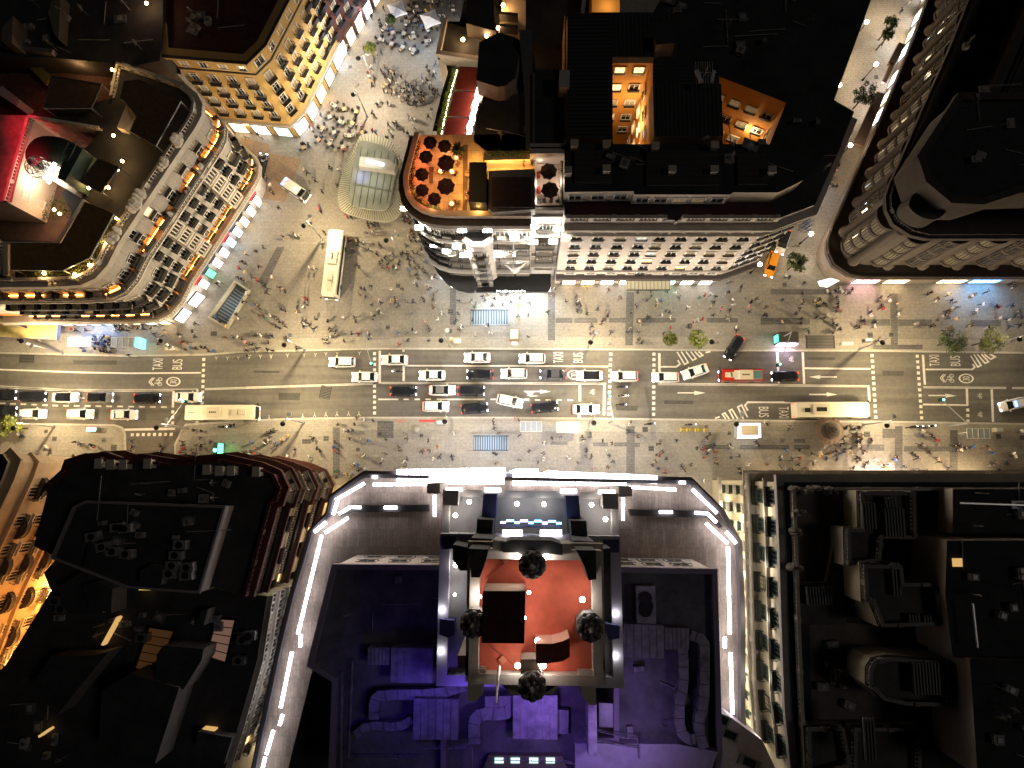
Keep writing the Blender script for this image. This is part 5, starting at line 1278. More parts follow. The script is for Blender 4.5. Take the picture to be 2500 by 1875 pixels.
# marquee over the entrance
m = MB(); m.prism(P_('K1', [(830, 95), (1250, 95), (1250, 160), (830, 165)], 6), 5, 6, 0, 0, True); b.part(m, 'marquee', metalg)
led('K1', [(930, 92), (1170, 92)], 6.3, .9)
led('K1', [(1225, 108), (1285, 88)], 6.0, .5, mat('orange_sign', (1, .5, .2), .5, em=(1, .42, .12), es=2.5), 'orange_sign')
led('K1', [(870, 95), (965, 70)], 6.0, .4, mat('blue_sign', (.2, .5, 1), .5, em=(.2, .5, 1), es=4), 'blue_sign')
# dark trench and ledge between the two terrace levels
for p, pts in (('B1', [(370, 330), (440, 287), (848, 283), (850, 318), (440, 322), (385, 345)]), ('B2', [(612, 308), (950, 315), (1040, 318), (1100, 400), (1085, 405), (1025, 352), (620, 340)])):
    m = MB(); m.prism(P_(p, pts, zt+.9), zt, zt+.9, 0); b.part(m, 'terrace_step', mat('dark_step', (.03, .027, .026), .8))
# raised roofs either side, violet in the photo from coloured lamps
zr_ = 35.5
rf = mat('grey_membrane', (.13, .125, .13), .85, var=.55, vs=.35, bump=.2)
for nm, p, pts in (('west_roof', 'B1', [(362, 600), (932, 605), (932, 1700), (345, 1700), (365, 1190), (235, 1110)]), ('east_roof', 'B2', [(538, 615), (1052, 625), (1078, 1560), (1060, 1700), (400, 1700), (400, 1500), (538, 1500)])):
    pl = P_(p, pts, zr_); m = MB(); m.prism(pl, zt, zr_, 0, 1); b.part(m, nm, [offw, rf])
    k = MB(); band(k, pl, zr_, zr_+.9, .25, -.35, True); b.part(k, nm+'_parapet', mat('mauve_parapet', (.22, .19, .23), .8))
for p, a_, c_, n in (('B1', (415, 560), (932, 560), 3), ('B2', (540, 590), (990, 600), 3)):
    pth = A2(p, [a_, c_], 35.5)
y0 = P_('B1', [(362, 600), (932, 605)], zr_); 
b.facade(sorted(A2('B1', [(400, 601), (928, 604)], zr_), reverse=True)[::1], [(27.0, 1.3), (31, 1.3)], 3, 2.2, WIN, None, lit=0, cur=0)
b.facade(sorted(A2('B2', [(542, 616), (1000, 624)], zr_), reverse=True), [(27.0, 1.3), (31, 1.3)], 3, 2.2, WIN, None, lit=0, cur=0)
m = MB(); m.prism(P_('B1', [(105, 1700), (240, 1150), (360, 1190), (345, 1700)], 30), zt, 30, 0, 1); b.part(m, 'low_roof', [mat('mauve_parapet', (.2, .2, .2)), roofd])
m = MB(); m.prism(P_('B1', [(932, 1230), (1400, 1230), (1400, 1800), (932, 1800)], 35.4), zt, 35.4, 0, 1); m.prism(P_('B2', [(-60, 1230), (400, 1230), (400, 1800), (-60, 1800)], 35.3), zt, 35.3, 0, 1); b.part(m, 'south_roof', [rf, rf])
m = MB(); m.prism(P_('B2', [(330, 1530), (870, 1535), (1075, 1575), (1000, 1800), (330, 1800)], 37), 35, 37, 0, 0); b.part(m, 'lilac_roof', mat('pale_membrane', (.42, .38, .42), .8, var=.15, vs=1))
m = MB(); m.prism(P_('B2', [(1082, 1385), (1130, 1385), (1310, 1515), (1385, 1680), (1300, 1800), (1000, 1800), (1082, 1560)], 28), zt-3, 28, 0, 0); b.part(m, 'low_wing', mat('pale_membrane', (.4, .4, .4)))
for x, y in ((1095, 1405), (1140, 1485), (1240, 1630)):
    c = A('B2', x, y, 28.1); k = MB(); k.box((0, 0, 0), (2.0 if y < 1600 else 2.6, 1.3, .12), -.4, 0); k.box((0, 0, .03), (1.5, .9, .14), -.4, 1); o_ = k.build('roof_light', [metalg, glassd], b.root); o_.location = c-b.c
lm = mat('lilac_metal', (.30, .28, .30), .55, .3, var=.5, vs=.8, bump=.1)
def hv(p, pts, h=2.2, z=35.5):
    pl = P_(p, pts, z+h); m = MB(); m.prism(pl, z+.25, z+h, 0, 0, True)
    (x0, y0), (x1, y1) = min(pl), max(pl); w = x1-x0
    for i in range(1, 6):
        xx = x0+w*i/6; ys = [y for x, y in pl]; m.box((xx, (min(ys)+max(ys))/2, z+h+.03), (.06, max(ys)-min(ys)-.1, .06), 0, 1)
    b.part(m, 'air_handling_unit', [lm, metalg])
hv('B1', [(652, 1030), (872, 1034), (868, 1215), (650, 1212)]); hv('B1', [(530, 1030), (645, 1030), (645, 1120), (530, 1120)], 1.8); hv('B1', [(772, 1295), (1005, 1300), (998, 1512), (766, 1510)])
hv('K2', [(893, 915), (1348, 915), (1350, 1368), (890, 1360)]); hv('K2', [(605, 925), (890, 920), (890, 1085), (605, 1080)], 1.4); hv('B2', [(585, 905), (795, 915), (793, 1088), (560, 1078)]); hv('B2', [(797, 925), (928, 930), (925, 1040), (797, 1040)], 1.7)
hv('K2', [(1353, 1060), (1462, 1070), (1460, 1310), (1353, 1310)], 1.0); hv('K2', [(1775, 990), (1962, 1000), (1955, 1245), (1775, 1240)], .5)
def duct(p, pts, w=1.1, z=36.6):
    P = smoothpath(A2(p, pts, z), 1); m = MB(); band(m, P, z-.5, z+.4, w/2, -w/2)
    for x, y, a in pathpts(P, 1.4): m.box((x, y, z), (.07, w+.12, 1.0), a, 1)
    b.part(m, 'duct', [lm, metalg])
duct('B1', [(1040, 1225), (890, 1270), (600, 1270), (565, 1300), (565, 1400)]); duct('K2', [(500, 1400), (490, 1170), (560, 1090), (800, 1100), (890, 1030)], 1.3); duct('B1', [(470, 1480), (530, 1430), (700, 1440), (765, 1400)], .9)
duct('B2', [(800, 960), (870, 960), (893, 1040), (893, 1240), (872, 1290), (872, 1460), (920, 1505), (955, 1500)], 1.1); duct('B2', [(930, 960), (1000, 985), (1005, 1060), (1000, 1340), (972, 1400), (978, 1480), (1000, 1550)], 1.1)
m = MB(); m.prism(P_('B2', [(398, 1325), (442, 1325), (446, 1600), (400, 1600)], 40), 36, 40, 0); b.part(m, 'duct_tower', lm)
ac(b, 'B2', 690, 800, 35.6, (2.2, 4.4, 1.2), 0, 1, 'chiller', lm)
for yy in (770, 835):
    c = A('B2', 697, yy, 37.1); k = MB(); k.lathe([(.75, 0), (.75, .15), (.1, .12)], 14); o_ = k.build('fan', iron, b.root); o_.location = c-b.c
def rail(p, pts, z, h=1.0):
    P = A2(p, pts, z); m = MB()
    for i in range(len(P)-1):
        for hh in (h, h*.5): m.tube((*P[i], z+hh), (*P[i+1], z+hh), .045, n=4)
    for x, y, a in pathpts(P, 1.6, False, .05): m.tube((x, y, z), (x, y, z+h), .04, n=4)
    b.part(m, 'railing', lm)
rail('B1', [(460, 1090), (440, 1590), (830, 1590)], 35.6); rail('B1', [(830, 1540), (1078, 1540), (1078, 1650)], 36.5); rail('B2', [(370, 1430), (590, 1485), (650, 1490), (655, 1590)], 37); rail('B2', [(370, 1490), (590, 1530), (650, 1535)], 37); rail('B1', [(405, 1150), (400, 1660)], 35.6); rail('K2', [(640, 1540), (1400, 1560), (1530, 1590)], 36)
m = MB(); m.prism(P_('K2', [(640, 1530), (1400, 1540), (1480, 1750), (560, 1750)], 36.4), 35.3, 36.4, 0); b.part(m, 'window_wall', mat('olive_wall', (.16, .14, .09), .8))
for x in (750, 915, 1105, 1275):
    c = A('K2', x, 1582, 36.5); k = MB(); k.box((0, 0, 0), (1.0, .55, .1), 0, 0); o_ = k.build('lit_roof_window', mat('teal_lit_glass', (.5, .8, .7), .4, em=(.6, .95, .85), es=1.2), b.root); o_.location = c-b.c
for x, y, z, pw, cl in ((1150, 1720, 46, 800, (.2, .11, 1)), (1330, 1820, 46, 1700, (.34, .17, 1)), (1540, 1850, 45, 1300, (.5, .32, 1)), (960, 1780, 45, 450, (.14, .07, 1)), (980, 1480, 48, 110, (.42, .28, 1)), (1640, 1520, 48, 110, (.6, .45, 1))):
    light('SPOT', at(x, y, z), pw, cl, size=.8, rot=(0, 0, 0), spot=128, blend=.9)
# --- the tower itself
f37 = P_('K1', [(215, 300), (1955, 330), (1960, 800), (205, 760)], 37)
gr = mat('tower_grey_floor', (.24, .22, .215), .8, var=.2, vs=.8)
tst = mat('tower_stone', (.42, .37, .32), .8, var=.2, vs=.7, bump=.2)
dks = mat('dark_pier_stone', (.045, .042, .04), .85, var=.5, vs=1.2, bump=.3)  # near-black mottled stone for the buttresses
m = MB(); m.prism(f37, zt, 37, 0, 1); b.part(m, 'front_wing', [tst, gr])
m = MB(); band(m, f37, 37, 38.3, .3, -.5, True); b.part(m, 'front_wing_parapet', tst)
sh = P_('K1', [(205, 770), (1960, 800), (1960, 1500), (1950, 1800), (205, 1800)], 41)
sh = P_('N', [(1088, 1312), (1500, 1318), (1508, 1660), (1080, 1655)], 41)
m = MB(); m.prism(sh, zt, 41, 0, 1); b.part(m, 'shaft', [tst, gr])
m = MB(); band(m, sh, 41, 42.2, .5, -.6, True); b.part(m, 'shaft_parapet', mat('lilac_stone', (.38, .34, .36), .8))
sh2 = P_('N', [(1160, 1345), (1455, 1350), (1460, 1655), (1155, 1650)], 52)
redd = mat('red_roof_deck', (.44, .085, .045), .75, var=.25, vs=.7)
m = MB(); m.prism(sh2, 41, 52, 0, 1); b.part(m, 'upper_shaft', [tst, redd])
m = MB(); band(m, sh2, 52, 53.4, .35, -.55, True); band(m, sh2, 50.3, 51, .8, 0, True); b.part(m, 'upper_parapet', tst)
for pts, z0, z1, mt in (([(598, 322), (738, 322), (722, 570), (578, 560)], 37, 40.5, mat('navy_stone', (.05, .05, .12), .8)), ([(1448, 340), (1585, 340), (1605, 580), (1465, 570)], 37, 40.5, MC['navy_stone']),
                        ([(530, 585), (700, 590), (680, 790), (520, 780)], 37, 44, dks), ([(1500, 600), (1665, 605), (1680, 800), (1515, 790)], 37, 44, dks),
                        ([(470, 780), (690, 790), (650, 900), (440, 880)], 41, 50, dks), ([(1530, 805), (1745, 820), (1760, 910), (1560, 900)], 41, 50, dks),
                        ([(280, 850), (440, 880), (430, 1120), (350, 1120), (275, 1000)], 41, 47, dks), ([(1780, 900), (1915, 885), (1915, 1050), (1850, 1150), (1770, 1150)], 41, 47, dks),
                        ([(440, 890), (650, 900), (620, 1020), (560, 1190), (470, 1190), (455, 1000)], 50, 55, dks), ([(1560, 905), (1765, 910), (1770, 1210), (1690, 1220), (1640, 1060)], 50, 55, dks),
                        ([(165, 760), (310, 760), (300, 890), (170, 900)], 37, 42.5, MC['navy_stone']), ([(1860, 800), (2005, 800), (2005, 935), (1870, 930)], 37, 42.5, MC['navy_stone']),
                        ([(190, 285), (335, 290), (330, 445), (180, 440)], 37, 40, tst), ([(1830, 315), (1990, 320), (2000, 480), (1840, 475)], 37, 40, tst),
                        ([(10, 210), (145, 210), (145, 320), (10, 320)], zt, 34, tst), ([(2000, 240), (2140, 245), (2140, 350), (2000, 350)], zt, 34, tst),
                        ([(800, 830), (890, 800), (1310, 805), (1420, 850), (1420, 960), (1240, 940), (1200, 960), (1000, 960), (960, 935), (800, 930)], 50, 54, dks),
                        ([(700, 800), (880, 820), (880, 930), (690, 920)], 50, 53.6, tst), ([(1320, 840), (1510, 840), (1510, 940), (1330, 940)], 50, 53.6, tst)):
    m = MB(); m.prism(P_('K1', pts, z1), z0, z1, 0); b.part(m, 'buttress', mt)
for pts, z0, z1, mt in (([(325, 505), (655, 505), (655, 640), (325, 640)], 41, 51, tst), ([(430, 640), (612, 640), (605, 760), (430, 760)], 41, 53, tst), ([(428, 725), (580, 725), (578, 900), (520, 975), (430, 970)], 41, 47, offw),
                        ([(1495, 540), (1835, 545), (1835, 660), (1495, 660)], 41, 51, tst), ([(1560, 670), (1740, 670), (1740, 780), (1560, 780)], 41, 53, tst), ([(1585, 760), (1740, 760), (1745, 1015), (1665, 1010), (1585, 900)], 41, 47, offw),
                        ([(135, 560), (310, 560), (310, 680), (200, 770), (125, 740)], zt, 40, MC['lilac_stone']), ([(1845, 600), (1970, 600), (1985, 780), (1900, 810), (1845, 680)], zt, 40, MC['lilac_stone']),
                        ([(140, 130), (290, 150), (295, 290), (230, 325), (135, 290)], 37, 43, MC['navy_stone']), ([(1840, 180), (1985, 200), (1985, 330), (1880, 350), (1845, 260)], 37, 43, MC['navy_stone']),
                        ([(970, 545), (1125, 545), (1190, 690), (970, 690)], 50, 54.5, tst), ([(660, 680), (770, 700), (870, 850), (960, 900), (1210, 900), (1310, 830), (1380, 720), (1490, 690), (1490, 740), (1380, 790), (1300, 905), (870, 905), (760, 790), (660, 730)], 45, 52.5, tst),
                        ([(570, -620), (1000, -620), (1000, 382), (568, 378)], 0, 0, None)):
    if mt is None: continue
    m = MB(); m.prism(P_('K2', pts, z1), z0, z1, 0); b.part(m, 'corner_block', mt)
k = MB(); a0, a1 = A('K1', 620, 1200, 52.05), A('K1', 905, 965, 52.05); d = a1-a0; c = (a0+a1)/2; k.box((c.x, c.y, 52.08), (d.length, .12, .12), math.atan2(d.y, d.x)); b.part(k, 'deck_kerb', mat('dull_red_kerb', (.25, .05, .03), .8))
k = MB(); a0, a1 = A('K2', 655, 400, 52.05), A('K2', 900, 600, 52.05); d = a1-a0; c = (a0+a1)/2; k.box((c.x, c.y, 52.08), (d.length, .12, .12), math.atan2(d.y, d.x)); b.part(k, 'deck_kerb', MC['dull_red_kerb'])
for p_, x_, y_ in (('K1', 825, 1000), ('K2', 785, 550)):
    c = A(p_, x_, y_, 52.1); k = MB(); k.box((0, 0, .05), (.6, .6, .12), .75, 0); o_ = k.build('deck_hatch', mat('orange_hatch', (.5, .16, .08), .7), b.root); o_.location = c-b.c
box = P_('N', [(1179, 1443), (1283, 1443), (1280, 1571), (1175, 1570)], 56.5)
m = MB(); m.prism(box, 52, 56.5, 0, 1); b.part(m, 'red_roof_house', [mat('cream_paint', (.6, .42, .3), .8), mat('maroon_roof', (.06, .012, .012), .8, var=.3, vs=1)])
m = MB(); m.prism(P_('K2', [(1128, 385), (1300, 385), (1400, 360), (1472, 325), (1475, 520), (1400, 565), (1250, 588), (1128, 590)], 55.5), 52, 55.5, 0, 1); b.part(m, 'curved_roof_house', [mat('salmon_wall', (.55, .3, .22), .8), mat('maroon_tiles', (.16, .04, .03), .8, var=.3, vs=2)])
for p, x, y in (('K1', 1105, 1075), ('K2', 480, 205), ('K2', 1695, 245), ('K2', 1090, 860)):
    c = A(p, x, y, 56.5); k = MB()
    k.lathe([(1.05, -4.4), (1.15, -3.6), (1.18, -1.6), (1.32, -1.5), (1.3, -1.1)], 8, a0=R(22.5))
    for i in range(8):
        t = math.pi*i/4
        k.lathe([(.1, -1.2), (.34, -1.1), (.42, -.7), (.3, -.3), (.08, -.2)], 7, (math.cos(t)*.85, math.sin(t)*.85, 0))
    for i in range(6):
        t = math.pi*i/3+.3; k.lathe([(.1, -.8), (.28, -.6), (.3, -.2), (.1, .1)], 6, (math.cos(t)*.42, math.sin(t)*.42, 0))
    k.lathe([(.4, -.8), (.32, .1), (.12, .5), (.18, .7), (.03, 1.1)], 8)
    o_ = k.build('finial', [mat('finial_stone', (.15, .135, .125), .8, var=.4, vs=3)], b.root, True); o_.location = c-b.c
for z, lst in ((38.4, [('K1', 450, 405), ('K1', 305, 545), ('K1', 945, 425), ('K1', 1225, 430), ('K1', 1720, 435), ('K1', 1865, 585)]),
               (42.0, [('K1', 310, 1060), ('K1', 300, 1370), ('K2', 160, 40), ('K2', 150, 465), ('K2', 1945, 80), ('K2', 1942, 515)]),
               (53.6, [('K1', 960, 975), ('K1', 1235, 980), ('K1', 560, 1390), ('K1', 1625, 1420), ('K2', 1010, 120), ('K2', 1145, 355), ('K2', 940, 610), ('K2', 1205, 610), ('K1', 1070, 1345)])):
    for p, x, y in lst:
        big = z in (38.4,) or (p, x) in (('K1', 960), ('K1', 1235), ('K1', 1625), ('K2', 1145), ('K2', 940), ('K2', 1205), ('K1', 310))
        bulb(b.root, A(p, x, y, z), .27 if big else .17, bulbw, 'roof_lamp', b.c)
        light('POINT', A(p, x, y, z+.45), 120 if z > 50 else 48, (1, .93, .88) if z > 50 else (.9, .92, 1), size=.25)
for pts in ([(205, 275), (380, 275)], [(608, 280), (778, 280)], [(1395, 292), (1565, 292)], [(1790, 303), (1965, 303)]): led('K1', pts, 38.6, .45, ledw2)
for pts in ([(795, 730), (1000, 730)], [(1185, 730), (1410, 730)]): led('K1', pts, 42.5, .7, ledw2)
m = MB(); p0, p1 = A('K1', 770, 605, 40), A('K1', 1410, 615, 40); n_ = 9
b.part(MB().box(((p0.x+p1.x)/2, p0.y-.5, 39.6), (p1.x-p0.x, .25, 3.0), 0, 0), 'roof_sign', mat('sign_dark', (.03, .03, .05), .5))
for i in range(n_):
    t = (i+.5)/n_; c = p0.lerp(p1, t); k = MB(); k.box((0, 0, 0), (.55+.25*(i % 2), .2, .14), 0, 0); o_ = k.build('sign_light', mat('cyan_neon', (.2, .8, 1), .5, em=(.15, .65, 1), es=10) if i % 3 else mat('violet_neon', (.6, .5, 1), .5, em=(.6, .5, 1), es=10), b.root); o_.location = c-b.c+Vector((0, -.05+(i % 2)*.2, 1.3))
m = MB(); m.tube(A('K2', 750, 620, 53)-b.c, A('K2', 718, 1000, 60)-b.c, .16, .08, 7)
for t in (.3, .6): pass
b.clutter(A2('B1', [(400, 640), (900, 1000)], 35.5), 35.5, 6, 7); b.clutter(A2('B2', [(560, 1120), (1000, 1480)], 35.5), 35.5, 6, 8)
m.build('flagpole', mat('white_metal', (.6, .6, .6)), b.root)
# ------------------------------------------------ stepped pale yellow block with roof balustrades, bottom right
So = w2([(1912, 1177), (1919, 1330), (1924, 1500), (1933, 1730), (1950, 1900), (2000, 2300), (4200, 2300), (4200, 1177)], 33)
b = Bld('stepped_building', 'pale yellow building with green shutters, long iron balconies and balustraded roof terraces, bottom right', 'building', So)
So = ccw(So)
m = MB(); m.prism(So, 0, 33, 0, 1); b.part(m, 'wall', [yel2, roofd])
wf = w2([(1912, 1177), (1919, 1330), (1924, 1500), (1933, 1730), (1950, 1900)], 33)
wf2 = wf if (wf[0][1] > wf[-1][1]) else wf[::-1]
chk = offs(wf2, 1.0)
if chk[0][0] > wf2[0][0]: wf2 = wf2[::-1]
nf = w2([(3600, 1177), (1912, 1177)], 33)
pall = (nf+wf2[1:]) if (Vector(nf[-1])-Vector(wf2[0])).length < 1 else wf2+nf[::-1][1:]
for z, h, o_ in ((32.4, .8, .9), (21.6, .4, 1.5), (26.9, .3, .5), (5.2, .5, .5)):
    m = MB(); band(m, pall, z, z+h, o_, 0); b.part(m, 'cornice', mat('grey_trim2', (.30, .27, .24), .8, var=.2, vs=1))
m = MB(); balustrade(m, offs(pall, 1.2), 22.0, .9, False, .4, 5, w=.2); b.part(m, 'balustrade', stone)
m = MB(); balustrade(m, offs(pall, -.8), 33.2, 1.0, False, .45, 6, w=.35); b.part(m, 'roof_balustrade', stone)
WG = {k_: win_mesh('window', mat('green_shutter', (.03, .05, .04), .6), gm, 2) for k_, gm in (('d', glassd), ('l', glassl), ('c', glassc))}
b.facade(wf2, [(7.0, 1.9), (10.7, 1.9), (14.4, 1.9), (18.1, 1.9)], 13, 1.15, WG, balc_mesh('balcony', .7, False, stone, stone), 1.3, .9, .0, .1)
b.facade(wf2, [(23.2, 2.1), (28.2, 1.9)], 9, 1.7, WG, BALK, 1.5, .8, .0, .1, bd=1.0)
gr2 = mat('grey_terrace', (.13, .105, .095), .85, var=.3, vs=.8)
def terr(pts, z0, z1, wallm=yel2, topm=None, bal=True, name='roof_terrace'):
    pl = P_('B3', pts, z1); m = MB(); m.prism(pl, z0, z1, 0, 1); b.part(m, name, [wallm, topm or mat('terrace_grey', (.085, .08, .076), .85, var=.35, vs=.5)])
    if bal: k = MB(); balustrade(k, offs(pl, -.3, True), z1, .9, True, .45, 5, w=.35); b.part(k, 'roof_balustrade', mat('dim_stone', (.20, .18, .165), .8, var=.2, vs=1))
m = MB(); m.prism(P_('B3', [(520, 215), (800, 215), (800, 390), (780, 900), (1000, 920), (1000, 1400), (600, 1410), (590, 900), (530, 870)], 33.06), 33, 33.06, 0); b.part(m, 'red_terrace', gr2)
terr([(835, 210), (1130, 210), (1135, 465), (960, 460), (950, 580), (770, 600), (765, 400), (840, 400)], 33, 36.5)
terr([(530, 690), (680, 690), (740, 390), (770, 390), (780, 910), (560, 910), (530, 870)], 33, 33.9, bal=False)
terr([(850, 585), (1060, 590), (1070, 680), (1220, 680), (1275, 740), (1275, 910), (950, 920), (900, 790), (860, 790)], 33, 38)
terr([(880, 1130), (910, 1080), (1000, 1065), (1300, 1090), (1310, 1330), (1080, 1325), (960, 1300), (880, 1220)], 33, 37.5)
terr([(560, 1430), (760, 1430), (800, 1640), (570, 1700)], 33, 34.2); terr([(800, 1430), (1160, 1430), (1160, 1700), (800, 1700)], 33, 34.0, bal=True)
terr([(1310, 470), (2200, 470), (2200, 1100), (1340, 1080), (1300, 750)], 33, 40, offw, roofd, False, 'tall_roof_block')
terr([(1340, 200), (2300, 200), (2300, 430), (1340, 430)], 33, 36, offw, roofd, False, 'roof_block')
terr([(1430, 1090), (2300, 1100), (2300, 1900), (1470, 1700)], 33, 41, offw, roofd, False, 'tall_roof_block')
for x, y, w, h in ((895, 340, 1.9, 3.0), (1030, 375, 2.6, 3.2), (1010, 660, 1.2, 3.6), (1160, 1170, 3, 3.4), (870, 1480, 1.4, 4.4), (1010, 270, 1.6, 1.2), (630, 730, 3.0, 1.0), (635, 780, 3.0, 1.0), (1100, 865, 1.4, 1), (1170, 870, 1.2, 1)):
    c = A('B3', x, y, 37 if x > 800 else 34.3); k = MB()
    for i in range(int(w*3)): k.box((-w/2+(i+.5)/3, 0, .3), (.16, h, .5), 0, 0)
    k.box((0, 0, .05), (w, h, .1), 0, 1); o_ = k.build('slatted_plant_cover', [mat('dim_steel', (.12, .12, .125), .5), iron], b.root); o_.location = c-b.c+Vector((0, 0, 1.2 if y > 500 and x > 800 else .1))
for x, y, rz in ((1350, 1120, 0), (1352, 1180, 0)): ac(b, 'B3', x, y, 37, rz=rz)
for pts in ([(1445, 800), (1470, 1030)], [(1380, 275), (1710, 285)]):
    a0, a1 = A('B3', *pts[0], 41.5), A('B3', *pts[1], 41.5); k = MB(); k.tube(a0-b.c, a1-b.c, .12, n=6); k.build('steel_pipe', mat('bright_steel', (.5, .5, .5), .35, .8), b.root)
k = MB(); k.box((0, 0, 0), (1.2, .9, .06)); o_ = k.build('lit_skylight', MC['amber_window'], b.root); o_.location = A('B3', 1367, 585, 40.1)-b.c
for x, y in ((520, 210), (600, 205), (680, 208), (1320, 215), (525, 320), (525, 420), (510, 610)):
    c = A('B3', x, y, 33.4); k = MB()
    for i in range(5): k.lathe([(.3, 0), (.42, .5), (.2, 1.0), (.3, 1.3), (.04, 1.6)], 7, (random.uniform(-.8, .8), random.uniform(-.3, .3), 0))
    o_ = k.build('stone_urns', MC['dim_stone'], b.root); o_.location = c-b.c
for y_ in (1230, 1330, 1430, 1540, 1650, 1760):
    c = at(1722, y_, 0); light('POINT', (c.x, c.y, 8), 700, (1, .86, .6), size=.5); light('POINT', (c.x-.8, c.y-2, 17), 1100, (1, .88, .62), size=.5); light('POINT', (c.x-.3, c.y, 27), 300, (1, .88, .7), size=.5)  # alley fill lights added to make the west facade visible
nn = w2([(1748, 1170), (3400, 1176)], 0)
shy = nn[0][1]
longshop(b, ((nn[1][0], nn[0][1]), (nn[0][0], nn[0][1])), .3, 4.0, [(.60, .70, shopy), (.72, .80, mat('rosy_shop_light', (.9, .8, .7), .5, em=(1, .80, .66), es=9)), (.82, .86, shopy)], .15)

b.clutter(A2('B3', [(1460, 1200), (2000, 1600)], 41), 41, 14, 9); b.clutter(A2('B3', [(1360, 560), (2000, 1000)], 40), 40, 14, 10); b.clutter(A2('B3', [(620, 950), (820, 1350)], 33), 33.05, 8, 11); b.clutter(A2('B3', [(1400, 220), (2000, 400)], 36), 36, 10, 12)
for b_ in BL:
    if b_.root.name == 'red_brown_building': b_.clutter(A2('B0', [(450, 230), (1200, 340)], 27), 27, 12, 13); b_.clutter(A2('B0', [(420, 400), (1000, 560)], 29.5), 29.5, 12, 14)
    if b_.root.name == 'courtyard_building': b_.clutter(A2('B0', [(250, 900), (1180, 1000)], 23.5), 23.5, 14, 15); b_.clutter(A2('B0', [(50, 1300), (450, 1600)], 23.5), 23.5, 10, 16)
    if b_.root.name == 'dark_block': b_.clutter(A2('T0', [(100, 60), (1200, 400)], 25), 25, 18, 17)
    if b_.root.name == 'yellow_building': b_.clutter(A2('T0', [(1420, 60), (1900, 280)], 24), 24, 9, 18)
    if b_.root.name == 'terrace_block': b_.clutter(A2('T0', [(60, 560), (800, 760)], 21), 20.9, 10, 19)
    b_.finish()
# ================================================================ STREET FURNITURE
LP = 3500
steel = mat('lamp_grey', (.28, .28, .28), .5, .4)
lens = mat('lamp_lens', (1, 1, 1), .5, em=(1, .92, .72), es=14)
def make_lamp(label):
    t = thing('street_lamp', label, 'street lamp')
    m = MB(); m.tube((0, 0, 0), (0, 0, 9.2), .11, .07, 8); m.lathe([(.25, 0), (.2, .5), (.12, .6)], 10); m.build('pole', steel, t)
    m = MB(); m.tube((-.95, 0, 9.0), (.95, 0, 9.0), .05, n=6); m.build('arm', steel, t)
    m = MB(); m.lathe([(.42, 0), (.42, .1), (.2, .22), (.02, .25)], 14, (-.95, 0, 8.95)); m.build('lamp_head', iron, t)
    m = MB(); m.lathe([(.38, 0), (.36, .08), (.1, .12)], 14, (.95, 0, 8.95)); m.build('lamp_head', mat('pale_lamp_head', (.7, .7, .66), .5), t)
    for s in (-1, 1):
        m = MB(); m.lathe([(.05, -.12), (.3, -.05), (.33, 0)], 12, (s*.95, 0, 8.93)); m.build('lens', lens, t)
    return t
NL = [('L0', 205, 122, -25, 'by the golden marquee canopy'), ('L0', 1275, 125, -30, 'beside the lit bus shelter screen'), ('L1', 320, 95, 60, 'north kerb west of the traffic light'), ('L1', 1530, 60, 60, 'north kerb by the metro stairs'),
      ('M1', 470, 440, 60, 'on the square left of the parked white bus'), ('M1', 1120, 565, 35, 'on the square right of the parked white bus'), ('T1', 845, 690, 70, 'among the terrace tables on the square'), ('T1', 905, 430, 30, 'by the small tree north of the square'),
      ('L2', 787, 73, 60, 'north kerb above the word BUS'), ('L2', 1728, 75, 50, 'beside the second round tree of the north kerb'), ('L3', 1155, 85, 40, 'north kerb by the bicycle stand'), ('L3', 2210, 60, 40, 'at the right edge on the north kerb'),
      ('L0', 130, 735, 60, 'beside the round tree at the left edge'), ('L0', 1242, 742, 40, 'on the south kerb at the side road mouth'), ('L1', 310, 702, 60, 'on the south kerb right of the long white bus'), ('L1', 1543, 680, 80, 'by the red strip on the south kerb'),
      ('L2', 797, 690, 80, 'on the south kerb beside the twin shelters'), ('L2', 1912, 705, 60, 'on the south kerb beside the square lit kiosk'), ('L3', 1183, 718, 50, 'on the south kerb by the band of street sellers')]
lamp0 = make_lamp('x')
for i, (p, x, y, a, l) in enumerate(NL):
    c = A(p, x, y, 9.0); c.z = 0
    lb = 'grey double-headed street lamp '+l
    if i == 0: o = lamp0; o.location = c; o.rotation_euler = (0, 0, R(a)); o['label'] = lb; o['group'] = 'double-headed street lamps'
    else: o = dup(lamp0, c, R(a), lb, 'double-headed street lamps')
    col = (1.0, .78, .45) if c.y < 42 else (1.0, .84, .62)
    k = LP*(1.0 if p[0] == 'L' else 1.15)*(1.65 if i % 2 == 0 else .4)
    light('POINT', (c.x+.95*math.cos(R(a)), c.y+.95*math.sin(R(a)), 8.6), k, col, size=.1)
def make_small(label):
    t = thing('wall_lamp_post', label, 'street lamp')
    m = MB(); m.tube((0, 0, 0), (0, 0, 4.6), .09, .06, 8); m.lathe([(.22, 0), (.15, .6), (.1, .7)], 10); m.build('pole', iron, t)
    m = MB(); m.lathe([(.12, 4.6), (.28, 4.7), (.34, 5.1), (.2, 5.2)], 10); m.build('lantern', mat('lantern_glow', (1, .9, .7), .5, em=(1, .88, .62), es=22), t)
    m = MB(); m.lathe([(.36, 5.2), (.1, 5.4), (.02, 5.5)], 10); m.build('cap', iron, t) if False else None
    t.name = 'lamp_post'
    return t
sm = make_small('x')
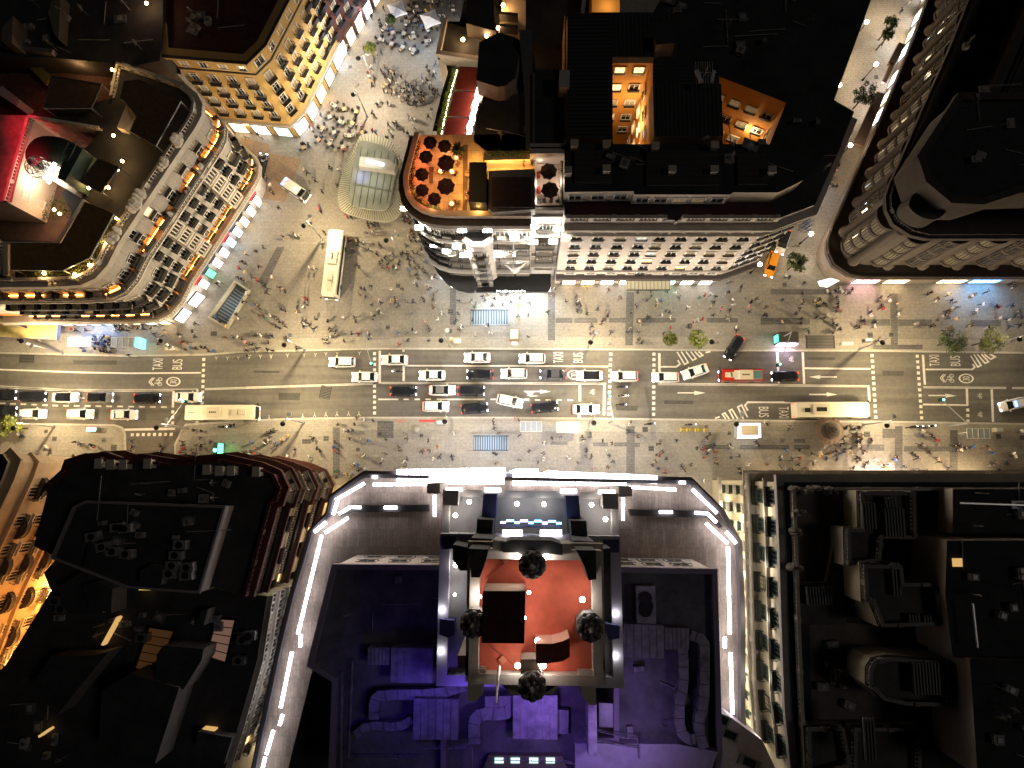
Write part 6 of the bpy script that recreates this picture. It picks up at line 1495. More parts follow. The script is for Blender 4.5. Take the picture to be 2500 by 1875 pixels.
for i, (p, x, y, l) in enumerate([('T3', 1000, 168, 'uppermost on the left side of the narrow street'), ('T3', 1072, 495, 'between the two dark trees of the narrow street'), ('T3', 790, 655, 'at the roof edge on the left of the narrow street'), ('T3', 875, 1120, 'by the brown awning in the narrow street'),
                                  ('M3', 572, 540, 'right of the white car in the side street'), ('M3', 175, 775, 'left of the orange taxi')]):
    c = A(p, x, y, 5.0); c.z = 0; lb = 'old black lantern post '+l
    if i == 0: o = sm; o.location = c; o['label'] = lb; o['group'] = 'lantern posts'
    else: o = dup(sm, c, 0, lb, 'lantern posts')
    light('POINT', (c.x, c.y, 5.75), 620, (1, .74, .42), size=.25)
# general glow of shop fronts along the streets (added point lights, no fittings)
for p, x, y, pw, cl in (('T1', 480, 860, 1400, (.85, .92, 1)), ('T1', 390, 975, 800, (.8, .9, 1)), ('T1', 720, 400, 700, (1, .9, .8)), ('T1', 900, 120, 1200, (.85, .9, 1)), ('T1', 1500, 510, 900, (.9, .95, 1)), ('T1', 1560, 300, 800, (.7, .82, 1)), ('T1', 1350, 330, 900, (.62, .78, 1)), ('T1', 1150, 250, 700, (.65, .8, 1)),
                        ('T3', 1250, 250, 900, (.8, .9, 1)), ('T3', 1120, 640, 700, (.55, .6, 1)), ('T3', 1290, 60, 700, (1, .7, .4)), ('T3', 1150, 60, 900, (1, .8, .5)), ('T3', 930, 480, 900, (1, .8, .5)), ('T3', 950, 760, 500, (1, .8, .5)), ('M3', 700, 200, 500, (.85, .9, 1)), ('M3', 620, 480, 500, (1, .9, .75)), ('M3', 560, 760, 500, (1, .93, .85)), ('M2', 1780, 900, 500, (.85, .93, 1)),
                        ('L3', 1000, 1120, 1500, (1, .78, .62)), ('L3', 1200, 1120, 1800, (1, .80, .68)), ('L3', 1700, 1130, 800, (1, .75, .5)), ('L3', 300, 1130, 600, (1, .7, .4)), ('M0', 640, 1290, 1500, (.35, .5, 1)), ('M0', 780, 1290, 900, (.3, .5, 1)), ('M0', 560, 1290, 500, (.45, .6, 1)), ('M3', 1850, 990, 1100, (.45, .65, 1)), ('M3', 2050, 1000, 600, (.6, .7, 1)), ('M0', 1700, 780, 500, (1, 1, 1)), ('M0', 1900, 500, 500, (1, 1, 1)), ('M0', 2050, 240, 400, (1, .95, .95)),
                        ('M1', 1480, 900, 900, (.75, .88, 1)), ('T0', 1900, 960, 700, (1, .85, .6))):
    light('POINT', A(p, x, y, 3.4), pw*.42, cl, size=.4, name='shop_glow_fill')
# ---------------------------------------------------------------- traffic lights
def traffic(p, bx, by, hx, hy, label, back=None):
    b0 = A(p, bx, by); h0 = A(p, hx, hy, 6.2); t = thing('traffic_light', label, 'traffic light', (b0.x, b0.y, 0))
    m = MB(); m.tube((0, 0, 0), (0, 0, 6.2), .12, .09, 8); d = h0-b0; m.tube((0, 0, 6.1), (d.x, d.y, 6.2), .08, .06, 8); m.build('pole', steel, t)
    m = MB(); m.box((d.x, d.y, 5.9), (.42, .5, 1.1)); m.build('signal_head', iron, t)
    m = MB(); m.lathe([(.13, 0), (.16, .1), (.02, .2)], 10, (d.x+.05, d.y, 6.5)); m.build('green_lamp', mat('green_signal', (.1, 1, .6), .5, em=(.1, 1, .6), es=12), t)
traffic('L1', 962, 90, 968, 278, 'mast-arm traffic light on the north kerb above the dotted crossing')
traffic('L2', 905, 735, 908, 530, 'pale mast-arm traffic light beside the three motorcycles')
traffic('L0', 1415, 780, 1418, 570, 'mast-arm traffic light in front of the long white bus')
traffic('L3', 1605, 760, 1580, 557, 'mast-arm traffic light showing green at the right south kerb')
traffic('L3', 316, 90, 322, 285, 'mast-arm traffic light beside the lit display kiosk')
# ---------------------------------------------------------------- trees
leafs = [mat('leaf_dark', (.018, .035, .008), .6, var=.4, vs=3), mat('leaf_mid', (.06, .09, .015), .6, var=.4, vs=3), mat('leaf_light', (.19, .20, .04), .6, var=.4, vs=3), mat('leaf_grey', (.08, .10, .06), .6, var=.4, vs=3)]
bark = mat('bark', (.07, .05, .035), .9, var=.3, vs=4)
def tree(p, x, y, rpx, label, n=1500, mts=(0, 1), h=5.2, seed=0, dens=1.0):
    rnd = random.Random(seed); c = A(p, x, y, h*.8); r = rpx/3.16/14.5
    t = thing('street_tree', label, 'tree', (c.x, c.y, 0), 0, 'street trees')
    m = MB(); m.tube((0, 0, 0), (0, 0, h*.55), .14, .09, 8)
    for i in range(6):
        a = i*1.05+rnd.random(); m.tube((0, 0, h*(.35+.04*i)), (math.cos(a)*r*.6, math.sin(a)*r*.6, h*(.65+.05*i)), .06, .02, 5)
    m.build('trunk', bark, t)
    cl = []
    for i in range(26):
        a = rnd.uniform(0, 6.283); rr = r*math.sqrt(rnd.random())*.82; cl.append((math.cos(a)*rr, math.sin(a)*rr, h*.8+rnd.uniform(-.9, .9)*r*.55*(1-rr/r*.5), rnd.uniform(.22, .40)*r))
    m = MB()
    for i in range(n):
        cx, cy, cz, cr = cl[rnd.randrange(len(cl))]
        d = Vector((rnd.gauss(0, 1), rnd.gauss(0, 1), rnd.gauss(0, .8))).normalized()*cr*rnd.uniform(.5, 1.05)
        q_ = Vector((cx, cy, cz))+d; u = Vector((rnd.gauss(0, 1), rnd.gauss(0, 1), rnd.gauss(0, .5))).normalized(); w = u.cross(d.normalized()+Vector((.1, 0, .3))).normalized(); s = rnd.uniform(.09, .2)
        m.add([q_-u*s, q_+w*s*.5, q_+u*s, q_-w*s*.5], [(0, 1, 2, 3)], 0 if rnd.random() < .5 else 1)
    m.build('crown', [leafs[mts[0]], leafs[mts[1]]], t)
tree('L2', 1385, 85, 62, 'round yellow-green tree, left one of the two above the hatched road area', mts=(1, 2), seed=1)
tree('L2', 1600, 85, 78, 'brightly lit yellow-green tree, right one of the two above the hatched area', mts=(1, 2), seed=2)
tree('L3', 1675, 95, 108, 'grey-green tree on the right north kerb beside the word BUS', 2200, (1, 3), 6, 3)
tree('L3', 1955, 95, 105, 'pale grey-green tree nearest the right edge on the north kerb', 1900, (3, 2), 6, 4)
tree('L0', 70, 765, 88, 'bright yellow-green tree at the left edge on the south pavement', 1900, (1, 2), 5.5, 5)
tree('M3', 245, 620, 62, 'dark green tree hidden beside the wall left of the white car', 1300, (0, 1), 5, 6)
tree('M3', 465, 755, 86, 'green tree at the side street corner right of the orange taxi', 1900, (0, 1), 5.5, 7)
tree('T3', 1195, 180, 66, 'small dark tree highest up the narrow street', 1500, (0, 0), 6, 8)
tree('T3', 1175, 260, 55, 'small dark tree just below the highest one in the narrow street', 1100, (0, 0), 6, 9)
tree('T3', 990, 730, 98, 'large dark tree beside the awning in the narrow street', 2400, (0, 0), 6, 10)
tree('T1', 1115, 145, 48, 'small dark tree between the white parasols and the shops', 1100, (0, 1), 4.5, 11)
tree('T1', 960, 370, 52, 'small yellow-green tree beside the terrace tables', 1200, (1, 2), 4.5, 12)
tree('B3', 445, 1605, 55, 'tree at the bottom edge between two buildings', 1200, (1, 2), 5, 13)
# ---------------------------------------------------------------- shelters, metro stairs, kiosks
glr = mat('shelter_glass', (.25, .27, .28), .25, var=.15, vs=2); pst = mat('painted_steel', (.5, .5, .46), .5)
def shelter(p, x0, y0, x1, y1, label, m_=None, n=4, lit=None):
    a, c = A(p, x0, y0, 2.5), A(p, x1, y1, 2.5); w, d = abs(c.x-a.x), abs(c.y-a.y); t = thing('bus_shelter', label, 'bus shelter', ((a.x+c.x)/2, (a.y+c.y)/2, 0), 0, 'bus shelters')
    m = MB(); m.box((0, 0, 2.5), (w, d, .06)); m.build('roof', m_ or glr, t)
    m = MB()
    for i in range(n+1): m.box((-w/2+w*i/n, 0, 2.55), (.07, d+.05, .1))
    for s in (-1, 1): m.box((0, s*d/2, 2.55), (w, .07, .1))
    m.build('roof_frame', pst, t)
    for s in (-1, 1): m = MB(); m.box((s*(w/2-.1), .2, 1.25), (.1, .1, 2.5)); m.build('post', pst, t)
    m = MB(); m.box((0, 0, .45), (w*.6, .4, .06)); m.box((-w*.2, 0, .22), (.08, .3, .44)); m.box((w*.2, 0, .22), (.08, .3, .44)); m.build('bench', steel, t)
    if lit: m = MB(); m.box((lit[0]*(w/2+.55), 0, 1.5), (.7, d, 2.2)); m.build('display_case', lit[1], t)
cy = mat('cyan_display', (.2, .8, 1), .5, em=(.12, .72, .95), es=1.6)
shelter('L0', 528, 75, 700, 145, 'bus shelter with a blue-lit glass roof on the left north pavement', mat('blue_lit_roof', (.3, .4, .6), .3, em=(.25, .4, 1), es=.5))
shelter('L0', 862, 75, 1032, 150, 'grey bus shelter with a cyan display at its right end', lit=(1, cy))
shelter('L2', 222, 725, 388, 800, 'left one of the two bus shelters on the middle south pavement')
shelter('L2', 503, 728, 678, 808, 'right one of the two bus shelters on the middle south pavement')
shelter('L3', 1768, 778, 1950, 855, 'glass-roofed bus shelter on the right south pavement')
def stairs(p, x0, y0, x1, y1, label, fl=1, lighted=(.5, .75, 1.0)):
    a, c = A(p, x0, y0), A(p, x1, y1); w, d = abs(c.x-a.x), abs(c.y-a.y); t = thing('metro_entrance', label, 'metro entrance', ((a.x+c.x)/2, (a.y+c.y)/2, 0), 0, 'metro stair entrances')
    m = MB(); m.box((0, 0, .012), (w, d, .024)); m.build('well', mat('stair_well', (.07, .08, .09), .6), t)
    m = MB(); n = 15
    for i in range(n): m.box((-w/2+w*(i+.5)/n*fl, 0, .05+.012*i), (w/n*.5, d*.82, .03))
    m.build('steps', mat('stair_metal', (.22, .26, .3), .5, .3), t)
    for s in (-1, 1):
        m = MB(); m.tube((-w/2-.3, s*d/2, 1.0), (w/2, s*d/2, 1.0), .05, n=6); m.tube((-w/2-.3, s*d/2, .6), (w/2, s*d/2, .6), .03, n=5)
        for i in range(9): m.tube((-w/2-.3+(w+.3)*i/8, s*d/2, 0), (-w/2-.3+(w+.3)*i/8, s*d/2, 1), .03, n=5)
        m.build('railing', steel, t)
    m = MB(); m.tube((w/2, -d/2, 1.0), (w/2, d/2, 1.0), .05, n=6); m.tube((0, -d/2, .5), (0, d/2, .5), .04, n=5); m.build('railing', steel, t)
    light('AREA', ((a.x+c.x)/2, (a.y+c.y)/2, 1.6), 60, lighted, None, 3)
stairs('M1', 1735, 1125, 2035, 1250, 'stair opening with steel railings in front of the dark canopy', 1)
stairs('L1', 1755, 830, 2030, 955, 'stair opening with steel railings on the south pavement', 1)
# escalator hall west of the square
c = A('M0', 1790, 1090); t = thing('escalator_entrance', 'slanted escalator opening with stone rim beside the ornate white building', 'metro entrance', (c.x, c.y, 0))
out = [((v-c).x, (v-c).y) for v in (A('M0', 1640, 1190), A('M0', 1830, 925), A('M0', 1920, 985), A('M0', 1760, 1260))]
m = MB(); m.quadz(ccw(out), .02); m.build('well', mat('stair_well', (.07, .08, .09)), t)
m = MB(); band(m, ccw(out), 0, 1.0, .3, 0, True); m.build('rim', mat('pale_concrete', (.4, .38, .3), .8, var=.2, vs=1), t)
P4 = [Vector(o_) for o_ in out]
for i in range(12):
    a0 = P4[0].lerp(P4[1], (i+.3)/13); a1 = P4[3].lerp(P4[2], (i+.3)/13); 
    if i == 0: m = MB()
    d = a1-a0; mid_ = (a0+a1)/2; m.box((mid_.x, mid_.y, .07), (d.length*.8, .2, .05), math.atan2(d.y, d.x))
m.build('steps', mat('stair_metal', (.32, .36, .4)), t)
light('AREA', (c.x, c.y, 1.8), 25, (.8, .95, 1), None, 3)
# big glass metro pavilion in the square
zc = 3.0
outer = smoothpath(P_('M1', [(850, -165), (720, 120), (706, 290), (740, 370), (900, 420), (1090, 452), (1185, 400), (1212, 310), (1232, 100), (1150, -140), (1120, -190), (900, -250)], zc), 2, True)
inn = P_('M1', [(858, -110), (795, 270), (800, 305), (850, 340), (1060, 372), (1110, 330), (1128, 235), (1180, -40), (1100, -120), (880, -190)], zc)
cc = A('M1', 970, 120); t = thing('metro_pavilion', 'large rounded glass and slatted metro pavilion in the middle of the square', 'pavilion', (cc.x, cc.y, 0)); sh_ = lambda P: [(x-cc.x, y-cc.y) for x, y in P]
oo, ii = sh_(ccw(outer)), sh_(smoothpath(ccw(inn), 2, True))
bone = mat('bone_metal', (.30, .29, .23), .5, .1, var=.15, vs=1)
m = MB(); m.prism(oo, 2.5, 3.0, 0, 0, True); m.build('canopy', bone, t)
m = MB(); nn_ = 96; cen_ = Vector((sum(x for x, y in oo)/len(oo), sum(y for x, y in oo)/len(oo)))
def ring_hit(poly, ang):
    d = Vector((math.cos(ang), math.sin(ang))); best = 0
    for i in range(len(poly)):
        a, b_ = Vector(poly[i])-cen_, Vector(poly[(i+1) % len(poly)])-cen_; e = b_-a; den = d.x*e.y-d.y*e.x
        if abs(den) < 1e-9: continue
        s = (a.x*e.y-a.y*e.x)/den; u = (a.x*d.y-a.y*d.x)/den
        if s > 0 and 0 <= u <= 1: best = max(best, s)
    return best, d
for i in range(nn_):
    ang = 2*math.pi*i/nn_; r1, d = ring_hit(oo, ang); r0, _ = ring_hit(ii, ang)
    if r1 > r0+.3: a_, b_ = cen_+d*(r0+.05), cen_+d*(r1-.05); md = (a_+b_)/2; m.box((md.x, md.y, 3.02), ((b_-a_).length, .07, .06), ang)
m.build('slat_shadow_strips', mat('slat_shadow', (.06, .06, .045), .7), t)  # dark strips stand in for the shade between the slats
gi = offs(ii, -.12, True)
m = MB(); m.prism(ii, 3.0, 3.35, 0, 1); m.build('glass_roof', [bone, mat('lit_pavilion_glass', (.15, .155, .13), .25, em=(.75, .75, .5), es=.05, var=.3, vs=.4)], t)
m = MB(); xs0 = [x for x, y in ii]; ys0 = [y for x, y in ii]; rot_ = R(-12)
P4 = [A('M1', 860, -100, 3.4)-cc, A('M1', 800, 280, 3.4)-cc, A('M1', 1125, 240, 3.4)-cc, A('M1', 1175, -35, 3.4)-cc]
for i in range(6):
    a_ = P4[0].lerp(P4[3], (i+.5)/6); b_ = P4[1].lerp(P4[2], (i+.5)/6); e = (b_-a_); m.tube((*(a_+e*-.1).to_2d(), 3.4), (*(b_+e*.2).to_2d(), 3.4), .05, n=5)
a_, b_ = A('M1', 830, 155, 3.4)-cc, A('M1', 1125, 215, 3.4)-cc; m.tube((a_.x, a_.y, 3.42), (b_.x, b_.y, 3.42), .12, n=6)
m.build('roof_frame', mat('roof_frame_dark', (.08, .08, .06), .5), t)
def tl(pts, z): return [(x-cc.x, y-cc.y) for x, y in P_('T1', pts, z)]
m = MB(); m.prism(tl([(880, 1205), (1100, 1230), (1160, 1270), (1145, 1320), (870, 1280)], 5), 2.5, 5, 0); m.build('lift_head', mat('lift_stone', (.26, .24, .22), .7, var=.2, vs=1), t)
m = MB(); a_, b_ = A('T1', 935, 1240, 5.1)-cc, A('T1', 1065, 1270, 5.1)-cc; d = b_-a_; m.box(((a_+b_)/2).to_tuple(), (d.length, .45, .12), math.atan2(d.y, d.x)); m.build('roof_light', mat('tube_light', (1, 1, 1), .5, em=(1, 1, 1), es=9), t)
light('AREA', cc+Vector((0, 0, 7)), 260, (.9, .95, .75), None, 5)
light('AREA', A('M1', 890, 90, 3.9), 30, (.2, .25, 1), None, 2)
# kiosks
def kiosk(p, x, y, w, d, label, h=2.8, lit=True):
    c = A(p, x, y, h); t = thing('kiosk', label, 'kiosk', (c.x, c.y, 0))
    m = MB(); m.box((0, 0, h/2-.1), (w*.9, d*.9, h-.2)); m.build('body', mat('kiosk_body', (.4, .4, .4), .5), t)
    m = MB(); m.box((0, 0, h), (w, d, .3)); m.build('roof', mat('kiosk_roof_lit', (.7, .7, .72), .5, em=(.85, .9, 1), es=.9), t)
    m = MB(); m.box((0, 0, h+.35), (w*.7, d*.66, .4)); m.build('roof_box', mat('kiosk_box', (.42, .36, .26), .7, var=.15, vs=1), t)
    m = MB(); m.box((0, -d/2-.02, 1.6), (w*.8, .06, 1.4)); m.build('counter', shopw, t)
kiosk('L2', 1988, 792, 3.8, 2.4, 'square kiosk with a brightly lit white rim on the south kerb')
c = A('L3', 665, 800); t = thing('news_kiosk', 'round domed dark news kiosk with a flared skirt canopy on the south pavement', 'kiosk', (c.x, c.y, 0))
m = MB(); m.lathe([(1.5, 0), (1.5, 2.4)], 16); m.build('body', mat('kiosk_dark', (.05, .045, .04), .7), t)
m = MB(); m.lathe([(2.4, 2.2), (2.35, 2.35), (1.6, 2.8)], 16)
for i in range(16): a = 2*math.pi*i/16; m.box((math.cos(a)*1.95, math.sin(a)*1.95, 2.62), (.9, .05, .1), a)
m.build('canopy', mat('kiosk_skirt', (.13, .09, .06), .7, var=.2, vs=2), t)
m = MB(); m.lathe([(1.35, 2.8), (1.3, 3.3), (1.0, 3.4), (.98, 3.9), (.7, 4.0), (.66, 4.5), (.4, 4.6), (.3, 5.1), (.05, 5.6)], 16); m.build('dome', mat('dome_bronze', (.06, .05, .04), .5, .4), t)
c = A('L3', 400, 80, 2.8); t = thing('display_kiosk', 'dark information kiosk with two lit violet display panels', 'kiosk', (c.x, c.y, 0))
m = MB(); m.box((0, .2, 1.4), (3.2, 1.8, 2.8)); m.build('body', mat('kiosk_dark', (.05, .045, .04)), t)
for s in (-1, 1):
    m = MB(); m.box((s*.85, -.95, 1.5), (1.4, .12, 1.9)); m.build('display', mat('violet_display', (.8, .7, 1), .5, em=(.85, .75, 1), es=11), t)
m = MB(); m.box((-1.75, .1, 1.6), (.12, 1.2, 1.8)); m.build('side_display', mat('teal_display', (.1, .8, .6), .5, em=(.1, .9, .7), es=1.5), t)
light('POINT', (c.x, c.y-1.9, 1.4), 160, (.75, .55, 1), size=.3)
for p, x, y, w, d, l in (('L0', 1660, 945, .7, 2.6, 'green-lit advertising column in front of the red-brown building'),):
    c = A(p, x, y, 2.6); t = thing('lit_column', l, 'sign', (c.x, c.y, 0)); m = MB(); m.box((0, 0, 1.3), (w, d, 2.6)); m.build('body', mat('dark_green_box', (.02, .06, .03), .5), t)
    m = MB(); m.box((.42, 0, 1.5), (.08, d*.9, 1.9)); m.build('display', mat('green_neon', (.1, 1, .3), .5, em=(.1, 1, .35), es=2.5), t); m = MB(); m.lathe([(.3, 2.6), (.3, 2.7)], 10); m.build('top_lamp', mat('teal_neon', (.1, 1, .7), .5, em=(.1, 1, .8), es=6), t)
    light('POINT', (c.x+1.2, c.y, 1.6), 14, (.1, 1, .4), size=.3)
def flatbox(p, x, y, s, nm, label, cat, m_, rz=0, em_=None, group=None, h2=None):
    c = A(p, x, y); t = thing(nm, label, cat, (c.x, c.y, 0), rz, group); m = MB(); m.box((0, 0, s[2]/2), s); m.build('body', m_, t); m = MB(); m.box((0, 0, s[2]+.03), (s[0]*.8, s[1]*.8, .06)); m.build('lid', em_ or pst, t)
flatbox('L3', 840, 125, (2.0, .5, .5), 'stone_bench', 'white stone bench right of the ventilation grating', 'bench', mat('white_stone', (.6, .58, .54), .7))
flatbox('L3', 990, 105, (1.3, .5, 1.2), 'ticket_machine', 'grey machine box beside the bicycle stand on the north kerb', 'machine', metalg)
flatbox('L0', 1340, 172, (2.2, .6, 1.2), 'recycling_bin', 'long cream recycling bin unit at the left north kerb', 'bin', mat('cream_bin', (.4, .36, .26), .6))
flatbox('L1', 1635, 108, (1.2, .7, 1.1), 'litter_bin', 'white litter bin unit beside a yellow box on the north kerb', 'bin', mat('white_bin', (.6, .58, .5), .6))
flatbox('L1', 1588, 92, (.6, .6, .9), 'yellow_box', 'small yellow box left of the white litter bin', 'box', mat('yellow_box', (.6, .35, .05), .6))
flatbox('L1', 1508, 735, (1.4, .7, 1.1), 'grey_bin', 'grey twin bin beside the red strip on the south kerb', 'bin', mat('greyish_bin', (.3, .3, .27), .6))
flatbox('L1', 2073, 70, (1.7, 2.0, 2.4), 'info_totem', 'brown square totem with a lit white strip facing the road', 'sign', mat('brown_totem', (.25, .18, .10), .7))
flatbox('L3', 1990, 790, (1.2, .7, 1.2), 'cream_bin', 'cream bin at the end of the right south shelter', 'bin', mat('cream_bin', (.4, .36, .26)))
flatbox('L0', 735, 788, (1.8, .7, 1.1), 'parking_machine', 'grey cabinet with a green light on the left south kerb', 'machine', metalg, em_=mat('green_signal', (.1, 1, .6)))
flatbox('M1', 2073, 1385, (.9, .25, .5), 'lit_strip_box', 'low white light box at the foot of the brown totem', 'sign', shopw)
c = A('L1', 1318, 788); t = thing('stone_ball', 'round stone ball bollard on the south pavement', 'bollard', (c.x, c.y, 0)); m = MB(); m.lathe([(.3, 0), (.5, .15), (.6, .5), (.5, .85), (.25, 1.0), (.03, 1.05)], 14); m.build('ball', mat('ball_stone', (.28, .26, .23), .8, var=.2, vs=3), t, True); m = MB(); m.lathe([(.4, 0), (.36, .1)], 12); m.build('base', steel, t)
c = A('L2', 1545, 790); t = thing('yellow_barrier', 'row of yellow folding barriers on the south pavement', 'barrier', (c.x, c.y, 0), R(-1)); ym = mat('yellow_paint', (.6, .45, .03), .5)
for k_ in (-1, 0, 1):
    m = MB(); m.box((k_*1.45, 0, .9), (1.35, .08, .1)); m.box((k_*1.45, 0, .5), (1.35, .06, .08)); m.box((k_*1.45+.5, 0, .45), (.07, .6, .9)); m.box((k_*1.45-.5, 0, .45), (.07, .6, .9)); m.build('panel', ym, t)
# ---------------------------------------------------------------- café tables, chairs, parasols
tabm = mat('table_top_pale', (.40, .37, .32), .5); tabw = mat('table_wood', (.45, .30, .16), .6); chm = mat('chair_black', (.03, .03, .03), .6); chw = mat('chair_white', (.45, .43, .4), .6)
def make_table(): 
    t = thing('cafe_table', 'x', 'table'); m = MB(); m.box((0, 0, .74), (.7, .7, .04)); m.build('table_top', tabm, t); m = MB(); m.tube((0, 0, 0), (0, 0, .72), .04, n=6); m.lathe([(.25, 0), (.25, .03)], 10); m.build('leg', iron, t); return t
def make_chair():
    t = thing('cafe_chair', 'x', 'chair'); m = MB(); m.box((0, 0, .45), (.45, .45, .05)); m.build('seat', chm, t); m = MB(); m.box((0, -.22, .7), (.45, .05, .45)); m.build('backrest', chm, t)
    for sx in (-.2, .2):
        for sy in (-.2, .2): m = MB(); m.tube((sx, sy, 0), (sx, sy, .44), .018, n=5); m.build('leg', iron, t)
    return t
TAB = [(695, 830), (765, 855), (860, 875), (655, 915), (735, 950), (830, 965), (600, 1000), (690, 1035), (805, 1060), (900, 1035), (570, 1090), (655, 1120), (755, 1145), (455, 1150),
       (1140, 268), (1225, 275), (1300, 300), (1040, 320), (1130, 355), (1215, 380), (1300, 405), (1398, 335), (1400, 235), (1330, 100), (1250, 85), (1410, 25), (1475, 30), (1310, 15), (1240, 185), (1308, 175), (1470, 215), (1075, 230), (1480, 160)]
tb0, ch0 = make_table(), make_chair()
rnd = random.Random(5); used = [0, 0]; SEATS = []
def near_word(y): return 'lower' if y > 700 else 'upper'
ordr = sorted(range(len(TAB)), key=lambda i: (TAB[i][1] > 700, TAB[i][0])); rank = {}
cnt = {True: 0, False: 0}
for i in ordr: k_ = TAB[i][1] > 700; cnt[k_] += 1; rank[i] = cnt[k_]
ORD = ['first', 'second', 'third', 'fourth', 'fifth', 'sixth', 'seventh', 'eighth', 'ninth', 'tenth', 'eleventh', 'twelfth', 'thirteenth', 'fourteenth', 'fifteenth', 'sixteenth', 'seventeenth', 'eighteenth', 'nineteenth', 'twentieth']
def ordw(n):
    if n <= 20: return ORD[n-1]
    t_, u = divmod(n, 10); T_ = {2: 'twenty', 3: 'thirty', 4: 'forty', 5: 'fifty', 6: 'sixty', 7: 'seventy', 8: 'eighty', 9: 'ninety'}[t_ % 10]; pre = 'hundred-' if n > 99 else ''
    return pre+((T_+'-'+ORD[u-1]) if u else T_[:-1]+'ieth')
for i, (x, y) in enumerate(TAB):
    c = A('T1', x, y); a = rnd.uniform(0, 1.5)
    grp = 'lower terrace, north-west of the metro pavilion' if y > 700 else 'upper terrace, near the white parasols'
    lb = 'café table, %s from the left on the %s' % (ordw(rank[i]), 'terrace above the metro pavilion' if y > 700 else 'terrace below the white parasols')
    if i == 0: o = tb0; o.location = c; o.rotation_euler = (0, 0, a); o['label'] = lb; o['group'] = 'café tables'
    else: o = dup(tb0, c, a, lb, 'café tables')
    for ch in o.children:
        if ch.name.startswith('table_top'): setmat(ch, 0, tabw if (y > 700 and rnd.random() < .7) else tabm)
    n = rnd.choice([3, 4, 4])
    for k_ in range(n):
        b_ = a+math.pi/2*k_+rnd.uniform(-.15, .15); r_ = .78; pos = c+Vector((math.cos(b_)*r_, math.sin(b_)*r_, 0)); ra = b_+math.pi/2
        side_ = ('right', 'upper right', 'upper', 'upper left', 'left', 'lower left', 'lower', 'lower right')[int(((b_ % 6.2832)+.3927)/.7854) % 8]
        lc = 'dark chair on the %s side of the %s table, %s' % (side_, ordw(rank[i]), 'pavilion terrace' if y > 700 else 'parasol terrace')
        if used[1] == 0: q_ = ch0; q_.location = pos; q_.rotation_euler = (0, 0, ra); q_['label'] = lc; q_['group'] = 'café chairs'; used[1] = 1
        else: q_ = dup(ch0, pos, ra, lc, 'café chairs')
        if rnd.random() < .72: SEATS.append((pos, ra, side_, rank[i], y > 700))
        elif y < 250:
            for ch in q_.children:
                if not ch.name.startswith('leg'): setmat(ch, 0, chw)
def parasol(p, x, y, r, h, label, m_, n=8, z0=0.0, group='parasols', sq=False, rz=0.0):
    c = A(p, x, y, z0+h); t = thing('parasol', label, 'parasol', (c.x, c.y, z0), rz, group)
    m = MB(); m.tube((0, 0, 0), (0, 0, h+.1), .04, n=6); m.lathe([(.3, 0), (.3, .08)], 10); m.build('pole', steel, t)
    N_ = 4 if sq else n; m = MB(); a0 = R(45) if sq else 0
    ring = [(math.cos(a0+2*math.pi*i/N_)*r, math.sin(a0+2*math.pi*i/N_)*r, h-.55) for i in range(N_)]
    for i in range(N_):
        a_, b_ = Vector(ring[i]), Vector(ring[(i+1) % N_]); mid_ = (a_+b_)/2*.93; mid_.z = h-.50
        m.add([(0, 0, h), a_, mid_, b_, tuple(a_-Vector((0, 0, .18))), tuple(mid_-Vector((0, 0, .18))), tuple(b_-Vector((0, 0, .18)))], [(0, 1, 2), (0, 2, 3), (1, 4, 5, 2), (2, 5, 6, 3)])
    m.build('canopy', m_, t)
    m = MB()
    for i in range(N_): m.tube((0, 0, h+.02), (ring[i][0], ring[i][1], ring[i][2]+.02), .018, n=4)
    m.build('ribs', mat('rib_dark', (.02, .015, .015), .6) if not sq else pst, t)
wh = mat('white_canvas', (.75, .75, .78), .8); mar = mat('maroon_canvas', (.035, .006, .008), .85, var=.3, vs=2); brn = mat('plum_canvas', (.065, .045, .04), .85, var=.3, vs=2)
parasol('T1', 1163, 55, 2.1, 3, 'square white parasol, left one of the two above the café tables', wh, sq=True, rz=.35)
parasol('T1', 1420, 130, 2.1, 3, 'square white parasol, right one of the two above the café tables', wh, sq=True, rz=.4)
for x, y, r, l in ((292, 55, .95, 'smaller dark red parasol at the top left of the rooftop terrace'), (443, 92, .93, 'smaller dark red parasol at the top right of the rooftop terrace'), (248, 205, .95, 'smaller dark red parasol, second down the left side of the terrace'),
                   (205, 388, .96, 'smaller dark red parasol, third down the left side of the terrace'), (208, 553, .93, 'smaller dark red parasol, fourth down the left side of the terrace'), (335, 645, .94, 'smaller dark red parasol at the rounded bottom corner of the terrace'),
                   (457, 268, 1.17, 'large dark red parasol in the middle of the terrace, upper one'), (457, 512, 1.2, 'large dark red parasol in the middle of the terrace, lower one')):
    parasol('K3', x, y, r, 2.6, l, mar, z0=ZC, group='dark red rooftop parasols', rz=.2)
parasol('K3', 1530, 355, 1.15, 2.6, 'plum-brown parasol on the small right-hand roof terrace, upper one', brn, z0=ZC, rz=.2); parasol('K3', 1545, 552, 1.18, 2.6, 'plum-brown parasol on the small right-hand roof terrace, lower one', brn, z0=ZC, rz=.1)
stm = mat('stool_wood', (.20, .10, .05), .6); redch = mat('red_seat', (.35, .03, .02), .7)
n_ = 0
RT_ = [(375, 370, 'left of the upper lamp table'), (440, 385, 'right of the upper left lamp table'), (540, 400, 'beside the upper right lamp table'), (570, 385, 'right of the upper right lamp table'), (610, 240, 'beside the palm'), (580, 310, 'below the palm'), (555, 690, 'beside the lower lamp table'),
       (500, 750, 'left below the lower lamp table'), (560, 770, 'below the lower lamp table'), (600, 690, 'right of the lower lamp table'), (685, 370, 'first at the bar rail'), (685, 410, 'second at the bar rail'), (680, 580, 'third at the bar rail'), (680, 650, 'fourth at the bar rail')]
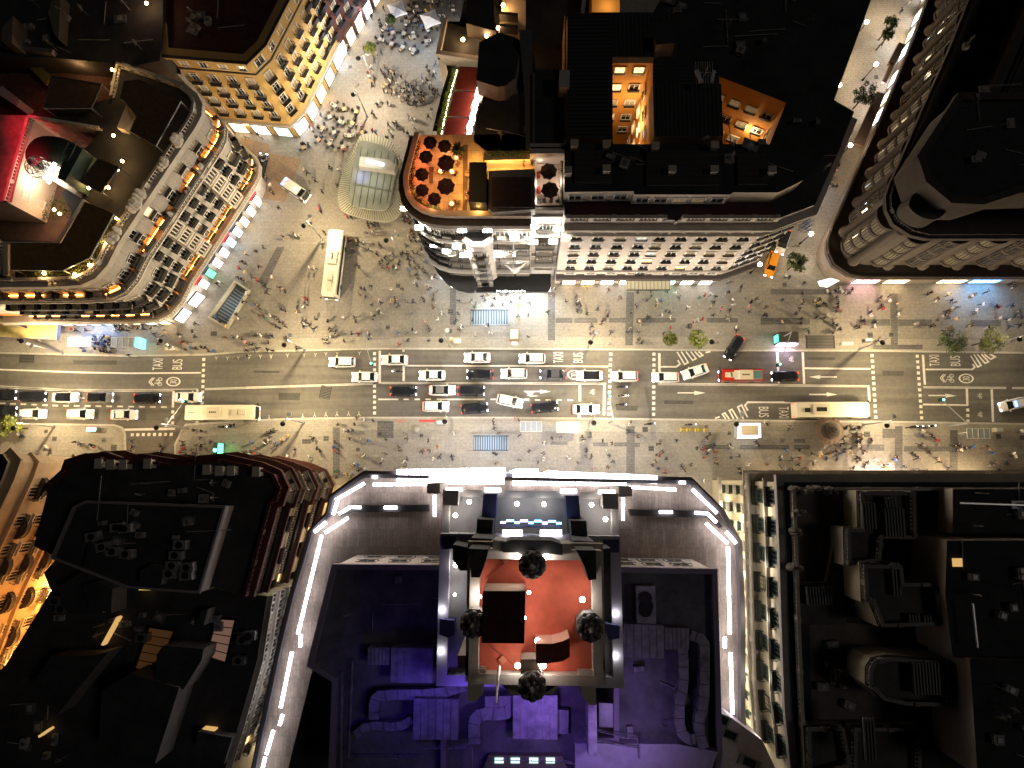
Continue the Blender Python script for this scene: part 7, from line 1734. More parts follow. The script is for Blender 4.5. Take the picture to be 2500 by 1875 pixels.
def stool(p, x, y, z, lb, col):
    c = A(p, x, y, z+.5); c.z = z; t = thing('rooftop_chair', lb, 'chair', c, rnd.uniform(0, 6), 'rooftop chairs'); m = MB(); m.lathe([(.26, .4), (.28, .5), (.05, .52)], 10); m.build('seat', col, t); m = MB(); m.box((0, -.24, .7), (.45, .06, .4)); m.build('backrest', col, t); m = MB(); m.tube((0, 0, 0), (0, 0, .42), .04, n=6); m.build('leg', iron, t)
for x, y, l in RT_: stool('K3', x, y, ZC, 'brown chair on the rooftop terrace, '+l, stm)
for x, y, l in ((1425, 390, 'top'), (1425, 430, 'second'), (1420, 550, 'third'), (1425, 590, 'lowest')): stool('K3', x, y, ZC, 'red chair along the left side of the small roof terrace, %s of the row' % l, redch)
for x, y, l in ((1430, 690, 'first'), (1485, 690, 'second'), (1555, 685, 'third'), (1620, 685, 'fourth')): stool('K3', x, y, ZC, 'black chair along the front of the small roof terrace, %s from the left' % l, chm)
for x, y, l in ((410, 370, 'left one of the upper pair'), (525, 378, 'right one of the upper pair'), (525, 710, 'the lower one'), (570, 235, 'the one by the palm')):
    c = A('K3', x, y, ZC+.75); c.z = ZC; t = thing('lamp_table', 'round rooftop table with a glowing lamp, '+l, 'table', c, 0, 'rooftop lamp tables'); m = MB(); m.lathe([(.35, .72), (.35, .76), (.05, .77)], 12); m.build('table_top', tabw, t); m = MB(); m.tube((0, 0, 0), (0, 0, .7), .05, n=6); m.build('leg', iron, t); m = MB(); m.lathe([(.08, .76), (.11, .95), (.03, 1.05)], 8); m.build('lamp', bulba, t)
c = A('K3', 580, 130, ZC+1.8); c.z = ZC; t = thing('potted_palm', 'bushy green potted palm on the rooftop terrace', 'plant', c); m = MB(); m.lathe([(.3, 0), (.38, .6), (.3, .62)], 10); m.build('pot', stm, t); m = MB(); rn = random.Random(3)
for i in range(60):
    a = rn.uniform(0, 6.28); r_ = rn.uniform(.5, 1.3); z_ = rn.uniform(.9, 2.0); u = Vector((math.cos(a), math.sin(a), 0)); w = Vector((-u.y, u.x, 0))
    m.add([Vector((0, 0, .9)), u*r_*.5+w*.12+Vector((0, 0, z_)), u*r_+Vector((0, 0, z_-.3)), u*r_*.5-w*.12+Vector((0, 0, z_))], [(0, 1, 2, 3)])
m.build('leaves', leafs[0], t)
# planting strips on the roofs (too many leaves to count)
def shrubs(name, label, p, pts, z, n, mts, w=.5, h=.6):
    P = A2(p, pts, z); m = MB(); rn = random.Random(len(pts)+n)
    L = [((Vector(P[i+1])-Vector(P[i])).length) for i in range(len(P)-1)]; T_ = sum(L)
    for _ in range(n):
        t_ = rn.uniform(0, T_); i = 0
        while t_ > L[i] and i < len(L)-1: t_ -= L[i]; i += 1
        q_ = Vector(P[i]).lerp(Vector(P[i+1]), t_/L[i]); c = Vector((q_.x+rn.gauss(0, w/2), q_.y+rn.gauss(0, w/2), z+rn.uniform(0, h))); u = Vector((rn.gauss(0, 1), rn.gauss(0, 1), rn.gauss(0, .6))).normalized(); v = u.orthogonal().normalized(); s = rn.uniform(.06, .15)
        m.add([c-u*s, c+v*s*.6, c+u*s, c-v*s*.6], [(0, 1, 2, 3)], rn.randrange(2))
    m.build(name, [leafs[mts[0]], leafs[mts[1]]], None, label=label, cat='plants', kind='stuff')
shrubs('rooftop_hedge', 'leafy hedge along the rounded edge of the umbrella terrace', 'K3', [(180, 60), (110, 330), (100, 520), (160, 670), (290, 760), (400, 790)], ZC+.3, 1600, (0, 1), .5)
shrubs('rooftop_hedge', 'green planter in front of the dark pergola roof', 'K3', [(960, 790), (1340, 790)], ZC+.6, 900, (1, 2), .5)
shrubs('rooftop_hedge', 'dark climbing plants along the cream planter wall', 'K3', [(890, 205), (1300, 205)], ZC+1.7, 500, (0, 1), .5)
shrubs('rooftop_hedge', 'dark hedge on the right side of the small roof terrace', 'K3', [(1680, 220), (1672, 740)], ZC+.5, 700, (0, 0), .4)
shrubs('rooftop_hedge', 'bright hedge in the lit strip beside the red awnings', 'T1', [(1505, 1025), (1570, 760), (1625, 540)], zb+1.0, 1300, (1, 2), .7)
shrubs('terrace_plants', 'plants with lights along the parapet of the ochre canopy', 'M0', [(870, 440), (800, 600), (690, 760), (560, 850), (150, 845)], ZR+.5, 2200, (0, 2), .8)
shrubs('terrace_plants', 'dark plants around the courtyard tables', 'M0', [(330, 330), (480, 290), (520, 380), (300, 420)], 20, 900, (0, 1), 1.0)
# ================================================================ VEHICLES
tyre = mat('tyre', (.02, .02, .02), .8); cglass = mat('car_glass', (.012, .014, .016), .08, spec=.7); chrome = mat('chrome', (.5, .5, .5), .3, .9)
wpaint = mat('white_car_paint', (.78, .77, .72), .25, spec=.5); bpaint = mat('black_car_paint', (.012, .013, .018), .2, spec=.6); gpaint = mat('grey_car_paint', (.10, .10, .12), .25, .4); spaint = mat('silver_car_paint', (.3, .3, .3), .3, .6); opaint = mat('orange_car_paint', (.65, .26, .02), .3); rdpaint = mat('red_paintwork', (.5, .03, .015), .35)
hlm = mat('headlight', (1, 1, 1), .3, em=(.95, .97, 1), es=9); tlm = mat('tail_light', (.7, .02, .01), .3, em=(1, .05, .02), es=2.2)
def car_meshes(kind):
    st = [(-2.3, .62, .82), (-2.15, .80, .93), (-1.6, .88, .97), (-.6, .90, .98), (.7, .90, .97), (1.4, .87, .90), (2.0, .80, .80), (2.25, .62, .66)]
    m = MB(); vs = []; n = 9
    for x, w, zt_ in st:
        vs += [(x, -w, .28), (x, -w-.02, .60), (x, -w*.96, zt_-.08), (x, -w*.72, zt_), (x, 0, zt_+.03), (x, w*.72, zt_), (x, w*.96, zt_-.08), (x, w+.02, .60), (x, w, .28)]
    fs = []
    for i in range(len(st)-1):
        for j in range(n-1): fs.append((i*n+j, (i+1)*n+j, (i+1)*n+j+1, i*n+j+1))
    fs += [tuple(range(n)), tuple(reversed(range((len(st)-1)*n, len(st)*n)))]
    m.add(vs, fs)
    for s in (-1, 1): m.box((.85, s*1.0, .98), (.22, .16, .14))
    body = m.mesh('body', [wpaint]); body.shade_smooth()
    xb, xr, xf, xw = {'sedan': (-1.75, -1.0, .28, 1.05), 'estate': (-2.1, -1.75, .30, 1.10), 'suv': (-2.12, -1.85, .40, 1.15)}[kind]; zr_ = 1.44 if kind != 'suv' else 1.62
    m = MB(); lo = [(xb, -.76), (xw, -.74), (xw, .74), (xb, .76)]; hi = [(xr, -.60), (xf, -.60), (xf, .60), (xr, .60)]
    m.add([(x, y, .94) for x, y in lo]+[(x, y, zr_) for x, y in hi], [(0, 1, 5, 4), (1, 2, 6, 5), (2, 3, 7, 6), (3, 0, 4, 7)])
    glass = m.mesh('glass', [cglass])
    m = MB(); rf_ = [(xr-.04, -.60), (xr+.1, -.63), (xf-.1, -.62), (xf+.05, -.55), (xf+.08, 0), (xf+.05, .55), (xf-.1, .62), (xr+.1, .63), (xr-.04, .60)]
    m.prism(rf_, zr_-.02, zr_+.04, 0)
    for s in (-1, 1):
        m.tube((xb+.1, s*.77, .96), (xr, s*.61, zr_), .035, n=4); m.tube((xw-.05, s*.75, .96), (xf, s*.61, zr_), .035, n=4); m.tube((-.35, s*.76, .96), (-.35, s*.62, zr_), .03, n=4)
    roof = m.mesh('roof', [wpaint])
    m = MB()
    m.tube((0, -.11, 0), (0, .11, 0), .33, n=14); wheel = m.mesh('wheel', [tyre])
    m = MB(); m.tube((0, -.12, 0), (0, .12, 0), .2, n=10); rim = m.mesh('rim', [chrome])
    m = MB(); m.box((0, 0, 0), (.14, .34, .14)); hl = m.mesh('headlight', [hlm]); m = MB(); m.box((0, 0, 0), (.1, .32, .14)); tl_ = m.mesh('tail_light', [tlm])
    return body, glass, roof, wheel, rim, hl, tl_
CM = {k_: car_meshes(k_) for k_ in ('sedan', 'estate', 'suv')}
def make_car(kind):
    t = thing('car', 'x', 'car'); b_, g_, r_, w_, ri, h_, tl_ = CM[kind]
    place('body', b_, t); place('window_glass', g_, t); place('roof', r_, t)
    for x in (-1.4, 1.42):
        for y in (-.82, .82): w = place('wheel', w_, t, (x, y, .33)); place('rim', ri, w)
    for s in (-1, 1): place('headlight', h_, t, (2.17, s*.58, .66)); place('tail_light', tl_, t, (-2.27, s*.6, .80))
    return t
PROTO = {}
def car(p, x, y, ang, paint, kind, label, roofm=None, lightbar=None, name='car', cat='car', s=1.0):
    c = A(p, x, y, .9); z = RZ if p[0] == 'L' and 190 < y < 730 else 0.0; c.z = z
    if kind not in PROTO: PROTO[kind] = o = make_car(kind); o.location = c; o.rotation_euler = (0, 0, R(ang)); o['label'] = label; o['group'] = 'cars on the avenue'
    else: o = dup(PROTO[kind], c, R(ang), label, 'cars on the avenue')
    o.name = name; o.scale = (s, s, s); o['category'] = cat
    for ch in o.children:
        if ch.name.startswith('body'): setmat(ch, 0, paint)
        if ch.name.startswith('roof'): setmat(ch, 0, roofm or paint)
    if lightbar:
        m = MB(); m.box((0, 0, 1.62 if kind == 'suv' else 1.56), (.22, .9, .12)); m.build('roof_light', lightbar, o)
    return o
gsig = mat('green_roof_light', (.1, 1, .4), .5, em=(.1, 1, .4), es=3)
W_, B_ = wpaint, bpaint
CARS = [('L0', 15, 518, 0, B_, 'estate', 'black car with red lights cut off by the left edge, upper lane'), ('L0', 245, 530, 0, B_, 'suv', 'long black car with bright headlights, second from the left edge'), ('L0', 495, 535, 0, W_, 'sedan', 'white car with dark sunroof between two black cars at left', B_),
        ('L0', 765, 537, 0, spaint, 'estate', 'silver car with a black glass roof on the left lanes', B_), ('L0', 1130, 543, 0, B_, 'estate', 'black estate car behind the first white car at the left stop line'), ('L0', 1445, 535, 0, W_, 'sedan', 'white car waiting at the left stop line beside the long bus'),
        ('L0', 20, 645, 0, B_, 'suv', 'black car cut off by the left edge, lower lane'), ('L0', 245, 663, 0, W_, 'estate', 'white estate car, first of three in the lower left lane'), ('L0', 610, 665, 0, W_, 'estate', 'white estate car, second of three in the lower left lane'), ('L0', 950, 670, 0, W_, 'sedan', 'white car, last of three in the lower left lane'),
        ('L1', 738, 262, 180, W_, 'estate', 'white car left of the dotted crossing in the top lane'), ('L1', 915, 378, 180, W_, 'sedan', 'white car on the dotted crossing in the second lane'), ('L1', 1145, 245, 180, W_, 'sedan', 'white taxi right of the crossing below the green signal', None, gsig), ('L1', 1435, 365, 180, W_, 'sedan', 'white car above the white and red taxi, second lane'),
        ('L1', 1785, 228, 180, W_, 'sedan', 'white car in the bus lane, left of another white estate'), ('L2', 312, 235, 180, W_, 'estate', 'white estate in the bus lane left of the word TAXI'), ('L1', 1805, 358, 180, B_, 'estate', 'black estate in the second lane, ahead of a white estate'), ('L1', 1215, 487, 0, B_, 'estate', 'black car first in the third lane beside the crossing'),
        ('L1', 1515, 480, 0, W_, 'sedan', 'white and red taxi with a dark roof, third lane', spaint), ('L1', 1740, 485, 0, B_, 'suv', 'black car right behind the white and red taxi, third lane'), ('L1', 1465, 605, 0, W_, 'estate', 'white taxi with a green light in the fourth lane', None, gsig), ('L1', 1765, 620, 5, B_, 'sedan', 'black car tilted slightly in the fourth lane with red lights'),
        ('L2', 142, 565, -12, W_, 'estate', 'white estate slanting across the dashes between lanes'), ('L2', 172, 352, 180, W_, 'estate', 'white estate between two dark cars in the second lane'), ('L2', 475, 357, 180, gpaint, 'sedan', 'dark grey car just right of the white estate, second lane'), ('L2', 757, 367, 180, W_, 'sedan', 'white car with black roof beside the painted 30', B_),
        ('L2', 1027, 372, 180, W_, 'estate', 'white estate above the three motorcycles'), ('L2', 1343, 380, 180, W_, 'estate', 'white estate on the second dotted crossing'), ('L2', 1573, 337, 198, W_, 'sedan', 'white car slanting below the hatched road area'), ('L2', 1872, 152, 237, B_, 'estate', 'black car turning out of the side street across the pavement'),
        ('L3', 370, 373, 180, B_, 'estate', 'black car behind the red and white minibus'), ('L2', 412, 612, 7, B_, 'sedan', 'black car with green glow left of the last white car, lowest lane'), ('L2', 732, 627, 0, W_, 'sedan', 'white car nearest the kerb beside the twin shelters'),
        ('M3', 268, 775, 252, opaint, 'estate', 'orange car leaving the side street'), ('M3', 355, 600, 250, W_, 'suv', 'large white car with dark roof in the side street', B_), ('T0', 2010, 1270, 80, B_, 'estate', 'black car parked beside the ornate building near the police van'),
        ('L3', 2135, 590, 193, W_, 'estate', 'white police car with blue lights at the right edge', None, mat('blue_beacon', (.1, .3, 1), .5, em=(.1, .3, 1), es=8))]
for c_ in CARS: car(*c_)
light('SPOT', A('L0', 1240, 543, .9), 60, (.85, .9, 1), None, .1, (R(75), 0, R(-90)), 60)
light('POINT', A('L2', 1925, 85, .8), 40, (1, .03, .02), size=.2)
def bus(p, x, y, ang, L_, label, name='bus', body=None, roofu=0, w=2.55, h=3.1, group='city buses', z=None, roofc=None):
    c = A(p, x, y, h); c.z = RZ if z is None else z; t = thing(name, label, 'bus', c, R(ang), group); body = body or mat('cream_bus_paint', (.70, .64, .50), .35)
    m = MB(); pl = [(-L_/2, -w/2+.1), (-L_/2+.1, -w/2), (L_/2-.35, -w/2), (L_/2, -w/2+.3), (L_/2, w/2-.3), (L_/2-.35, w/2), (-L_/2+.1, w/2), (-L_/2, w/2-.1)]
    m.prism(pl, .35, h-.15, 0); ip = [(px*.985, py*.94) for px, py in pl]; m.prism(ip, h-.15, h, 0); m.build('body', body, t)
    for s in (-1, 1):
        m = MB(); m.box((0, s*(w/2+.012), 1.95), (L_*.9, .03, 1.1))
        m.build('side_windows', cglass, t)
    m = MB(); m.box((L_/2+.012, 0, 1.8), (.04, w*.82, 1.7)); m.build('windscreen', cglass, t)
    for xx in (-L_*.28, L_*.3):
        for s in (-1, 1): m = MB(); m.tube((xx, s*(w/2-.3), .48), (xx, s*(w/2+.02), .48), .48, n=14); m.build('wheel', tyre, t)
    for s in (-1, 1):
        m = MB(); m.box((L_/2+.03, s*w*.36, .85), (.08, .35, .2)); m.build('headlight', hlm, t); m = MB(); m.box((-L_/2-.02, s*w*.42, 1.4), (.06, .15, .5)); m.build('tail_light', tlm, t)
        m = MB(); m.box((L_/2+.2, s*(w/2+.15), 2.3), (.15, .25, .45)); m.build('mirror', iron, t)
    rc = roofc or mat('roof_unit_cream', (.55, .49, .37), .5)
    if roofu == 0:
        for xx, lx, ly in ((-L_*.08, 2.2, 1.6), (L_*.22, .9, .9), (L_*.33, 1.2, .8)):
            m = MB(); m.prism([(xx-lx/2, -ly/2), (xx+lx/2, -ly/2), (xx+lx/2, ly/2), (xx-lx/2, ly/2)], h, h+.3, 0)
            m.build('roof_unit', rc, t)
        for i in range(4): m = MB(); m.lathe([(.13, h+.3), (.13, h+.34)], 8, (-L_*.13+i*.32, 0, 0)); m.build('vent', iron, t)
        m = MB(); m.box((-L_*.4, 0, h+.03), (1.0, .06, .06)); m.build('roof_seam', iron, t)
    else:
        m = MB(); m.box((-L_*.17, 0, h+.15), (2.6, 1.7, .3)); m.build('roof_unit', rc, t); m = MB(); m.box((-L_*.17, 0, h+.32), (1.7, .7, .06)); m.build('vent', iron, t)
        m = MB(); m.box((-L_*.36, -.1, h+.12), (.8, .7, .25)); m.build('exhaust', iron, t)
        m = MB()
        for i in range(4): m.box((L_*(.0+.11*i), 0, h+.012), (.04, w*.88, .03))
        m.build('roof_seam', rc, t)
    return t
bus('M1', 665, 762, 269-5.5+1.5, 11.9, 'white city bus parked on the square beside its own shadow', z=0.0)
bus('L0', 1690, 652, 0, 11.9, 'long cream city bus at the left crossing with a white roof', roofu=0)
bus('L3', 745, 630, 0, 12.0, 'cream city bus with a square roof hatch in the right bus lane', roofu=1)
t = bus('L2', 1940, 363, 180, 7.2, 'red and white minibus with a glass roof panel', 'minibus', rdpaint, 0, 2.0, 2.4)
m = MB(); m.box((-.9, 0, 2.42), (4.6, 1.5, .05)); m.build('white_roof', wpaint, t); m = MB(); m.box((-2.2, 0, 2.47), (2.2, 1.4, .05)); m.build('roof_panel', mat('teal_panel', (.10, .2, .2), .3), t)
t = bus('M1', 372, 187, -35, 5.2, 'white police van with blue lights on the square', 'police_van', W_, 0, 1.9, 2.0, z=0.0, group='vans'); t['category'] = 'van'
for ch in list(t.children):
    if ch.name.startswith(('roof_unit', 'vent', 'roof_seam')): bpy.data.objects.remove(ch)
for xx, s in ((-2.2, .5), (-2.2, -.5), (.4, 0)): m = MB(); m.box((xx, s, 2.05), (.35, .4, .12)); m.build('blue_light', mat('blue_beacon', (.1, .3, 1)), t)
m = MB(); m.add([(1.15, -.8, 2.02), (1.95, -.72, 2.02), (1.95, .72, 2.02), (1.15, .8, 2.02)], [(0, 1, 2, 3)]); m.build('front_glass', cglass, t)
def moto(p, x, y, ang, label, rider=True, z=RZ, paint=None):
    c = A(p, x, y, .6); c.z = z; t = thing('motorcycle', label, 'motorcycle', c, R(ang), 'motorcycles')
    m = MB(); m.lathe([(.05, -.5), (.17, -.35), (.2, 0), (.16, .35), (.04, .55)], 8); me = m.mesh('body', [paint or gpaint]); me.transform(Matrix.Rotation(R(90), 4, 'Y')); o = place('body', me, t, (0, 0, .7), 0, (1.25, 1, .9))
    for xx in (-.7, .72): m = MB(); m.tube((xx, -.07, .32), (xx, .07, .32), .32, n=14); m.build('wheel', tyre, t)
    m = MB(); m.tube((.45, -.38, 1.0), (.45, .38, 1.0), .025, n=5); m.tube((.45, 0, 1.0), (.72, 0, .35), .035, n=5); m.build('handlebar', chrome, t)
    m = MB(); m.box((-.25, 0, .86), (.7, .28, .1)); m.build('seat', iron, t); m = MB(); m.box((.75, 0, .85), (.08, .16, .14)); m.build('headlight', hlm, t)
    return t
for x, y, l, pc in ((1012, 457, 'uppermost of the three motorcycles waiting side by side', gpaint), (1022, 523, 'pale motorcycle, middle of the three waiting side by side', wpaint), (1006, 592, 'lowest of the three motorcycles waiting side by side', bpaint)):
    moto('L2', x, y, 0, l, paint=pc)
moto('L2', 1540, 747, 0, 'silver and black motorcycle parked alone on the south pavement', z=0, paint=spaint); moto('L2', 1225, 742, 5, 'dark motorcycle parked on the south kerb right of the crossing', z=0)
for i, (x, y, w_) in enumerate(((1350, 765, 'first'), (1395, 765, 'second'), (1440, 764, 'third'), (1490, 760, 'fourth'))): moto('L3', x, y, 8, 'parked motorcycle, %s from the left in the right kerbside row' % w_, z=0, paint=[bpaint, gpaint, spaint, bpaint][i])
moto('L0', 1720, 765, 0, 'black motorcycle on the pavement below the long cream bus', z=0, paint=bpaint); moto('L1', 1165, 337, 180, 'light motorcycle riding between the two stop lines', z=RZ, paint=spaint)
def bicycle(p, x, y, ang, label, fc):
    c = A(p, x, y, .5); c.z = 0; t = thing('bicycle', label, 'bicycle', c, R(ang), 'bicycles')
    for xx in (-.5, .5):
        m = MB(); n_ = 14
        for i in range(n_): a_, b_ = 2*math.pi*i/n_, 2*math.pi*(i+1)/n_; m.tube((xx+math.cos(a_)*.33, 0, .34+math.sin(a_)*.33), (xx+math.cos(b_)*.33, 0, .34+math.sin(b_)*.33), .022, n=4, caps=False)
        m.build('wheel', tyre, t)
    m = MB()
    for a_, b_ in (((-.5, 0, .34), (-.15, 0, .85)), ((-.15, 0, .85), (.4, 0, .85)), ((.4, 0, .85), (0, 0, .35)), ((0, 0, .35), (-.15, 0, .85)), ((-.5, 0, .34), (0, 0, .35)), ((.5, 0, .34), (.4, 0, .95))): m.tube(a_, b_, .025, n=5)
    m.build('frame', fc, t); m = MB(); m.tube((.38, -.28, .98), (.38, .28, .98), .02, n=5); m.build('handlebar', iron, t); m = MB(); m.box((-.17, 0, .92), (.26, .14, .06)); m.build('saddle', iron, t)
bm = [mat('blue_frame', (.02, .12, .5), .4), spaint]
for i in range(9): bicycle('M3', 515+(i % 3)*22-(i//3)*8, 430+i*11, 25, 'blue bicycle, %s from the top in the dock beside the narrow street' % ordw(i+1), bm[0])
for i, (x, y) in enumerate(((1065, 105), (1085, 95), (1055, 125))): bicycle('L3', x, y, 30+20*i, 'pale bicycle, %s of three locked by the machine box on the north kerb' % ordw(i+1), spaint)
bicycle('L3', 2110, 110, 30, 'pale bicycle locked at the lamp by the right edge', spaint); bicycle('M3', 450, 635, 0, 'dark bicycle behind the white car in the side street', gpaint); bicycle('L2', 1720, 120, 10, 'bicycle beside the second round tree', spaint)
# ================================================================ PEOPLE
SKN = [mat('skin_light', (.50, .30, .21), .6), mat('skin_tan', (.34, .19, .12), .6), mat('skin_dark', (.10, .05, .03), .6)]
HAIR = [mat('hair_black', (.012, .01, .008), .6), mat('hair_brown', (.04, .02, .01), .6), mat('hair_blond', (.30, .20, .08), .6), mat('hair_grey', (.22, .21, .20), .7)]
CL = {}
for nm, c_ in {'black': (.012, .012, .014), 'dark grey': (.04, .04, .045), 'navy': (.012, .02, .05), 'white': (.58, .56, .52), 'beige': (.45, .34, .22), 'grey': (.17, .17, .17), 'red': (.30, .02, .015), 'blue': (.04, .12, .32), 'green': (.03, .16, .07), 'brown': (.10, .05, .025), 'pink': (.55, .2, .24), 'yellow': (.6, .38, .05), 'denim': (.04, .06, .11)}.items():
    CL[nm] = mat('cloth_'+nm.replace(' ', '_'), c_, .85)
def person_mesh(pose):
    """one continuous skinned body; joints listed as (position, radius, parent)"""
    ph, lean = pose.get('step', 0), pose.get('lean', 0.0)
    J = [((0, 0, .95), .145, None)]
    def j(p, r, par): J.append((p, r, par)); return len(J)-1
    if pose.get('sit'):
        J[0] = ((0, 0, .52), .15, None)
        sp = j((0, -.02, .78), .13, 0); ch = j((0, .02, 1.0), .155, sp); nk = j((0, .05, 1.16), .06, ch); hd = j((0, .08, 1.28), .095, nk); j((0, .07, 1.38), .075, hd)
        for s in (-1, 1):
            hp = j((s*.1, .05, .50), .10, 0); kn = j((s*.13, .45, .50), .075, hp); an = j((s*.12, .48, .10), .048, kn); j((s*.12, .62, .05), .04, an)
            sh = j((s*.2, .02, 1.04), .065, ch); el = j((s*.24, .16, .80), .046, sh); wr = j((s*.16, .40, .76), .034, el); j((s*.12, .48, .77), .032, wr)
    else:
        sp = j((0, .02+lean*.4, 1.15), .125, 0); ch = j((0, .02+lean, 1.33), .155, sp); nk = j((0, .03+lean*1.2, 1.49), .058, ch); hd = j((0, .05+lean*1.3, 1.60), .092, nk); j((0, .045+lean*1.3, 1.71), .078, hd)
        for s in (-1, 1):
            f = s*ph
            hp = j((s*.09, 0, .90), .10, 0); kn = j((s*.10, f*.20+.03, .50), .068, hp); an = j((s*.10, f*.36-.02, .09), .045, kn); j((s*.11, f*.36+.12, .04), .038, an)
            sh = j((s*.19, .02+lean, 1.40), .062, ch)
            if pose.get('arms') == 'up' and s > 0: el = j((s*.24, .16, 1.22), .045, sh); wr = j((s*.16, .34, 1.34), .033, el); j((s*.15, .40, 1.40), .03, wr)
            elif pose.get('arms') == 'front': el = j((s*.24, .08, 1.14), .045, sh); wr = j((s*.12, .30, 1.12), .033, el); j((s*.06, .36, 1.13), .03, wr)
            else: el = j((s*.25, -f*.12+.0, 1.13), .045, sh); wr = j((s*.27, -f*.24+.06, .88), .033, el); j((s*.265, -f*.26+.09, .80), .03, wr)
    me = bpy.data.meshes.new('sk'); me.from_pydata([a for a, r, p in J], [(p, i) for i, (a, r, p) in enumerate(J) if p is not None], []); o = bpy.data.objects.new('sk', me); COL.objects.link(o)
    md = o.modifiers.new('s', 'SKIN'); md.use_smooth_shade = True
    for i, (a, r, p) in enumerate(J):
        me.skin_vertices[0].data[i].radius = (r*(1.18 if i in (0, 1, 2) else 1), r*(.80 if i in (0, 1, 2) else 1)) if False else (r, r); me.skin_vertices[0].data[i].use_root = (i == 0)
    o.modifiers.new('u', 'SUBSURF').levels = 1; o.modifiers['u'].render_levels = 1
    dg = bpy.context.evaluated_depsgraph_get(); out = bpy.data.meshes.new_from_object(o.evaluated_get(dg)); bpy.data.objects.remove(o)
    for v in out.vertices:                      # flatten the trunk front to back, widen shoulders
        if abs(v.co.x) < .3 and (.9 if not pose.get('sit') else .55) < v.co.z < (1.45 if not pose.get('sit') else 1.1): v.co.x *= 1.12
    out.materials.clear()
    for m_ in (CL['black'], CL['denim'], SKN[0], HAIR[0]): out.materials.append(m_)
    sit = pose.get('sit'); dz = -.34 if sit else 0
    for f in out.polygons:
        z = f.center.z; x, y = f.center.x, f.center.y
        if z > 1.66+dz or (z > 1.55+dz and y < (.02 if not sit else .06)+lean*1.3): mi = 3
        elif z > 1.47+dz: mi = 2
        elif sit and (z < .60): mi = 1 if z > .08 else 3
        elif not sit and z < .93 and abs(x) < .22: mi = 1 if z > .07 else 3
        elif (not sit and abs(x) > .2 and z < .86) or (sit and y > .42 and z > .7): mi = 2
        else: mi = 0
        f.material_index = mi; f.use_smooth = True
    out.name = 'person'
    return out
POSES = [person_mesh(d) for d in ({'step': 1}, {'step': -1}, {'step': .6, 'lean': .04}, {'step': .1}, {'step': .15, 'arms': 'up'}, {'step': -.5, 'arms': 'front'}, {'step': .3, 'lean': .06, 'arms': 'front'})]
SITP = [person_mesh({'sit': 1})]
BAGM = MB(); BAGM.box((0, 0, 0), (.12, .34, .30), 0, 0, .85); BAGM.tube((0, -.1, .14), (0, .1, .14), .015, n=5); BAGM = BAGM.mesh('bag', [CL['brown']])
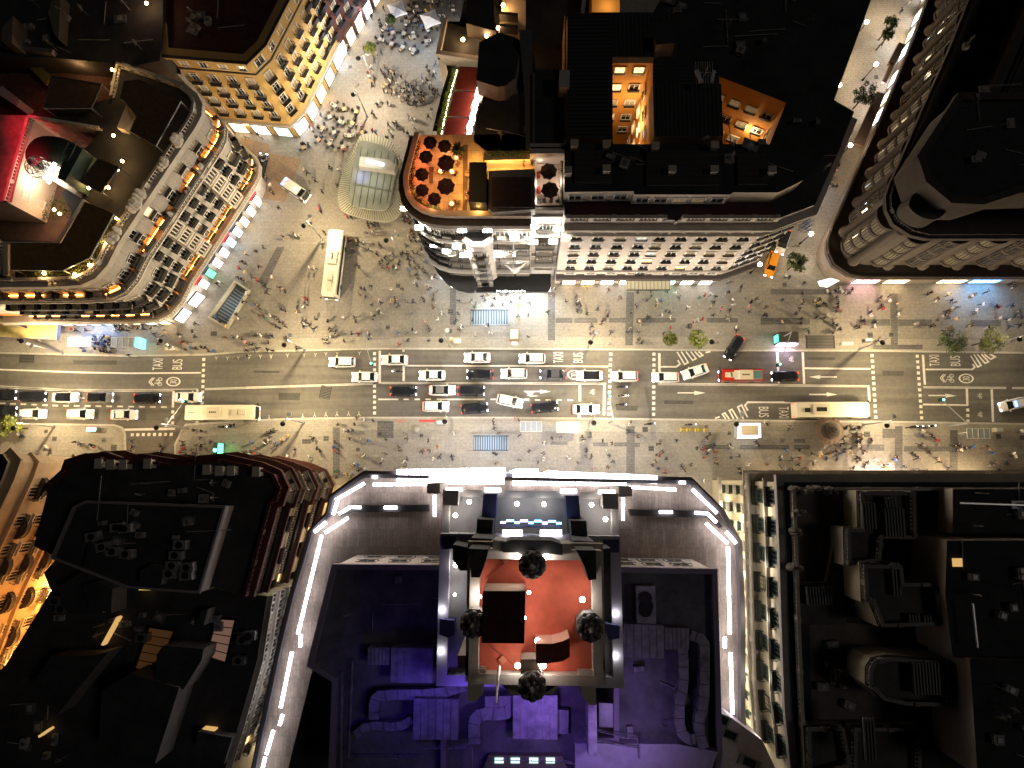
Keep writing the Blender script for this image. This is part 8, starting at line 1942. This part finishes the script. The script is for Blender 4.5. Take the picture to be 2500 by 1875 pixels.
PT = {'T1': [(1060,50),(965,115),(1025,150),(1032,175),(910,115),(775,350),(782,388),(905,370),(985,460),(1005,400),(1040,392),(940,550),(948,580),(960,510),(970,620),(988,590),(970,652),(1460,480),(1395,510),(1410,540),(1445,575),(1355,590),(1365,620),(1310,640),(1330,680),(1415,660),(1480,720),(1605,40),(1640,100),(1600,75),(1535,120),(1490,160),(1010,800),(1030,775),(1095,790),(1110,800),(970,860),(985,875),(1255,890),(1275,900),(1300,915),(1095,950),(1100,1000),(1140,945),(1160,940),(1167,962),(975,1000),(1000,1012),(1070,1040),(1095,1060),(1220,1010),(1250,1022),(1290,970),(1405,890),(1430,845),(1185,1210),(485,975),(510,965),(505,995),(450,1105),(480,1108),(445,1305),(470,1325),(640,1280),(652,1295),(710,1300),(740,1357),(695,1420),(520,1370),(533,1386),(585,1470),(90,1030),(575,880),(160,1370),(180,1420)],
 'T0': [(1885,1050),(1998,1010),(2005,1045)],
 'M0': [(2140,330),(2180,560),(2170,548),(2025,640),(1970,670),(1885,688),(1860,750),(1885,762),(1990,785),(1997,800),(1895,1000),(1870,1060),(1655,1175),(1690,1215),(1735,1250),(1820,1160),(1832,1190),(1750,1252),(1850,880),(1882,892),(1830,870),(1840,800),(1880,832),(1940,870),(1975,892),(2090,870),(2010,915),(2030,932),(2055,960),(2052,990),(2150,950),(2180,965),(1690,910),(1670,922),(1500,1230),(1480,1290),(1497,1330),(1370,1310),(1380,1332),(1270,1300),(1190,1245),(1160,1265),(1250,1275),(1050,1250),(1100,1265),(970,1250),(992,1243),(890,1250),(870,1238),(920,1270),(1180,1310),(1240,1320),(1225,1362),(1212,1385),(1385,1375),(1410,1370),(1440,1375),(1465,1415),(1500,1420),(1550,1410),(1577,1415),(1600,1440),(1640,1442),(1895,1435),(1950,1430),(1975,1420),(2060,1430),(2100,1440),(1940,1090),(1985,1095),(2000,1112),(1990,1165),(2030,1160),(2045,1195),(2080,1170),(2130,1200),(2152,1213),(2190,1245),(2120,1250),(2150,1265),(1960,1320),(1985,1310),(2010,1322),(2070,1332),(2092,1325),(1730,1335),(1790,1335),(1830,1335),(1860,1345),(1890,1375),(1920,1387),(1945,1385),(2070,1375),(545,1270),(575,1280),(655,1280),(130,1355),(300,1360),(930,1490),(985,1475),(640,1440),(605,1415),(1900,1475)],
 'M1': [(165,105),(175,150),(180,195),(200,220),(125,290),(500,462),(480,440),(560,340),(572,360),(365,530),(378,545),(405,550),(600,520),(588,590),(582,612),(490,800),(522,800),(195,870),(250,940),(275,960),(295,980),(270,1120),(302,1132),(395,1100),(390,1142),(440,1030),(465,1040),(462,1080),(440,1100),(425,1215),(450,1232),(482,1240),(440,1252),(530,1190),(515,1270),(625,1210),(300,1335),(322,1355),(400,1405),(388,1420),(590,1350),(600,1377),(625,1335),(650,1330),(685,1300),(640,1268),(655,1282),(702,1315),(755,1365),(750,1185),(835,1180),(845,1212),(815,1305),(860,1310),(920,1285),(937,1300),(957,1318),(945,1342),(795,575),(800,597),(850,590),(857,620),(910,595),(820,655),(835,668),(800,705),(945,657),(1005,685),(1030,620),(1045,635),(1100,690),(1135,690),(1070,715),(1050,740),(1035,762),(1050,790),(1095,770),(1097,800),(1135,790),(1160,800),(1175,765),(1185,748),(1165,815),(1235,625),(1210,680),(1240,685),(1190,692),(1265,700),(1295,745),(1250,725),(1290,675),(1320,682),(1355,655),(1370,685),(1360,595),(1150,515),(1165,538),(1270,540),(1275,510),(1250,548),(1205,400),(1262,450),(1243,395),(1220,430),(780,400),(812,405),(935,450),(940,472),(970,455),(987,462),(1020,465),(945,490),(975,512),(988,530),(930,532),(850,768),(868,790),(890,955),(912,962),(965,940),(875,1000),(920,1020),(1115,970),(1205,960),(970,1085),(963,1100),(1020,1055),(1040,1067),(1015,1118),(1030,1142),(965,1160),(987,1165),(980,1192),(1115,1055),(1150,1035),(1177,1040),(1150,1062),(1160,1092),(1178,1085),(1235,1055),(1290,1060),(1270,1145),(1365,1030),(1375,1052),(1440,1000),(1450,1062),(1445,1100),(1380,1215),(1410,1258),(1418,1278),(1510,1150),(1480,1200),(1235,1300),(1285,1275),(1305,1302),(1165,1300),(1180,1390),(1225,1362),(1247,1355),(1165,1392),(1260,770),(1255,812),(1310,800),(1335,790),(1310,850),(1325,872),(1300,912),(1320,932),(1365,740),(1385,735),(1360,800),(1382,830),(1455,865),(1432,878),(1470,960),(1400,930),(1412,952),(1440,1040),(1640,1050),(1735,1055),(1775,1072),(1845,1045),(1825,1020),(1862,1000),(1920,1030),(1970,1005),(2012,1000),(2110,1030),(2045,1060),(2105,1087),(1980,1080),(1900,1085),(1765,1102),(2185,1065),(1640,1150),(1620,1200),(1608,1225),(1658,1250),(1645,1275),(1750,1200),(1842,1250),(1872,1240),(1890,1300),(1770,1318),(2100,1170),(2110,1197),(2180,1330),(1410,1357)],
 'M2': [(470,1000),(435,1140),(285,1165),(205,1170),(212,1195),(540,915),(735,940),(905,970),(995,1030),(575,1055),(655,1020),(670,1050),(658,1080),(690,1088),(680,1115),(697,1140),(665,1132),(735,1155),(820,1120),(885,1135),(897,1170),(850,1225),(870,1202),(775,1245),(775,1275),(770,1310),(800,1308),(920,1295),(1130,985),(1230,980),(1237,1010),(1205,1045),(1120,1090),(1080,1140),(1205,1170),(1217,1185),(1140,1215),(1157,1237),(1065,1270),(1045,1292),(1135,1295),(1135,1350),(1130,1377),(1160,1375),(1280,1050),(1310,1050),(1322,1040),(1265,1097),(1290,1080),(1360,980),(1430,990),(1450,1027),(1345,1130),(1375,1140),(1320,1160),(1382,1182),(1385,1260),(1330,1305),(1530,1255),(1570,1215),(1600,1207),(1627,1195),(1605,1030),(1650,1010),(1700,1000),(1735,1020),(1720,1060),(1700,1100),(1610,1095),(1520,1100),(1785,1090),(1780,1122),(1865,1085),(1840,1125),(1825,1165),(1835,1195),(1715,1160),(1860,1045),(1830,905),(1935,940),(1925,972),(1820,990),(1840,985),(1970,1030),(2010,1060),(2050,1035),(2085,1070),(1985,1100),(1997,1132),(2125,1100),(2110,1160),(2130,1165),(1890,1257),(1895,1282),(910,1380),(485,950)],
 'M3': [(350,1045),(510,990),(515,1055),(505,1075),(490,1110),(460,1152),(600,1050),(622,1070),(640,1045),(630,1097),(670,1075),(692,1088),(770,1025),(785,1042),(785,1070),(780,1100),(790,1122),(807,1135),(768,1130),(640,1190),(620,1178),(680,1180),(710,1165),(750,1195),(740,1230),(770,1242),(335,1200),(350,1218),(500,1190),(490,1225),(550,1270),(555,1297),(740,1300),(765,1285),(797,1270),(700,980),(732,985),(762,975),(810,980),(840,992),(870,990),(890,965),(880,980),(800,960),(520,915),(380,860),(402,872),(1110,1030),(1095,1052),(1170,1022),(1175,1055),(1120,1092),(1125,1112),(1240,1075),(1035,1140),(1040,1162),(985,1205),(990,1232),(920,1250),(943,1260),(1070,1220),(1065,1252),(1250,1157),(1555,1035),(1540,1055),(1640,1005),(1655,1050),(1690,1062),(1710,1100),(1640,1130),(1620,1145),(1610,1165),(1635,1187),(1690,1192),(1660,1118),(1830,1003),(1820,1020),(1930,987),(1900,1080),(1985,1075),(2007,1095),(2025,1105),(2130,1090),(1850,1130),(1828,1157),(1950,1260),(1970,1274),(1820,1240),(1797,1248),(1555,1200),(1520,1240),(1498,1247),(1390,1230),(1407,1252),(1635,1272),(1608,1287),(2120,925),(2142,950),(2190,1130),(2200,1180),(2190,1242),(2160,1170),(2100,1202),(2120,1252),(2030,1185),(1500,990),(1475,1000),(1975,1432)],
 'T3': [(1330,12),(1275,72),(1125,330),(790,1270),(765,1312),(740,1430),(770,1430),(722,1420)],
 'L0': [(565,880),(600,892),(700,905),(722,922),(355,918),(340,940),(675,975),(135,825),(155,838),(1005,870),(1012,920),(1000,950),(1230,910),(1248,930),(1230,952),(1395,880),(1402,905),(1412,932),(1380,960),(1387,987),(1470,945),(1480,972),(1432,975),(1510,900),(1547,905),(1540,850),(1770,755),(1795,752),(1490,790),(1552,798),(1780,882),(1625,880),(1880,960),(1920,980),(1850,975),(1940,880),(1970,930),(1992,960),(2035,890),(2065,872),(2075,840),(2088,800),(2110,790),(2120,890),(2130,912),(2160,870),(2182,860),(2030,1025),(2110,1022)],
 'L1': [(35,882),(75,930),(20,952),(100,960),(60,975),(150,900),(210,900),(225,888),(180,842),(200,800),(160,812),(270,880),(320,835),(135,1020),(130,1042),(215,1025),(370,940),(375,957),(320,990),(480,997),(545,930),(567,948),(490,835),(515,852),(680,882),(675,920),(685,942),(755,795),(790,797),(822,790),(800,855),(827,860),(885,860),(945,870),(900,848),(1080,860),(1030,820),(1225,812),(1240,855),(855,695),(910,708),(975,715),(840,745),(705,745),(1175,920),(1190,947),(1075,975),(1083,992),(1045,1020),(1040,1043),(905,990),(925,1002),(1240,1010),(1215,1035),(1228,1070),(1200,1090),(830,1055),(852,1060),(880,1080),(868,1100),(810,1062),(910,1095),(1405,870),(1385,948),(1355,957),(1422,950),(1480,920),(1440,1010),(1500,982),(1490,1002),(1585,990),(1592,1010),(1680,1080),(695,1110),(720,1122),(740,1137),(765,1130),(800,1140),(817,1130),(690,1152),(785,1195),(1605,815),(1905,712),(1910,735),(1915,775),(1950,817),(2075,700),(2105,712),(2110,832),(1930,980),(2185,950),(2115,1020),(1935,1042)],
 'L2': [(175,692),(207,712),(55,817),(215,832),(405,890),(285,950),(470,850),(530,842),(400,970),(395,1012),(360,1040),(220,1020),(40,1045),(15,970),(590,1000),(665,1042),(735,950),(735,992),(772,985),(765,1012),(890,955),(912,985),(940,1032),(785,1090),(905,1075),(700,838),(712,860),(700,882),(770,820),(768,842),(860,870),(935,890),(1060,800),(1077,793),(1130,835),(1060,742),(1078,725),(1290,895),(1310,870),(1430,870),(1325,952),(1280,985),(1300,980),(1347,1010),(1240,1060),(1270,1032),(1285,1087),(1345,1112),(1300,1078),(1470,1060),(1482,1080),(1495,1098),(1540,1055),(1620,925),(1592,932),(1640,937),(1690,820),(1670,852),(1658,870),(1700,908),(1718,900),(1720,935),(1732,960),(1718,972),(1670,970),(1650,1000),(1750,1000),(1745,1030),(1738,1052),(1680,943),(1845,900),(1850,922),(1915,990),(1990,1055),(1915,1088),(1925,1122),(2045,880),(2062,902),(2140,1050),(1640,1182),(2115,730),(2133,742),(1655,760)],
 'L3': [(215,730),(240,740),(410,782),(428,765),(485,940),(385,945),(350,1000),(338,1018),(490,1005),(435,998),(430,1020),(585,975),(650,965),(640,990),(600,1035),(588,1052),(475,1055),(350,1070),(375,1095),(430,1100),(540,1080),(547,1100),(587,1100),(430,1145),(690,1010),(700,972),(722,963),(742,955),(762,948),(775,888),(758,902),(802,905),(830,895),(852,897),(860,880),(832,938),(880,930),(825,960),(765,985),(770,1015),(885,970),(800,970),(760,770),(800,765),(805,790),(845,770),(890,758),(915,780),(942,770),(790,850),(820,862),(847,838),(895,820),(935,815),(962,825),(948,845),(965,857),(920,840),(930,882),(952,880),(975,868),(1030,882),(1042,863),(940,910),(962,930),(965,948),(978,965),(997,950),(988,978),(930,1000),(947,1012),(925,1032),(1012,1040),(990,1052),(985,1075),(900,1080),(885,1102),(890,1127),(725,1110),(712,1102),(835,1115),(1080,1020),(1110,1050),(1140,1062),(1152,1080),(1185,1055),(1215,998),(1240,1000),(1225,1018),(1320,1127),(1295,1070),(1390,1100),(1397,1122),(1465,1105),(1360,968),(1378,985),(1400,1002),(1490,962),(1507,972),(1560,1010),(1565,1037),(1420,900),(1442,905),(1510,838),(1530,852),(1550,870),(1558,900),(1410,820),(1430,832),(1440,790),(1680,910),(1705,893),(1722,912),(1755,930),(1767,918),(1797,925),(1832,915),(1690,947),(1730,942),(1935,913),(1910,930),(1947,937),(1990,965),(1990,1040),(1975,1062),(2010,1105),(2032,1098),(2085,1032),(2092,1052),(2135,968),(2150,975),(2152,992),(1640,1080),(1650,1115),(1440,1165),(92,1055),(235,1050),(2200,795)]}
rp = random.Random(11)
def fill(p, poly_, n, key=None, dmin=7):
    xs = [a for a, b_ in poly_]; ys = [b_ for a, b_ in poly_]; out = []; tries = 0
    while len(out) < n and tries < 6000:
        tries += 1; x, y = rp.uniform(min(xs), max(xs)), rp.uniform(min(ys), max(ys)); ins = False; j_ = len(poly_)-1
        for i in range(len(poly_)):
            if (poly_[i][1] > y) != (poly_[j_][1] > y) and x < (poly_[j_][0]-poly_[i][0])*(y-poly_[i][1])/(poly_[j_][1]-poly_[i][1])+poly_[i][0]: ins = not ins
            j_ = i
        if ins and all((x-a)**2+(y-b_)**2 > dmin*dmin*3.2 for a, b_ in out): out.append((x, y))
    PT[p] += out
fill('T1', [(1035, 500), (1080, 490), (1130, 560), (1200, 560), (1280, 650), (1385, 720), (1370, 800), (1290, 810), (1200, 765), (1060, 700)], 62)
fill('T1', [(1390, 500), (1470, 560), (1490, 740), (1440, 740), (1380, 600)], 10)
fill('T1', [(1200, 0), (1600, 0), (1520, 230), (1250, 240)], 22)
fill('M0', [(700, 1320), (860, 1335), (862, 1440), (850, 1480), (720, 1445), (690, 1420)], 46, dmin=6)
fill('M0', [(850, 1235), (1150, 1235), (1170, 1275), (860, 1290)], 12)
fill('M1', [(1230, 400), (1300, 520), (1380, 600), (1400, 680), (1280, 620), (1230, 500)], 12)
LM = [('the metro pavilion', ('M1', 970, 120)), ('the parked white bus', ('M1', 665, 760)), ('the escalator opening', ('M0', 1780, 1090)), ('the cyan display shelter', ('L0', 950, 110)), ('the blue-lit bus shelter', ('L0', 620, 110)), ('the north railed stairs', ('M1', 1885, 1190)),
      ('the dark lettered canopy', ('M2', 230, 960)), ('the ribbed entrance canopy', ('M2', 1170, 930)), ('the two round kerb trees', ('L2', 1490, 85)), ('the orange car', ('M3', 268, 790)), ('the lit violet display kiosk', ('L3', 400, 80)), ('the green corner tree', ('M3', 465, 755)),
      ('the ventilation grating', ('L3', 640, 110)), ('the pink-lit shop window', ('M3', 850, 950)), ('the blue-lit shop window', ('M3', 1800, 960)), ('the grey-green kerb trees', ('L3', 1800, 90)), ('the white parasols', ('T1', 1290, 90)), ('the small yellow-green tree', ('T1', 960, 370)), ('the lamp amid the café tables', ('T1', 860, 760)), ('the police van', ('M1', 372, 187)),
      ('the left edge south tree', ('L0', 75, 765)), ('the side road mouth', ('L0', 1150, 900)), ('the green-lit column', ('L0', 1660, 945)), ('the lamp right of the long bus', ('L1', 340, 720)), ('the south railed stairs', ('L1', 1890, 890)), ('the stone ball', ('L1', 1318, 788)), ('the twin shelters', ('L2', 450, 765)), ('the yellow barriers', ('L2', 1545, 790)),
      ('the square lit kiosk', ('L2', 1988, 792)), ('the domed kiosk', ('L3', 665, 800)), ('the right south shelter', ('L3', 1860, 815)), ('the right kerbside motorcycles', ('L3', 1415, 765)), ('the bright LED front', ('L2', 500, 1080)), ('the green signal crossing', ('L1', 993, 200)), ('the traffic light mast', ('L2', 905, 735)), ('the rosy shop glow', ('L3', 1150, 1120)), ('the narrow street', ('T3', 1000, 500)), ('the dark round canopy', ('M1', 1500, 850)), ('the square lamp left of the bus', ('M1', 520, 500)), ('the square lamp right of the bus', ('M1', 1180, 640)), ('the ornate building shops', ('M0', 1850, 640))]
LMW = [(n_, A(*c_)) for n_, c_ in LM]
TOPW = ['black']*34+['dark grey']*12+['navy']*10+['white']*13+['beige']*5+['grey']*6+['red']*4+['blue']*2+['green']*1+['brown']*4+['pink']*1+['yellow']*1
BOTW = ['black']*10+['denim']*10+['dark grey']*5+['beige']*3+['grey']*2+['white']*1
allp_ = []
for p, L_ in PT.items():
    for x, y in L_:
        w = A(p, x, y, 1.3); w.z = 0.0
        allp_.append([w, None, None, 0])
keep = []
for a_ in allp_:                      # nobody stands inside somebody else
    if at(0, 872).y > a_[0].y > at(0, 1012).y: continue      # the carriageway belongs to the traffic
    if all((a_[0]-b_[0]).length > .42 for b_ in keep): keep.append(a_)
allp_ = keep
CAMP = Vector((0, 0, HC)); fw = RT @ Vector((0, 0, -1))
for a_ in allp_: a_[3] = (a_[0]-CAMP).dot(fw)
seated = [(pos, ra, sd_, rk, low_) for pos, ra, sd_, rk, low_ in SEATS]
rp.shuffle(seated)
ind_seat = seated[:56]
allp_.sort(key=lambda a_: a_[3])
NIND = 300-len(ind_seat)-6
items = []
for i, a_ in enumerate(allp_):
    top, bot, hr, sk = rp.choice(TOPW), rp.choice(BOTW), rp.choices([0, 1, 2, 3], [10, 6, 2, 2])[0], rp.choices([0, 1, 2], [5, 3, 1])[0]
    ang = rp.choice([90, -90, 80, -80, 100, -100])+rp.uniform(-25, 25) if rp.random() < .65 else rp.uniform(0, 360)
    items.append(dict(w=a_[0], top=top, bot=bot, hr=hr, sk=sk, a=R(ang), pose=rp.randrange(len(POSES)), s=rp.uniform(1.0, 1.14)))
ROADBOX = lambda w: RZ if (at(0, 868).y > w.y > at(0, 1012).y) else 0.0
grp_ = {}
for it in items[:NIND]:
    n_ = min(LMW, key=lambda l: (l[1]-it['w']).length); it['lm'] = n_[0]; d = it['w']-n_[1]
    it['side'] = ('right of' if d.x > 0 else 'left of') if abs(d.x) > abs(d.y) else ('above' if d.y > 0 else 'below')
    grp_.setdefault((it['top'], it['bot'], it['lm'], it['side']), []).append(it)
BW = {'denim': 'blue jeans', 'black': 'black trousers', 'dark grey': 'dark trousers', 'beige': 'beige trousers', 'grey': 'grey trousers', 'white': 'white trousers'}
for k_, L_ in grp_.items():
    L_.sort(key=lambda it: it['w'].x)
    for i, it in enumerate(L_):
        sfx = '' if len(L_) == 1 else (', leftmost' if i == 0 else (', rightmost' if i == len(L_)-1 else ', %s from left' % ordw(i+1)))
        it['label'] = 'person in %s top and %s %s %s%s' % (k_[0], BW[k_[1]], k_[3], k_[2], sfx)
def put(it, meshes, label, group):
    o = place('person', meshes, None, it['w'], it['a'], (it['s'],)*3, label, 'person', group)
    setmat(o, 0, CL[it['top']]); setmat(o, 1, CL[it['bot']]); setmat(o, 2, SKN[it['sk']]); setmat(o, 3, HAIR[it['hr']]); return o
for it in items[:NIND]:
    it['w'].z = ROADBOX(it['w'])
    o = put(it, POSES[it['pose']], it['label'], 'people walking and standing')
    if rp.random() < .25:
        b_ = place('bag', BAGM, o, (.27, .08, .72)); 
cnt_ = {}
for pos, ra, sd_, rk, low_ in ind_seat:
    it = dict(w=pos+Vector((-math.sin(ra)*-.0, 0, 0)), a=ra, s=1.0, top=rp.choice(TOPW), bot=rp.choice(BOTW), hr=rp.choice([0, 0, 1, 2]), sk=rp.choice([0, 0, 1]))
    lb = 'person in %s top seated at %s side of %s %s table' % (it['top'], sd_, ordw(rk), 'pavilion-terrace' if low_ else 'parasol-terrace')
    put(it, SITP[0], lb, 'people seated at the café tables')
# a few on the roof terrace
for i, (x, y, l) in enumerate(((440, 380, 'at the upper left lamp table'), (565, 405, 'at the upper right lamp table'), (555, 690, 'at the lower lamp table'), (680, 600, 'at the bar rail'), (1270, 300, 'kneeling by the lit wall'), (1355, 290, 'at the corner of the lit wall'))):
    c = A('K3', x, y, ZC+.8); c.z = ZC; put(dict(w=c, a=i*1.1, s=1.0, top='black', bot='black', hr=0, sk=0), SITP[0] if i < 4 else POSES[3], 'person in dark clothes on the roof terrace '+l.replace('kneeling', 'standing'), 'people on the roof terrace')
# everyone else, beyond the nearest three hundred, as one crowd
pal = [CL[k_] for k_ in CL]+SKN+HAIR; idx = {m_.name: i for i, m_ in enumerate(pal)}
V_, F_, MI_ = [], [], []
import numpy as np
rest = [(it, POSES[it['pose']]) for it in items[NIND:]]
for pos, ra, sd_, rk, low_ in seated[56:]: rest.append((dict(w=pos, a=ra, s=1.0, top=rp.choice(TOPW), bot=rp.choice(BOTW), hr=0, sk=0), SITP[0]))
cache = {}
for it, me in rest:
    if me.name not in cache:
        co = np.array([v.co[:] for v in me.vertices]); cache[me.name] = (co, [tuple(f.vertices) for f in me.polygons], [f.material_index for f in me.polygons])
    co, fs, mi = cache[me.name]; ca, sa = math.cos(it['a']), math.sin(it['a']); s = it['s']; o_ = len(V_)
    X = co*s; P3 = np.stack([X[:, 0]*ca-X[:, 1]*sa+it['w'].x, X[:, 0]*sa+X[:, 1]*ca+it['w'].y, X[:, 2]+it['w'].z], 1)
    V_ += P3.tolist(); F_ += [tuple(i+o_ for i in f) for f in fs]
    mm = (idx[CL[it['top']].name], idx[CL[it['bot']].name], idx[SKN[it['sk']].name], idx[HAIR[it['hr']].name]); MI_ += [mm[m_] for m_ in mi]
me = bpy.data.meshes.new('crowd'); me.from_pydata(V_, [], F_)
for m_ in pal: me.materials.append(m_)
me.polygons.foreach_set('material_index', MI_); me.update(); me.shade_smooth()
place('crowd', me, label='more people walking and seated farther from the middle of the picture', cat='crowd', kind='stuff')
print('PEOPLE', len(items), 'individual', NIND+len(ind_seat)+6, 'crowd', len(rest))
